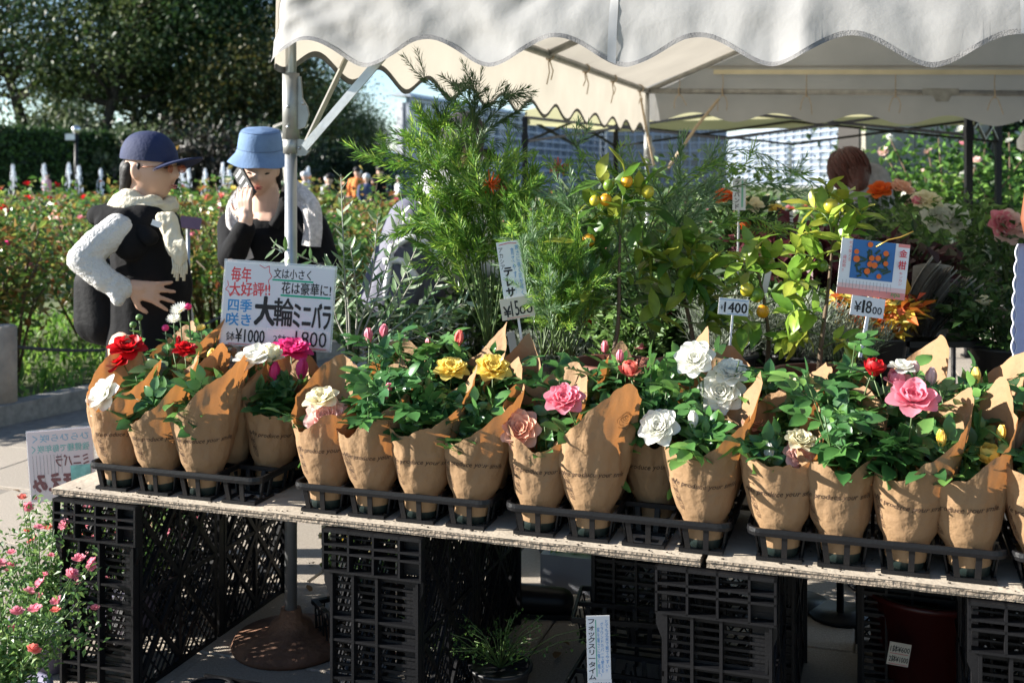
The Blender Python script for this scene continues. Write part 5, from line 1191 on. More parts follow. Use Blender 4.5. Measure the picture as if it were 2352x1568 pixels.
# ---- small mini roses in lavender pots at the lower left
def minirose(label, x, y, r_, h, seed, nb=14):
    r = random.Random(seed); p = G(x, y); t = thing('potted_mini_rose', label, 'potted rose', (p.x, p.y, 0), group='pink mini roses in lavender pots')
    obj('pot', potm(.13, .075, .095), POTL, t); m = MB(); st = MB(); tips = []
    for k in range(40):
        a = r.uniform(0, 6.28); q = r.random() ** .4 * r_ * 1.15; tip = Vector((math.cos(a) * q, math.sin(a) * q, .13 + h * r.uniform(.55, 1.1) - q * .25)); st.tube([(math.cos(a) * .02, math.sin(a) * .02, .13), tip * .55 + Vector((0, 0, .06)), tip], [.0022, .0018, .0012], 4); tips.append(tip)
        for j in range(62):
            f = r.uniform(.12, 1); pp = Vector((0, 0, .13)).lerp(tip, f) + Vector((r.gauss(0, .022), r.gauss(0, .022), r.gauss(0, .018))); m.leaf(pp, rv(r), Vector((r.gauss(0, .5), r.gauss(-.2, .5), 1)), r.uniform(.012, .026), .011)
    obj('foliage', m, mat('mini rose leaves', MG[1], .4, .15, 10, trans=.35, isl=1, cols=[(.03, .07, .02), (.06, .13, .03), (.11, .20, .05), (.18, .26, .07)]), t, kind='stuff'); obj('stem', st, STEM, t)
    for k in range(nb): obj('rose_bloom', r.choice(LOWB), PET['pink'] if r.random() < .8 else PET['coral'], t, loc=tips[k] + Vector((0, 0, .008)), rot=(r.uniform(-.2, .9), r.uniform(-.5, .5), r.uniform(0, 6)), scale=r.uniform(.013, .021))
minirose('pink mini rose in lavender pot at the lower left corner', 20, 1700, .20, .30, 1, 28)
minirose('taller pink mini rose behind the corner plant at the left', 95, 1530, .19, .32, 2, 28)
minirose('pink mini rose seen through the slats of the left crate', 300, 1435, .20, .32, 3, 22)
minirose('pink mini rose just behind the leftmost crate', 205, 1400, .18, .30, 4, 22)
# ================================================================ SIGNS AND PRICE TAGS
REDI = mat('red marker', (.62, .05, .06), .6, .1); BLUEI = mat('blue marker', (.04, .25, .55), .6, .1); GREENI = mat('green marker', (.01, .38, .22), .6, .1); CREAM = mat('cream card', (.66, .58, .46), .5, .06); PINKP = mat('pale pink card', (.80, .68, .68), .4, .05); GREYI = mat('grey print', (.22, .2, .2), .7, .1)
class Sign:
    def __init__(s, name, label, c, Y, w, h, roll, m_, yaw=0.0, group='hand written signs and price tags', th=.002, pitch=0.0, back=None):
        s.w = w * mpv(Y); s.h = h * mpv(Y); p = V(c[0], c[1], Y)
        s.M = Matrix.Translation(p) @ Matrix.Rotation(yaw, 4, 'Z') @ Matrix.Rotation(R(90) + pitch, 4, 'X') @ Matrix.Rotation(roll, 4, 'Z')
        s.o = thing(name, label, 'sign', M=s.M, group=group); s.card = obj('card', MB().box((0, 0, -th / 2), (s.w, s.h, th)), m_, s.o)
        s.k = 0
    def xy(s, x, y): return ((x - .5) * s.w, (.5 - y) * s.h)
    def lift(s): s.k += 1; return .0006 + .00012 * s.k
    def text(s, body, x0, y0, x1, y1, m_, bold=.0, shear=0.0, rot=0.0, mirror=False, name='lettering'):
        vs, fs, w, h = text_mesh(body, 0, shear); ax, ay = s.xy(x0, y1); bx, by = s.xy(x1, y0); cx, cy = (ax + bx) / 2, (ay + by) / 2; z = s.lift(); c_, s_ = math.cos(rot), math.sin(rot)
        mb = MB(); k = bold * (by - ay) / max(1, body.count('\n') + 1) * .9
        for q, (dx, dy) in enumerate(((0, 0),) if not bold else ((0, 0), (k, 0), (-k, 0), (0, k), (0, -k), (k * .7, k * .7), (-k * .7, -k * .7), (k * .7, -k * .7), (-k * .7, k * .7))):
            out = []
            for v in vs:
                X = (v.x / w - .5) * (bx - ax) * (-1 if mirror else 1) + dx; Y_ = (v.y / h - .5) * (by - ay) + dy; out.append((cx + X * c_ - Y_ * s_, cy + X * s_ + Y_ * c_, z + .000012 * q))
            mb.add(out, [f[::-1] for f in fs] if mirror else fs)
        return obj(name, mb, m_, s.card)
    def rect(s, x0, y0, x1, y1, m_, name='printed_band', skew=0.0):
        ax, ay = s.xy(x0, y1); bx, by = s.xy(x1, y0); z = s.lift(); k = skew * s.h
        return obj(name, MB().add([(ax, ay, z), (bx, ay - k, z), (bx, by - k, z), (ax, by, z)], [(0, 1, 2, 3)]), m_, s.card)
    def line(s, pts, wd, m_, name='drawn_line'):
        m = MB(); strip2d(m, [s.xy(*p) for p in pts], wd * s.h); z = s.lift(); m.v = [Vector((v.x, v.y, z)) for v in m.v]; return obj(name, m, m_, s.card)
    def disc(s, x, y, r, m_, name='printed_fruit', sy=1.0):
        cx, cy = s.xy(x, y); z = s.lift(); n = 16; q = r * s.h
        return obj(name, MB().add([(cx + q * math.cos(6.2832 * i / n), cy + q * sy * math.sin(6.2832 * i / n), z) for i in range(n)], [tuple(range(n))]), m_, s.card)
# big rose sign in a clear sleeve
YS1 = T(.62, .405).y
S = Sign('price_sign', 'big laminated white sign with red, blue and black hand lettering', (638, 702), YS1, 252, 190, R(-3.9), WHITEP)
obj('plastic_sleeve', MB().box((0, .001, -.0035), (s_w := S.w * 1.03, S.h * 1.045, .0015)), glass_mat('clear sleeve', (.85, .88, .92), .35), S.o)
obj('stick', MB().bar((0, -S.h / 2 - .12, -.006), (0, -S.h / 2 + .1, -.006), .008, .004), WHITEP, S.o)
S.rect(.01, .775, .995, .99, mat('blush paper strip', (.80, .74, .74), .4, .04)); S.rect(.01, .02, .99, .765, mat('greyish paper', (.66, .66, .70), .5, .05))
S.text('毎年', .06, .06, .24, .235, REDI, .02); S.text('大好評!!', .05, .235, .42, .40, REDI, .02, rot=R(3))
b = [(.31, .02), (.36, .055), (.40, .025), (.405, .10), (.43, .15), (.40, .20), (.42, .30), (.37, .31), (.345, .365), (.29, .345), (.235, .385), (.19, .36), (.14, .405), (.10, .375), (.06, .42), (.045, .36), (.015, .34), (.04, .29), (.03, .23)]
S.line(b, .008, REDI, 'burst_outline')
S.text('四季', .05, .445, .265, .595, BLUEI, .025); S.text('咲き', .04, .615, .265, .765, BLUEI, .025)
S.text('文は小さく', .445, .045, .785, .165, INK, .012); S.rect(.435, .175, .81, .195, GREENI, 'underline', 0)
S.text('花は豪華に!', .525, .20, .975, .345, INK, .012); S.rect(.52, .355, .975, .378, GREENI, 'underline', 0)
S.text('大', .30, .40, .475, .735, INK, .045); S.text('輪', .47, .40, .645, .735, INK, .016); S.text('ミニバラ', .65, .44, .985, .74, INK, .026)
S.text('鉢', .05, .845, .13, .955, INK, .0); S.text('¥1000', .135, .80, .40, .96, INK, .015); S.line([(.07, .985), (.40, .985)], .008, REDI, 'underline')
S.text('2鉢', .48, .84, .60, .94, INK, .0); S.text('¥', .605, .86, .665, .95, INK, .01); S.text('1800', .68, .78, .965, .965, INK, .0); S.line([(.60, .985), (.97, .985)], .008, REDI, 'underline')
S.rect(.42, .76, .56, .80, glass_mat('clear tape', (.9, .9, .9), .5, .15), 'tape'); S.rect(.70, .755, .80, .79, glass_mat('clear tape', (.9, .9, .9), .5, .15), 'tape')
# acacia tag
S = Sign('name_tag', 'narrow upright white tag with black and blue lettering in the acacia', (1175, 618), T(1.25, .46).y, 54, 130, R(8), WHITEP)
S.text('アカシア', .03, .10, .2, .14, INK) if False else S.text('ア\nカ\nシ\nア', .06, .10, .24, .48, INK, 0); S.text('テ\nレ\nサ', .16, .46, .52, .97, INK, .05)
S.line([(.1, .05), (.5, .03), (.85, .05)], .012, REDI); S.text('育\nて\nや\nす\nい\n!', .56, .12, .70, .92, BLUEI, 0); S.text('寒\nさ\nに\n強\nく\n花\nが\n咲\nく', .76, .08, .92, .97, BLUEI, 0)
obj('stick', MB().bar((0, -S.h * 1.5, -.005), (0, -S.h * .3, -.005), .007, .004), WHITEP, S.o)
S = Sign('price_tag', 'cream card reading 1500 yen under the acacia tag', (1188, 706), T(1.25, .455).y, 76, 49, R(9), CREAM)
S.text('¥', .08, .36, .30, .86, INK, .03); S.text('15', .32, .16, .55, .86, INK, .01); S.text('00', .56, .44, .95, .82, INK, .02); S.line([(.15, .93), (.85, .93)], .02, REDI)
S = Sign('price_tag', 'small white card reading 1400 yen among the kumquats', (1685, 704), YK - .14, 69, 38, R(-5), WHITEP)
S.text('¥', .06, .42, .16, .72, INK); S.text('1400', .19, .24, .95, .84, INK, .03); S.line([(.02, .09), (.98, .09)], .03, BLUEI); S.line([(.3, .93), (.95, .93)], .025, BLUEI); obj('stick', MB().bar((0, -S.h * 4, -.004), (0, 0, -.004), .005, .003), WHITEP, S.o)
# kumquat picture card
S = Sign('picture_card', 'white card with picture of orange fruit on blue ground', (2006, 617), YK - .2, 157, 128, R(-6.3), WHITEP)
S.rect(0, .8, 1, 1, mat('pink card band', (.72, .24, .22), .4, .1)); S.rect(0, .80, 1, .88, mat('pale pink card band', (.78, .52, .5), .4, .05)); S.rect(.83, 0, 1, .06, mat('pink card band', (.72, .24, .22), .4, .1)); S.rect(.16, .0, .79, .70, mat('printed blue', (.02, .14, .38), .4, .1), 'printed_picture')
DGI = mat('printed dark green', (.008, .045, .03), .4, .2); OGI = mat('printed orange', (.72, .13, .01), .35, .15)
rp = random.Random(8)
for k in range(46):
    x, y = rp.uniform(.2, .74), rp.uniform(.18, .66); a = rp.uniform(0, 6.28); l = rp.uniform(.04, .08); wv = .016
    if math.hypot((x - .5) * 1.1, y - .45) > .30 or not (.17 < x - l and x + l < .78 and y + l < .69): continue
    S.line([(x - l * .8 * math.cos(a), y - l * math.sin(a)), (x, y), (x + l * .8 * math.cos(a), y + l * math.sin(a))], .035, DGI, 'printed_leaf')
for x, y, q in ((.41, .07, .05), (.22, .22, .045), (.23, .35, .06), (.65, .20, .05), (.45, .31, .05), (.54, .30, .05), (.43, .42, .05), (.50, .43, .055), (.66, .38, .045), (.40, .55, .055), (.58, .62, .045)): S.disc(x, y, q, OGI)
S.text('金', .845, .10, .955, .23, REDI, .03); S.text('柑', .845, .30, .955, .45, REDI, .03); S.text('代\n々\n栄\nえ\nる', .10, .04, .15, .40, REDI, 0); S.text('縁\n起\n物\n!!', .03, .30, .08, .60, REDI, 0); S.text('(キンカン)', .78, .585, 1.0, .625, REDI, 0, rot=R(-90)) if False else S.text('キ\nン\nカ\nン', .87, .50, .92, .74, REDI, 0)
for k in range(15): S.line([(.06 + .05 * k, .735), (.06 + .05 * k, .88 + .03 * math.sin(k * 3))], .006, GREYI, 'printed_text')
S.text('npa', .78, .89, .91, .975, mat('olive green print', (.1, .3, .08), .5), .02); obj('wire', MB().tube([(.0, S.h * .4, .003), (.03, S.h * .55, .004), (.06, S.h * .62, .006), (.09, S.h * .75, .01)], .0018, 5), mat('gold wire', (.7, .45, .1), .35, metal=.8), S.o)
obj('stick', MB().bar((0, -S.h * 1.45, -.006), (0, -S.h * .3, -.006), .007, .004), WHITEP, S.o)
S = Sign('price_tag', 'white card reading 1800 yen on a white stick', (1993, 704), YK - .205, 77, 45, R(-8), WHITEP)
S.text('¥', .10, .28, .30, .80, INK, .02); S.text('1', .34, .18, .40, .82, INK, .02); S.text('8', .44, .18, .62, .82, INK, .012); S.text('00', .65, .44, .93, .82, INK, .012)
obj('stick', MB().bar((.0, -S.h * 2.6, -.004), (0.006, 0, -.004), .0085, .005), WHITEP, S.o)
S = Sign('name_tag', 'upright white tag with black lettering behind the middle kumquat', (1698, 446), 4.0, 30, 72, R(-1), WHITEP)
S.text('ラ\nス\nバ\nン\nド', .12, .04, .52, .96, INK, .02); S.rect(.66, .05, .8, .9, mat('pale green print', (.2, .5, .35), .5), 'printed_band'); obj('stick', MB().bar((0, -S.h * 5, -.005), (0, 0, -.005), .006, .004), WHITEP, S.o)
for x, y0, y1, rl, Y_, lab in ((1760, 575, 700, -12, 3.9, 'blank white plant stick slanting right of the middle kumquat'), (1815, 480, 560, 5, 4.4, 'blank white plant stick behind the sunlit kumquat'), (1180, 760, 850, 10, 3.6, 'pale plant stick below the 1500 yen card')):
    S = Sign('plant_stick', lab, (x, (y0 + y1) / 2), Y_, 18, y1 - y0, R(rl), WHITEP)
# mirrored pink sign at the left, seen from behind
YM = 3.45
S = Sign('show_through_sign', 'pale pink laminated sign seen from behind left of the table', (141, 1066), YM, 145, 160, R(4), PINKP, yaw=R(4)); obj('plastic_sleeve', MB().box((0, 0, -.0035), (S.w * 1.04, S.h * 1.04, .0015)), glass_mat('clear sleeve', (.85, .88, .92), .35), S.o)
FB = mat('faded blue ink', (.30, .50, .62), .6, .1); FR_ = mat('faded brown ink', (.25, .10, .10), .6, .1); FT = mat('faded teal ink', (.25, .55, .50), .6, .1)
S.text('ひらひら咲く', .08, .05, .95, .16, FB, .01, mirror=True); S.text('強健種で毎年咲く', .06, .20, .95, .31, FT, .01, mirror=True); S.text('ミニバラ', .42, .36, .93, .52, FR_, .02, mirror=True); S.text('ほほえみ', .05, .62, .95, .86, FR_, .06, mirror=True)
for k in range(9): S.line([(.07 + .055 * k, .34), (.07 + .055 * k, .62 + .25 * (k % 3 == 0))], .004, GREYI, 'printed_text')
S.rect(.64, .52, .95, .9, mat('printed teal picture', (.25, .55, .5), .5, .3, 40), 'printed_picture'); S.line([(.05, .92), (.09, .96)], .012, REDI); S.line([(.09, .92), (.05, .96)], .012, REDI)
obj('stick', MB().bar((S.w * .28, -S.h * 1.2, -.008), (S.w * .28, S.h * .35, -.008), .012, .006), mat('bamboo stick', (.4, .3, .16), .6, .1), S.o)
# lower tag
YF = 2.62
S = Sign('name_tag', 'tall white tag with black and blue lettering under the board', (1375, 1486), YF, 54, 147, R(1.5), WHITEP)
S.text('フ\nォ\nッ\nク\nス\nリ\nー\nタ\nイ\nム', .06, .05, .36, .99, INK, .02); S.line([(.40, .06), (.40, .95)], .012, GREENI); S.text('家\nを\n暑\nさ\nに\n強\nく\n植\nえ', .44, .18, .56, .9, BLUEI); S.text('グ\nラ\nウ\nン\nド\nカ\nバ\nー\nで\n使\nえ\nる\n!', .58, .10, .72, .95, BLUEI); S.text('と\nて\nも\n丈\n夫\nで\n育\nて\nや\nす\nい\n!!', .78, .06, .94, .88, BLUEI)
obj('stick', MB().bar((0, -S.h * 1.3, -.006), (0, 0, -.006), .008, .005), WHITEP, S.o)
S = Sign('price_tag', 'white price card cut by the bottom edge under the tall tag', (1378, 1580), YF, 55, 42, R(1.5), WHITEP); S.text('1個', .06, .14, .42, .62, INK, .01); S.text('¥400', .44, .14, .95, .62, INK, .01)
# ================================================================ PEOPLE
SKIN = mat('skin', (.56, .34, .24), .5, .06, 12); SKIN2 = mat('fair skin', (.62, .40, .30), .5, .06, 12); HAIRB = mat('dark hair', (.010, .008, .008), .55, .3, 60, bump=.2, bscale=120, spec=.3); HAIRR = mat('red brown hair', (.075, .016, .010), .38, .35, 50, bump=.4, bscale=110)
BLK = mat('black cloth', (.006, .006, .007), .9, .2, 8, bump=.25, bscale=30, spec=.2); NAVY = mat('navy cotton', (.008, .016, .062), .8, .25, 10, bump=.15, bscale=90); DENIM = mat('washed blue cotton', (.12, .20, .34), .85, .15, 14, bump=.15, bscale=120)
KNIT = mat('white crinkled knit', (.60, .585, .56), .85, .06, 20, bump=.6, bscale=120); SCARF = mat('cream gauze scarf', (.72, .65, .50), .85, .1, 14, bump=.6, bscale=60, trans=.15); LIP = mat('lips', (.40, .12, .10), .45, .1); EYEW = mat('eye white', (.6, .58, .55), .3); EYED = mat('dark iris', (.012, .008, .006), .2)
GL = glass_mat('orange lens', (.5, .12, .05), .6); LACE = mat('white lace', (.62, .58, .56), .8, .3, 60, bump=.6, bscale=120)
def ruffle(me, amp, k):
    ns = [v.normal.copy() for v in me.vertices]
    for v, n in zip(me.vertices, ns): c = v.co; v.co = c + n * amp * noise.noise((c.x * k[0], c.y * k[1], c.z * k[2]))
def head_geo(n=56):
    m = MB(); vs = []; fs = []; g = lambda x, s: math.exp(-(x / s) ** 2); h = n * 3 // 4
    for i in range(h + 1):
        a = -math.pi / 2 + math.pi * i / h
        for k in range(n):
            t = 2 * math.pi * k / n; x, y, z = math.cos(a) * math.cos(t), math.cos(a) * math.sin(t), math.sin(a)
            X, Y, Z = x * .074, y * .096, z * .116
            if Z < 0: X *= 1 - .34 * (-Z / .116) ** 1.6; Y *= (1 - .10 * (-Z / .116) ** 2) if Y < 0 else (1 - .45 * (-Z / .116))
            if Y < 0:
                d = 0
                d -= .024 * g(X, .0125) * (g(Z + .030, .014) + .55 * g(Z + .008, .016)); d += .010 * g(abs(X) - .031, .014) * g(Z - .004, .012); d -= .005 * g(Z - .026, .010) * g(X, .06)
                d -= .0065 * g(X, .020) * (g(Z + .060, .0055) + g(Z + .073, .006)); d += .005 * g(X, .022) * g(Z + .0665, .003); d -= .010 * g(X, .022) * g(Z + .098, .015); d -= .004 * g(abs(X) - .042, .018) * g(Z + .03, .02)
                Y += d
            vs.append((X, Y, Z))
    for i in range(h):
        for k in range(n): j = (k + 1) % n; fs.append((i * n + k, i * n + j, i * n + n + j, i * n + n + k))
    m.add(vs, fs, 0, True)
    for sx in (-1, 1): m.ell((sx * .074, .012, -.008), (.010, .019, .031), 12); m.ell((sx * .08, .016, -.005), (.008, .012, .022), 10)
    return m
HEADG = head_geo()
def add_m(m, src, M): m.add(src.v, src.f, 0, True, M)
def headM(c, face, up=(0, 0, 1), s=1.0):
    f = Vector(face).normalized(); y = -f; x = y.cross(Vector(up)).normalized() * -1; x = Vector(up).cross(y).normalized() * -1
    z = x.cross(y); 
    if z.z < 0: x = -x; z = -z
    return Matrix.Translation(c) @ Matrix((x, y, z)).transposed().to_4x4() @ Matrix.Scale(s, 4)
def hand(m, wrist, d, nrm, s=1.0, curl=.25, spread=.14, thumb=1, flat=False):
    # palm and five fingers; d points along the fingers, nrm out of the back of the hand
    d = Vector(d).normalized(); nrm = Vector(nrm); nrm = (nrm - d * nrm.dot(d)).normalized(); x = d.cross(nrm)
    P_ = lambda a, b, c=0: wrist + x * a * s + d * b * s + nrm * c * s
    for a in (-.026, -.009, .009, .026): m.cap(P_(a * .6, .0), P_(a, .078), .0135 * s, .0125 * s, 10)
    m.cap(P_(0, -.03), P_(0, .03), .024 * s, .021 * s, 12)
    for k, (a, L) in enumerate(((-.029, .058), (-.010, .072), (.010, .076), (.029, .064))):
        an = (k - 1.5) * spread; b = P_(a, .080); v1 = (d * math.cos(an) + x * math.sin(an)); c1 = (v1 * math.cos(curl) - nrm * math.sin(curl)).normalized(); c2 = (v1 * math.cos(curl * 2.2) - nrm * math.sin(curl * 2.2)).normalized(); c3 = (v1 * math.cos(curl * 3) - nrm * math.sin(curl * 3)).normalized()
        p1 = b + c1 * L * .48 * s; p2 = p1 + c2 * L * .32 * s; p3 = p2 + c3 * L * .22 * s
        m.cap(b, p1, .0095 * s, .0085 * s, 8); m.cap(p1, p2, .0085 * s, .0078 * s, 8); m.cap(p2, p3, .0078 * s, .0065 * s, 8)
    b = P_(.030 * thumb, .02); t1 = b + (x * thumb * .8 + d * .65 - nrm * .2).normalized() * .038 * s; t2 = t1 + (x * thumb * .35 + d * .9 - nrm * .2).normalized() * .032 * s
    m.cap(b, t1, .0125 * s, .0105 * s, 8); m.cap(t1, t2, .0105 * s, .008 * s, 8)
def legs(m, hips, Yc, sep=.09, ax=(1, 0, 0), r=(.085, .06, .045)):
    ax = Vector(ax)
    for sx in (-1, 1):
        h = Vector(hips) + ax * sx * sep; k = Vector((h.x, h.y, .46)); a = Vector((h.x, h.y, .09)); m.cap(h, k, r[0], r[1]); m.cap(k, a, r[1], r[2])
def shoes(parent, hips, sep, ax, fwd, m_):
    ax, fwd = Vector(ax), Vector(fwd)
    for sx in (-1, 1):
        h = Vector((hips[0], hips[1], 0)) + ax * sx * sep; m = MB(); m.cap(h + Vector((0, 0, .045)) - fwd * .05, h + Vector((0, 0, .035)) + fwd * .13, .045, .034); m.box(h + fwd * .04 + Vector((0, 0, .012)), (.08, .08, .02)); obj('shoe', m, m_, parent)

# ---- woman in blue cap, hand on hip
Y1 = 4.0; w1 = thing('person', 'woman in navy cap, black vest and white knit sleeves, hand on hip', 'person', (0, 0, 0))
f1 = Vector((.95, -.30, .03)); hc = V(347, 387, Y1); HM = headM(hc, f1, s=1.03)
b = MB(); add_m(b, HEADG, HM)
neck = V(330, 490, Y1); b.cap(hc + Vector((-.025, 0, -.06)), neck, .052, .06)
chest = V(335, 560, Y1); hip = V(335, 790, Y1); b.cap(V(325, 530, Y1), V(345, 650, Y1), .105, .115); b.cap(V(345, 650, Y1), hip, .115, .12); legs(b, hip, Y1, .085, (.22, .97, 0))
sh = V(268, 525, 3.86); el = V(190, 600, 3.78); wr = V(282, 655, 3.80)
b.cap(sh, el, .045, .038); b.cap(el, wr, .038, .024); shf = V(375, 520, 4.16); b.cap(shf, V(395, 640, 4.2), .045, .038); b.cap(V(395, 640, 4.2), V(420, 740, 4.12), .036, .024); hand(b, V(422, 748, 4.12), (.1, 0, -1), (0, 1, 0))
hand(b, wr + (V(300, 660, 3.80) - wr), (V(360, 672, 3.84) - V(300, 660, 3.80)), (-.1, -.95, .25), 1.0, .10, .22, 1)
obj('body', fuse(b, .0052, 3, 'body'), SKIN, w1)
v = MB(); v.cap(V(318, 515, Y1 + .03), V(340, 560, Y1), .108, .132); v.cap(V(330, 520, 3.93), V(360, 520, 4.1), .09, .09); v.cap(V(338, 560, Y1), V(352, 660, Y1), .132, .142); v.cap(V(345, 650, Y1), V(347, 800, Y1), .142, .148); v.cap(V(345, 760, Y1), V(345, 930, Y1), .15, .165)
v.cap(V(285, 512, 3.88), V(300, 560, 3.86), .055, .06)
vest = obj('vest', fuse(v, .008, 5, 'vest'), BLK, w1)
hd_ = MB(); hd_.cap(V(225, 492, 3.97), V(300, 500, 3.92), .036, .05); hd_.cap(V(222, 495, 4.0), V(300, 478, 4.05), .036, .045); hd_.cap(V(240, 515, 3.93), V(310, 530, 3.90), .036, .042); hd_.cap(V(290, 500, 3.9), V(345, 545, 3.84), .03, .03); obj('hood', fuse(hd_, .007, 4, 'hood'), BLK, vest)
s = MB(); s.cap(V(272, 528, 3.85), V(225, 560, 3.80), .060, .056); s.cap(V(225, 560, 3.80), V(190, 594, 3.77), .056, .052); s.cap(V(190, 594, 3.77), V(240, 640, 3.77), .052, .043); s.cap(V(240, 640, 3.77), V(280, 662, 3.79), .043, .040); s.cap(V(262, 655, 3.77), V(272, 688, 3.76), .035, .022)
sm_ = fuse(s, .006, 2, 'sleeve')
ruffle(sm_, .0026, (48, 48, 110))
obj('sleeve', sm_, KNIT, w1)
s = MB(); s.cap(shf, V(395, 640, 4.2), .06, .055); s.cap(V(395, 640, 4.2), V(418, 735, 4.12), .055, .045); obj('sleeve', fuse(s, .007, 3, 'sleeve'), KNIT, w1)
# scarf: two loops and a long crinkled tail
sc = MB(); nb = V(336, 476, Y1)
for k, (rz, rx, zz, tl) in enumerate(((.034, .076, .02, .25), (.038, .088, -.012, .38), (.040, .100, -.058, .5))):
    pts = [nb + Vector((rx * math.cos(a) + .008 * math.sin(3 * a + k), rx * .95 * math.sin(a), zz - tl * rx * math.cos(a) * .9 + .008 * math.sin(5 * a + k))) for a in [i * math.pi / 12 for i in range(25)]]; sc.tube(pts, rz, 10, cap=False)
me_ = fuse(sc, .007, 3, 'scarf')
ruffle(me_, .006, (12, 12, 60))
scf = obj('scarf', me_, SCARF, w1)
tl = MB()
for k in range(5): tl.cap(V(372 + 5 * k, 500, 3.84), V(398 + 5 * k, 575 + 4 * k, 3.80), .022, .02); 
for k in range(4): tl.cap(V(392 + 8 * k, 560, 3.80), V(402 + 7 * k, 590 + 6 * (k % 3), 3.80), .018, .012)
me_ = fuse(tl, .006, 2, 'scarf_tail')
ruffle(me_, .006, (60, 40, 18))
obj('scarf_tail', me_, SCARF, scf)
for k in range(7): x = 396 + 5 * k; obj('fringe', MB().tube([V(x, 590, 3.80), V(x + 3, 612, 3.80), V(x + 1, 628 + 8 * (k % 3), 3.80)], [.004, .004, .006], 5), SCARF, scf)
# cap
HMr = HM
cp = MB(); 
def capf(u, v_):
    a = 2 * math.pi * u; e = math.pi / 2 * v_; z = .030 + .104 * math.sin(e); r_ = math.cos(e) ** .8
    return HMr @ Vector(((.086 * r_) * math.cos(a), .106 * r_ * math.sin(a) + .006, z + (.012 * math.sin(a) * (1 - v_))))
cp.grid(capf, 40, 12); capo = obj('cap_crown', cp, NAVY, w1)
br = MB()
def brim(u, v_):
    a = -math.pi / 2 + (u - .5) * 1.95; r0 = Vector((.084 * math.cos(a), .104 * math.sin(a) + .006, .022)); o_ = Vector((math.cos(a) * .3, math.sin(a), 0)) * (.104 * math.cos((u - .5) * 1.9)) * v_
    return r0 + o_ + Vector((0, 0, .004 + .006 * v_ - .034 * (2 * u - 1) ** 2))
br.grid(lambda u, v_: HMr @ (brim(u, v_) + Vector((0, 0, .003))), 20, 8); br.grid(lambda u, v_: HMr @ (brim(u, v_) - Vector((0, 0, .003))), 20, 8, flip=True); br.grid(lambda u, v_: HMr @ (brim(u, 1) + Vector((0, 0, .006 * v_ - .003))), 20, 1)
obj('brim', br, NAVY, capo); obj('button', MB().ell(HM @ Vector((0, .006, .131)), (.007, .007, .005), 8), NAVY, capo)
hr = MB(); hr.cap(HM @ Vector((0, .085, .005)), HM @ Vector((0, .098, -.05)), .04, .03); hr.cap(HM @ Vector((0, .10, -.04)), HM @ Vector((0, .13, -.115)), .026, .012); hr.cap(HM @ Vector((-.05, .05, .0)), HM @ Vector((-.045, .07, -.055)), .03, .022); hr.cap(HM @ Vector((.05, .05, .0)), HM @ Vector((.045, .07, -.055)), .03, .022); hr.cap(HM @ Vector((-.072, -.002, .012)), HM @ Vector((-.074, .0, -.012)), .010, .006); hr.cap(HM @ Vector((.072, -.002, .012)), HM @ Vector((.074, .0, -.012)), .010, .006)
obj('hair', fuse(hr, .005, 2, 'hair'), HAIRB, w1); obj('hair_tie', MB().ell(HM @ Vector((0, .108, -.012)), (.02, .02, .02), 10), mat('blue white scrunchie', (.3, .45, .65), .7, .4, 60), w1)
for sx in (-1, 1):
    obj('eye', MB().ell((0, 0, 0), (.013, .006, .006), 12), EYED, w1, M=HM @ Matrix.Translation((sx * .031, -.082, .003)))
    obj('eyebrow', MB().cap((-.014, 0, 0), (.014, 0, .002), .0025, .0018, 6), HAIRB, w1, M=HM @ Matrix.Translation((sx * .031, -.090, .022)))
gls = obj('glasses', MB().tube([HM @ Vector((-.076, .01, .004)), HM @ Vector((-.072, -.05, .006)), HM @ Vector((-.055, -.098, .004)), HM @ Vector((-.01, -.108, .006)), HM @ Vector((.01, -.108, .006)), HM @ Vector((.055, -.098, .004)), HM @ Vector((.072, -.05, .006)), HM @ Vector((.076, .01, .004))], .0018, 6), mat('brown metal frame', (.2, .08, .04), .4, metal=.5), w1)
for sx in (-1, 1): obj('lens', MB().ell((0, 0, 0), (.022, .003, .015), 14), GL, gls, M=HM @ Matrix.Translation((sx * .033, -.103, -.004)) @ Matrix.Rotation(-sx * .25, 4, 'Z'))
obj('lips', MB().ell((0, 0, 0), (.019, .006, .0035), 10).ell((0, .001, -.008), (.016, .006, .0045), 10), LIP, w1, M=HM @ Matrix.Translation((0, -.093, -.062)))
obj('name_badge', MB().box((0, 0, 0), (.035, .004, .02)), WHITEP, w1, M=Matrix.Translation(V(360, 513, 3.79)) @ Matrix.Rotation(R(20), 4, 'Y'))
shoes(w1, hip, .085, (.22, .97, 0), (.97, -.22, 0), BLACKP)
bp = MB(); bp.cap(V(215, 650, 4.02), V(225, 735, 4.02), .07, .085); bp.cap(V(235, 640, 4.0), V(245, 740, 4.0), .08, .085)
bo = thing('backpack', 'black leather backpack on the back of the woman in the cap', 'backpack'); obj('bag', fuse(bp, .009, 5, 'bag'), mat('black leather', (.005, .005, .006), .7, .2, 20, bump=.15, bscale=60, spec=.15), bo); obj('strap', MB().tube([V(225, 640, 3.93), V(240, 590, 3.86), V(265, 560, 3.84)], .012, 6), BLK, bo)

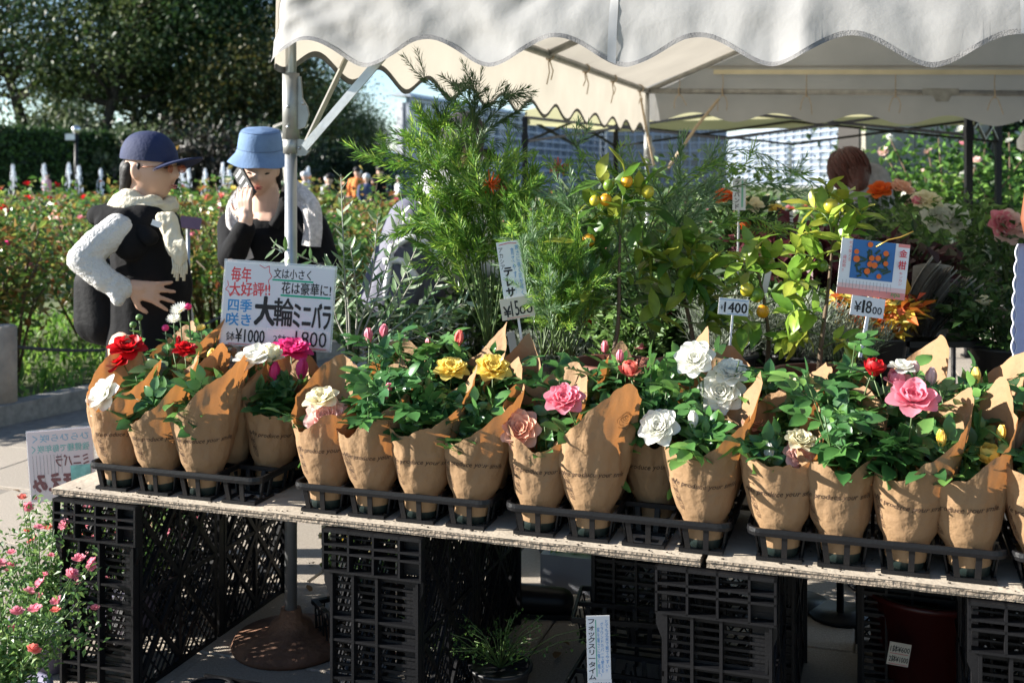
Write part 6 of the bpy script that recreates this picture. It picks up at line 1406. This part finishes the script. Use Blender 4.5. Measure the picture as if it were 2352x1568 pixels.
# ---- woman in bucket hat with a phone
Y2 = 4.7; w2 = thing('person', 'woman in blue bucket hat and black top holding a phone to her ear', 'person', (0, 0, 0))
f2 = Vector((.14, -.97, -.20)); hc = V(597, 386, Y2); HM = headM(hc, f2, up=(.03, 0, 1), s=1.0)
b = MB(); add_m(b, HEADG, HM); b.cap(hc + Vector((.01, .04, -.06)), V(612, 480, Y2 + .05), .055, .07)
b.cap(V(560, 520, Y2 + .06), V(680, 520, Y2 + .06), .09, .09); b.cap(V(622, 540, Y2 + .06), V(625, 660, Y2 + .06), .13, .13); hp = V(625, 790, Y2 + .06); b.cap(V(625, 650, Y2 + .06), hp, .13, .14); legs(b, hp, Y2, .09, (1, 0, 0))
sh, el, wr = V(537, 520, Y2), V(535, 590, Y2 - .14), V(566, 502, Y2 - .19)
b.cap(sh, el, .05, .042); b.cap(el, wr, .040, .027); hand(b, wr, (-.15, .12, 1), (-.2, -.85, -.1), .96, .30, .06, -1)
shf = V(715, 525, Y2); ef = V(752, 620, Y2 - .03); wf = V(722, 660, Y2 - .2); b.cap(shf, ef, .05, .042); b.cap(ef, wf, .04, .026); hand(b, wf, (-.6, -.4, -.3), (0, -.3, 1), .96, .35, .08, -1)
obj('body', fuse(b, .0052, 3, 'body'), SKIN2, w2)
t_ = MB(); t_.cap(V(555, 522, Y2 + .06), V(690, 522, Y2 + .06), .095, .095); t_.cap(V(590, 505, Y2 + .07), V(650, 505, Y2 + .07), .075, .075); t_.cap(V(620, 560, Y2 + .06), V(625, 660, Y2 + .06), .155, .155); t_.cap(V(575, 560, Y2 + .05), V(585, 680, Y2 + .05), .10, .11); t_.cap(V(670, 560, Y2 + .05), V(668, 680, Y2 + .05), .10, .11); t_.cap(V(625, 680, Y2 + .06), V(625, 900, Y2 + .06), .17, .2)
t_.cap(V(537, 520, Y2 + .02), V(533, 588, Y2 - .12), .072, .060); t_.cap(V(533, 588, Y2 - .12), V(562, 528, Y2 - .18), .058, .046); t_.cap(V(715, 522, Y2 + .02), V(750, 610, Y2 - .02), .072, .062); t_.cap(V(750, 612, Y2 - .02), V(732, 650, Y2 - .14), .058, .048)
tm = fuse(t_, .0075, 4, 'top')
ruffle(tm, .006, (9, 9, 9))
obj('top', tm, BLK, w2)
def strip_on(pts, wd, name, m_, parent, wob=.006):
    P_ = smooth_poly([Vector(p) for p in pts], 8); m = MB(); n = len(P_) - 1
    def fn(u, v_):
        k = min(n - 1, int(u * n)); f = u * n - k; c = P_[k].lerp(P_[k + 1], f); d = (P_[k + 1] - P_[k]).normalized(); x = d.cross(Vector((0, -1, 0))).normalized()
        return c + x * (v_ - .5) * wd + Vector((0, wob * math.sin(v_ * 9 + u * 7) + .02 * (2 * v_ - 1) ** 2, 0))
    m.grid(fn, n, 8); m.grid(lambda u, v_: fn(u, v_) + Vector((0, .006, 0)), n, 8, flip=True); return obj(name, m, m_, parent)
lc = strip_on([V(572, 425, Y2 - .02), V(538, 478, Y2 - .085), V(542, 540, Y2 - .10), V(560, 600, Y2 - .13)], .075, 'lace_shawl', LACE, w2); strip_on([V(655, 420, Y2 - .0), V(708, 470, Y2 - .085), V(717, 520, Y2 - .10), V(712, 565, Y2 - .11)], .08, 'lace_shawl', LACE, w2)
strip_on([V(655, 440, Y2 - .06), V(645, 490, Y2 - .10), V(625, 520, Y2 - .11)], .05, 'collar', BLK, w2, .002)
# bucket hat
ht = MB()
ZH = .074
prof_h = [(.137, -.054), (.123, -.035), (.104, -.008), (.096, .014), (.0955, .018), (.093, .05), (.087, .088), (.080, .103), (.066, .112), (.0, .116)]
ht.lathe(prof_h, 40, M=HM @ Matrix.Translation((0, .004, ZH)) @ Matrix.Diagonal((1, 1.12, .86, 1))); ht.lathe([(r_ - .002, z - .0015) for r_, z in prof_h[:5]], 40, M=HM @ Matrix.Translation((0, .004, ZH)) @ Matrix.Diagonal((1, 1.12, .86, 1)))
for i, p in enumerate(ht.v): ht.v[i] = p + Vector((0, 0, .007 * noise.noise(p * 14)))
hat = obj('bucket_hat', ht, DENIM, w2)
for zz, rr_ in ((.016, .097), (.101, .082), (-.03, .1145), (-.04, .1195)): obj('stitch_seam', MB().tube([HM @ Vector((rr_ * math.cos(a), .004 + rr_ * 1.12 * math.sin(a), ZH + zz * .86)) for a in [i * math.pi / 18 for i in range(37)]], .0012, 4), mat('dark blue thread', (.07, .11, .2), .8), hat)
hr = MB()
for sx in (-1, 1): hr.cap(HM @ Vector((sx * .072, .02, .02)), HM @ Vector((sx * .078, .02, -.06)), .022, .012)
hr.cap(HM @ Vector((0, .07, .03)), HM @ Vector((0, .08, -.06)), .06, .045); hr.cap(HM @ Vector((.06, .03, -.02)), HM @ Vector((.085, .04, -.09)), .018, .008); obj('hair', fuse(hr, .005, 2, 'hair'), HAIRB, w2)
for sx in (-1, 1):
    obj('eyelid', MB().cap((-.013, .003, 0), (.013, .003, 0), .0028, .0022, 6).cap((-.013, .003, 0), (0, -.002, -.003), .0025, .0025, 6).cap((0, -.002, -.003), (.013, .003, 0), .0025, .002, 6), EYED, w2, M=HM @ Matrix.Translation((sx * .031, -.083, -.004)))
    obj('eyebrow', MB().cap((-.015, 0, 0), (.015, 0, .001), .0022, .0016, 6), HAIRB, w2, M=HM @ Matrix.Translation((sx * .031, -.092, .020)))
obj('lips', MB().ell((0, 0, 0), (.021, .005, .0035), 10).ell((0, .001, -.008), (.017, .006, .0045), 10), LIP, w2, M=HM @ Matrix.Translation((0, -.093, -.062)))
shoes(w2, hp, .09, (1, 0, 0), (0, -1, 0), BLACKP)
ph = thing('phone', 'dark phone in a black and white case held to the cheek', 'phone'); pa, pb = V(546, 390, Y2 - .10), V(578, 450, Y2 - .15); d = (pb - pa).normalized(); zz = Vector((-.72, -.69, 0)); zz = (zz - d * zz.dot(d)).normalized(); xx = d.cross(zz)
PM = Matrix((xx, d, zz)).transposed().to_4x4(); PM.translation = (pa + pb) / 2
obj('case', MB().box((0, 0, 0), (.070, .150, .010)), mat('speckled case', (.03, .03, .03), .5, 1.0, 90), ph, M=PM); obj('screen', MB().box((0, 0, -.006), (.064, .142, .002)), mat('black glass', (.01, .01, .012), .08), ph, M=PM)
for k in range(4): obj('case_pattern', MB().box((0, -.05 + .033 * k, .0056), (.045, .012, .001)), WHITEP, ph, M=PM)

# ---- visitor with grey and white backpack, seen from behind through the shrubs
Y3 = 4.75; w3 = thing('person', 'visitor in dark cap and white jacket bending behind the green shrub', 'person'); hc = V(1062, 330, Y3); HM = headM(hc, (.75, .6, -.35), s=1.02)
b = MB(); add_m(b, HEADG, HM); b.cap(hc + Vector((-.03, 0, -.06)), V(1030, 430, Y3), .055, .07); b.cap(V(1010, 500, Y3), V(950, 760, Y3), .15, .15); hp = V(950, 800, Y3); legs(b, hp, Y3, .09, (.6, -.75, 0)); b.cap(V(1070, 480, Y3 - .1), V(1120, 600, Y3 - .1), .05, .04); b.cap(V(1120, 600, Y3 - .1), V(1190, 640, Y3 - .1), .04, .027); hand(b, V(1195, 642, Y3 - .1), (1, .1, -.2), (0, -.5, .8), .97)
obj('body', fuse(b, .008, 3, 'body'), SKIN, w3)
t_ = MB(); t_.cap(V(1025, 455, Y3), V(1000, 540, Y3), .15, .17); t_.cap(V(1000, 540, Y3), V(960, 700, Y3), .17, .17); t_.cap(V(1065, 480, Y3 - .1), V(1115, 600, Y3 - .1), .075, .065); t_.cap(V(1115, 600, Y3 - .1), V(1180, 636, Y3 - .1), .06, .048); t_.cap(V(1010, 430, Y3), V(1055, 440, Y3), .075, .075)
obj('jacket', fuse(t_, .009, 4, 'jacket'), mat('white grey jacket', (.62, .61, .62), .8, .15, 6), w3)
t_ = MB(); t_.cap(V(955, 700, Y3), V(948, 800, Y3), .175, .17); legs(t_, hp, Y3, .09, (.6, -.75, 0), (.11, .085, .07)); obj('trousers', fuse(t_, .01, 3, 'trousers'), mat('dark navy trousers', (.015, .016, .03), .85), w3); shoes(w3, hp, .09, (.6, -.75, 0), (.75, .6, 0), BLACKP)
GC = mat('dark grey purple cap', (.035, .03, .038), .85, .2, 10); cp = MB(); cp.lathe([(.1, -.05), (.099, .0), (.094, .05), (.075, .095), (.04, .118), (0, .124)], 28, M=HM @ Matrix.Translation((0, .01, .012))); co = obj('cap', cp, GC, w3); obj('brim', MB().box((0, 0, 0), (.14, .08, .006)), GC, co, M=HM @ Matrix.Translation((0, -.13, .0)) @ Matrix.Rotation(.25, 4, 'X')); hr = MB(); hr.cap(HM @ Vector((0, .05, -.02)), HM @ Vector((0, .06, -.09)), .07, .055); obj('hair', fuse(hr, .008, 2, 'hair'), HAIRB, w3)
bk = thing('backpack', 'grey and white backpack on the visitor behind the olive tree', 'backpack'); t_ = MB(); t_.cap(V(955, 520, Y3 - .16), V(905, 690, Y3 - .18), .13, .15); t_.cap(V(985, 520, Y3 - .14), V(945, 690, Y3 - .14), .12, .14); GRB = mat('slate grey nylon', (.10, .10, .14), .7, .15, 8)
obj('bag', fuse(t_, .01, 4, 'bag'), GRB, bk)
for k, pts in enumerate(([(925, 505), (965, 512), (1010, 545)], [(912, 560), (950, 545), (1000, 575), (1020, 620)], [(880, 600), (925, 600), (960, 640)], [(900, 560), (890, 640), (880, 720)], [(960, 440), (985, 500), (1000, 560)])):
    obj('piping', MB().tube(smooth_poly([V(x, y, Y3 - .31 + .03 * (k == 4)) for x, y in pts], 5), .014, 8), WHITEP, bk)
# ---- red haired visitor
Y5 = 6.4; w5 = thing('person', 'visitor with red brown hair and grey striped top near the brick wall', 'person'); hc = V(1948, 395, Y5); HM = headM(hc, (-.3, .8, -.5), s=1.0); b = MB(); add_m(b, HEADG, HM); b.cap(hc + Vector((.02, -.02, -.05)), V(1970, 460, Y5), .055, .07); b.cap(V(1990, 470, Y5), V(2010, 620, Y5), .14, .15); hp = V(2010, 700, Y5); legs(b, hp, Y5); obj('body', fuse(b, .009, 3, 'body'), SKIN2, w5)
hr = MB(); hr.ell((0, 0, 0), (.105, .118, .125), 24, M=HM @ Matrix.Translation((0, .014, .015))); hr.cap(HM @ Vector((0, .05, -.04)), HM @ Vector((0, .05, -.12)), .085, .06); me_ = fuse(hr, .007, 3, 'hair')
ruffle(me_, .003, (60, 60, 12))
hro = obj('hair', me_, HAIRR, w5); rs = random.Random(2)
for k in range(150):
    a = rs.uniform(0, 6.28); e0 = rs.uniform(.3, 1.4); jj = rs.uniform(.97, 1.07); pp_ = []
    for q in range(6):
        e = e0 - q * .28; pp_.append(HM @ (Vector((0, .014, .015)) + Vector((math.cos(a + .05 * q) * math.cos(e) * .108 * jj, math.sin(a + .05 * q) * math.cos(e) * .121 * jj, math.sin(e) * .129 * jj - .012 * max(0, q - 3)))))
    obj('hair_lock', MB().tube(pp_, [.002, .004, .005, .005, .004, .001], 5), HAIRR, hro)
t_ = MB(); t_.cap(V(1985, 455, Y5 - .02), V(2005, 560, Y5), .15, .17); t_.cap(V(2000, 420, Y5 + .05), V(2010, 480, Y5 + .05), .12, .15); t_.cap(V(2005, 560, Y5), V(2010, 690, Y5), .17, .17); obj('top', fuse(t_, .01, 3, 'top'), mat('grey striped top', (.28, .28, .30), .8, .3, 30), w5); t_ = MB(); legs(t_, hp, Y5, .09, (1, 0, 0), (.11, .085, .07)); obj('trousers', fuse(t_, .012, 3, 'trousers'), BLK, w5); shoes(w5, hp, .09, (1, 0, 0), (-.3, .9, 0), BLACKP)
# ---- far visitors between post and shrub: one body, many outfits
fbm = MB(); fbm.cap((0, 0, 1.52), (0, 0, 1.58), .085, .09); fbm.cap((0, 0, 1.36), (0, 0, 1.46), .05, .05); fbm.cap((-.13, 0, 1.30), (.13, 0, 1.30), .075, .075); fbm.cap((0, 0, 1.25), (0, 0, .95), .14, .13); legs(fbm, (0, 0, .9), 0)
for sx in (-1, 1): fbm.cap((sx * .19, 0, 1.3), (sx * .24, -.02, 1.05), .05, .042); fbm.cap((sx * .24, -.02, 1.05), (sx * .2, -.12, .84), .04, .03); fbm.ell((sx * .2, -.14, .8), (.03, .03, .05), 8)
FB_ = fuse(fbm, .016, 3, 'body'); tp = MB(); tp.cap((-.13, 0, 1.29), (.13, 0, 1.29), .10, .10); tp.cap((0, 0, 1.25), (0, 0, .9), .165, .165)
for sx in (-1, 1): tp.cap((sx * .19, 0, 1.3), (sx * .24, -.02, 1.05), .07, .06); tp.cap((sx * .24, -.02, 1.05), (sx * .21, -.11, .87), .058, .045)
TP_ = fuse(tp, .018, 3, 'top'); tr_ = MB(); legs(tr_, (0, 0, .92), 0, .09, (1, 0, 0), (.12, .09, .075)); TR_ = fuse(tr_, .018, 3, 'trousers'); HT_ = MB().ell((0, .01, 1.62), (.11, .12, .10), 14).mesh('hair')
WHT = mat('white shirt', (.6, .6, .62), .8, .1)
for k, (x, Yf, top, hair, lab) in enumerate(((757, 25, BLK, HAIRB, 'far visitor in black just right of the tent post'), (752, 33, WHT, WHT, 'far visitor in white behind the one in black'), (820, 30, mat('orange top', (.75, .22, .05), .8), HAIRB, 'far visitor in orange between the rose beds'), (824, 36, WHT, WHT, 'far visitor in white hat behind the orange top'), (842, 29, mat('navy check shirt', (.06, .08, .16), .8, .4, 30), WHT, 'far visitor with grey hair in a navy check shirt'), (873, 28, BLK, HAIRB, 'far visitor in black right of the navy shirt'), (858, 35, WHT, HAIRB, 'far visitor in white between navy and black'), (915, 42, WHT, WHT, 'farthest visitor in white near the glasshouse'), (108, 40, mat('pink top', (.7, .3, .32), .8), HAIRB, 'far visitor in pink beyond the fountain at left'), (700, 30, WHT, WHT, 'far visitor in pale clothes beside the tent post'))):
    p = V(x, 400, Yf); t = thing('person', lab, 'person', (p.x, Yf, -.02), (0, 0, rng.uniform(-3, 3)), 'far visitors in the rose garden'); sv = rng.uniform(.8, 1.0); t.scale = (sv * rng.uniform(.9, 1.1), sv, sv * .97)
    obj('body', FB_, SKIN2, t); obj('top', TP_, top, t); obj('trousers', TR_, BLK, t); obj('hair', HT_, hair, t)
# ================================================================ SMALL THINGS
# folded newspapers
NEWS = mat('newsprint', (.32, .305, .27), .85, .22, 70, trans=.15, bump=.1, bscale=200); nw = thing('newspaper_bundle', 'folded grey newspapers standing between the picture card and white roses', 'newspaper'); YN = 3.75
base_p = V(2140, 770, YN)
def sheet(k, n):
    f = k / (n - 1); rk = random.Random(k); jt = rk.uniform(-6, 6)
    def fn(u, v):
        x = 2108 + 34 * f + (30 + 95 * f) * v ** (1.15 + .5 * f) - 34 * math.sin(math.pi * v) * (1 - f) + 16 * math.sin(math.pi * v) * f + jt * v
        y = 772 - (178 - 62 * f) * v + 8 * math.sin(v * 4 + k) * v
        return V(x, y, YN - .045 + .09 * u) + Vector((0, .012 * math.sin(v * 3 + k), .004 * math.sin(u * 5 + k)))
    return fn
for k in range(18): obj('sheet', MB().grid(sheet(k, 18), 4, 12), NEWS, nw)
bk_ = MB(); bk_.grid(lambda u, v: V(2085 + 85 * u + 12 * v, 775 - 165 * v - 6 * math.sin(u * 3), YN + .03) + Vector((0, .012 * math.sin(u * 5), 0)), 12, 8); obj('outer_sheet', bk_, NEWS, nw)
obj('stand', MB().box((base_p.x + .03, YN + .03, base_p.z - .02), (.26, .2, .02)).tube([(base_p.x + .03, YN + .03, .0), (base_p.x + .03, YN + .03, base_p.z - .03)], .014, 8), BLACKP, nw)
# lavender lace cloth at the right edge (sleeve of a visitor standing outside the frame)
LAV = mat('lavender cotton', (.36, .38, .58), .8, .08, 12, bump=.15, bscale=120); LC = thing('lace_edged_cloth', 'lavender cloth with white scalloped lace edge at the right picture edge', 'cloth'); YC_ = 2.75
def lacef(u, v):
    y = 560 + 400 * v; x = 2338 - 6 * math.sin(v * 3) - 5 * abs(math.sin(v * math.pi * 11)) * (1 - u) + 90 * u
    return V(x, y, YC_ + .05 * math.sin(u * 2)) + Vector((0, .06 * u + .012 * math.sin(u * 9 + v * 2), 0))
m = MB(); m.grid(lacef, 20, 120); m.grid(lambda u, v: lacef(u, v) + Vector((0, .004, 0)), 20, 120, flip=True); obj('cloth', m, LAV, LC)
WT = mat('white embroidery', (.68, .68, .75), .8, .1)
obj('lace_edge', MB().tube([lacef(0, i / 120) + Vector((0, -.002, 0)) for i in range(121)], .0022, 5), WT, LC)
for k in range(11): obj('embroidered_arc', MB().tube([lacef(.14 * math.sin(math.pi * i / 8), (k + i / 8) / 11) + Vector((0, -.003, 0)) for i in range(9)], .0013, 4), WT, LC)
obj('strap', MB().tube([V(2385, 555, YC_ + .03), V(2361, 500, YC_ + .03), V(2368, 440, YC_ + .03), V(2395, 400, YC_ + .05)], [.03, .018, .016, .03], 10), mat('red brown leather', (.20, .06, .025), .6, .2, 20), LC)
# shoe of somebody standing behind the crates
p = G(1282, 1408); t = thing('rubber_shoe', 'black rubber shoe on the paving behind the second crate', 'shoe', (p.x - .09, p.y, 0), (0, 0, -.1)); m = MB(); m.cap((-.09, 0, .05), (.10, 0, .045), .05, .042); m.cap((-.09, 0, .06), (-.09, 0, .20), .045, .05); obj('upper', fuse(m, .006, 3, 'upper'), BLACKP, t); obj('sole', MB().box((0, 0, .008), (.27, .085, .016)), BLACKP, t)
# white viola pot and mesh basket behind the second crate
def viola(label, x, y, seed, r_=.13, h=.2):
    r = random.Random(seed); p = G(x, y); t = thing('viola_pot', label, 'potted plant', (p.x, p.y, 0)); obj('pot', potm(.14, .08, .115), WHITEP, t); m = MB(); fl = MB()
    for _ in range(700): a = r.uniform(0, 6.28); q = r.random() ** .5 * r_; m.leaf(Vector((math.cos(a) * q, math.sin(a) * q, .12 + h * r.random() * (1 - .4 * q / r_))), rv(r), Vector((0, 0, 1)), .022, .014)
    obj('foliage', m, mat('viola leaves', MG[1], .5, .1, 10, trans=.3, isl=1, cols=MG), t, kind='stuff')
    for k in range(60): a = r.uniform(0, 6.28); q = r.random() ** .5 * r_; obj('viola_bloom', LOWB[k % 3], PET['cream'] if k % 3 else PET['yellow'], t, loc=(math.cos(a) * q, math.sin(a) * q, .14 + h * r.uniform(.5, 1) * (1 - .4 * q / r_)), rot=(r.uniform(.3, 1.2), r.uniform(-.5, .5), 0), scale=.012)
    obj('plant_label', MB().box((-.10, -.03, .25), (.05, .002, .10)), CREAM, t)
viola('white pot of cream violas behind the second crate', 830, 1385, 3)
def basket(label, x, y, rz):
    p = G(x, y); t = thing('mesh_basket', label, 'basket', (p.x, p.y, 0), (0, 0, rz)); m = MB(); L, D, h = .34, .24, .12
    for sy in (-1, 1):
        for i in range(13): m.bar((-L / 2 + L * i / 12, sy * D / 2 * .9, .01), (-L / 2 + L * i / 12, sy * D / 2, h), .004)
        for z in (.012, .045, .08): m.bar((-L / 2, sy * D / 2 * (.9 + z), z), (L / 2, sy * D / 2 * (.9 + z), z), .004)
    for sx in (-1, 1):
        for i in range(9): m.bar((sx * L / 2 * .95, -D / 2 + D * i / 8, .01), (sx * L / 2, -D / 2 + D * i / 8, h), .004)
    for i in range(12): m.bar((-L / 2 + L * i / 11, -D * .45, .008), (-L / 2 + L * i / 11, D * .45, .008), .004)
    obj('basket_mesh', m, BLACKP, t); m = MB()
    for sy in (-1, 1): m.box((0, sy * D / 2, h), (L + .02, .016, .012))
    for sx in (-1, 1): m.box((sx * L / 2, 0, h), (.016, D + .015, .0125))
    obj('rim', m, BLACKP, t)
basket('black mesh basket leaning behind the second crate', 880, 1480, .5); basket('black mesh basket on the paving under the left crates', 420, 1400, .2)
# tray with round holes at the bottom edge
p = G(640, 1740); t = thing('pot_carrier', 'black pot carrier with round holes at the bottom edge', 'plant tray', (p.x, p.y, 0), (0, 0, YAW)); m = MB()
for i in range(5):
    for j in range(2): m.lathe([(.052, .07), (.058, .075), (.062, .07), (.058, .06), (.05, .01), (.046, .0)], 24, M=Matrix.Translation((-.28 + i * .135, j * .135, 0)))
obj('hole_ring', m, BLACKP, t, kind='stuff'); obj('web', MB().box((-.01, .0675, .062), (.62, .006, .01)).box((-.01, -.065, .062), (.66, .01, .012)).box((-.01, .20, .062), (.66, .01, .012)), BLACKP, t)
# stacked black trays under the seam of the boards
for k, (x, y, z, rz, lab) in enumerate(((1470, 1640, .0, YAW, 'lowest black tray under the seam of the boards'), (1480, 1560, .10, YAW + .15, 'upper black tray leaning under the seam of the boards'))):
    p = G(x, y); Lx, Ly = .40, .30; o = thing('plant_tray', lab, 'plant tray', (p.x - .2, p.y, z), (0, 0, rz), 'empty black trays under the table')
    for i in range(3):
        for j in range(2): obj('tray_cell', CELL, BLACKP, o, loc=((i + .5) * PIT, (j + .5) * ROW, 0))
    obj('rim', MB().box((Lx / 2, 0, .066), (Lx, .008, .014)).box((Lx / 2, .24, .066), (Lx, .008, .014)).box((0, .12, .066), (.008, .232, .0142)).box((Lx, .12, .066), (.008, .232, .0142)).box((Lx / 2, .12, .066), (Lx - .01, .008, .012)), BLACKP, o)
# white trough of seedlings seen through the far crate
p = G(1440, 1420); t = thing('seedling_trough', 'grey trough of bright green seedlings seen through the lattice crate', 'potted plant', (p.x + .05, p.y + .25, 0), (0, 0, YAW)); obj('trough', MB().box((0, 0, .06), (.6, .2, .12)), mat('grey trough', (.35, .36, .40), .6), t); r = random.Random(4); m = MB()
for _ in range(1100): m.leaf(Vector((r.uniform(-.28, .28), r.uniform(-.09, .09), .12 + .14 * r.random())), rv(r), Vector((0, 0, 1)), .026, .02)
obj('foliage', m, mat('seedling leaves', MG[1], .5, .1, 10, trans=.35, isl=1, cols=[(.06, .14, .02), (.12, .25, .03), (.2, .34, .06)]), t, kind='stuff')
# red bin with tag
p = G(2150, 1640); t = thing('red_bucket', 'dark red bucket in the shade under the right board', 'bucket', (p.x + .02, p.y + .12, 0)); obj('bucket', MB().lathe([(0, 0), (.13, 0), (.155, .27), (.165, .27), (.165, .285), (.15, .285), (.125, .02), (0, .02)], 28), mat('red plastic', (.05, .004, .003), .4, .1), t)
S = Sign('price_tag', 'small cream card reading 600 and 1000 yen on the red bucket', (2065, 1501), t.location.y - .17, 50, 52, R(-10), CREAM); S.text('1鉢¥600', .06, .12, .95, .42, INK, .01); S.line([(.06, .48), (.92, .48)], .02, REDI); S.text('2鉢¥1000', .06, .56, .95, .86, INK, .01); S.line([(.06, .94), (.95, .94)], .02, REDI)
# thyme at the bottom edge
p = G(1150, 1610); t = thing('thyme_plant', 'sprigs of green thyme at the bottom edge between the crates', 'potted plant', (p.x, p.y, 0)); obj('pot', potm(.1, .06, .08), POTB, t); r = random.Random(6); m = MB(); st = MB()
for k in range(26):
    tip = Vector((r.gauss(0, .14), r.gauss(0, .05), .13 + r.uniform(.02, .12))); st.tube([(0, 0, .09), tip * .5 + Vector((0, 0, .07)), tip], .0012, 4)
    for j in range(16): m.leaf(Vector((0, 0, .09)).lerp(tip, r.uniform(.3, 1)) + rv(r, .006), rv(r), Vector((0, 0, 1)), .011, .008)
obj('foliage', m, mat('thyme leaves', MG[1], .5, .1, 10, trans=.3, isl=1, cols=MG), t, kind='stuff'); obj('stem', st, STEM, t)
# fallen petal on the paving
tag(obj('fallen_petal', PETM[0], PET['red'], loc=G(1263, 1335) + Vector((0, 0, .006)), rot=(R(80), .2, .4), scale=.02), 'single red petal lying on the paving', 'petal')
# crumbs of soil on the boards and dry leaves on the paving
r = random.Random(15); m = MB()
for _ in range(170):
    p = T(r.uniform(.03, 3.1), r.uniform(.004, .03) if r.random() < .7 else r.uniform(.0, .39), ZT + .0022); s = r.uniform(.0008, .0032); m.ell(p, (s * r.uniform(.8, 2), s, s * .6), 6)
o = obj('soil_crumbs', m, EARTH); o['kind'] = 'stuff'; o['label'] = 'dark soil crumbs scattered along the plywood boards'
DRY = mat('dry leaf', (.20, .11, .04), .8, .3, 20)
dl = leaf_mesh(3, .045, .024, .3)
for k, (x, y) in enumerate(((60, 1015), (110, 1080), (1290, 1480), (1300, 1420), (720, 1300), (30, 1130), (1320, 1330), (705, 1350), (160, 1000), (1275, 1520))):
    p = G(x, y); tag(obj('dry_leaf', dl, DRY, loc=(p.x, p.y, .012), rot=(r.uniform(-.3, .3), r.uniform(-.3, .3), r.uniform(0, 6)), scale=r.uniform(.6, 1.1)), 'small dry brown leaf on the paving' + (' left of the table' if x < 200 else ' seen under the table'), 'leaf', 'dry leaves on the paving ' + ('left of the table' if x < 200 else 'under the table'))
# ---------------------------------------------------------------- throw away the modelling leftovers
ts = bpy.data.scenes.get('workbench')
if ts: bpy.data.scenes.remove(ts)
bpy.data.batch_remove(trash)
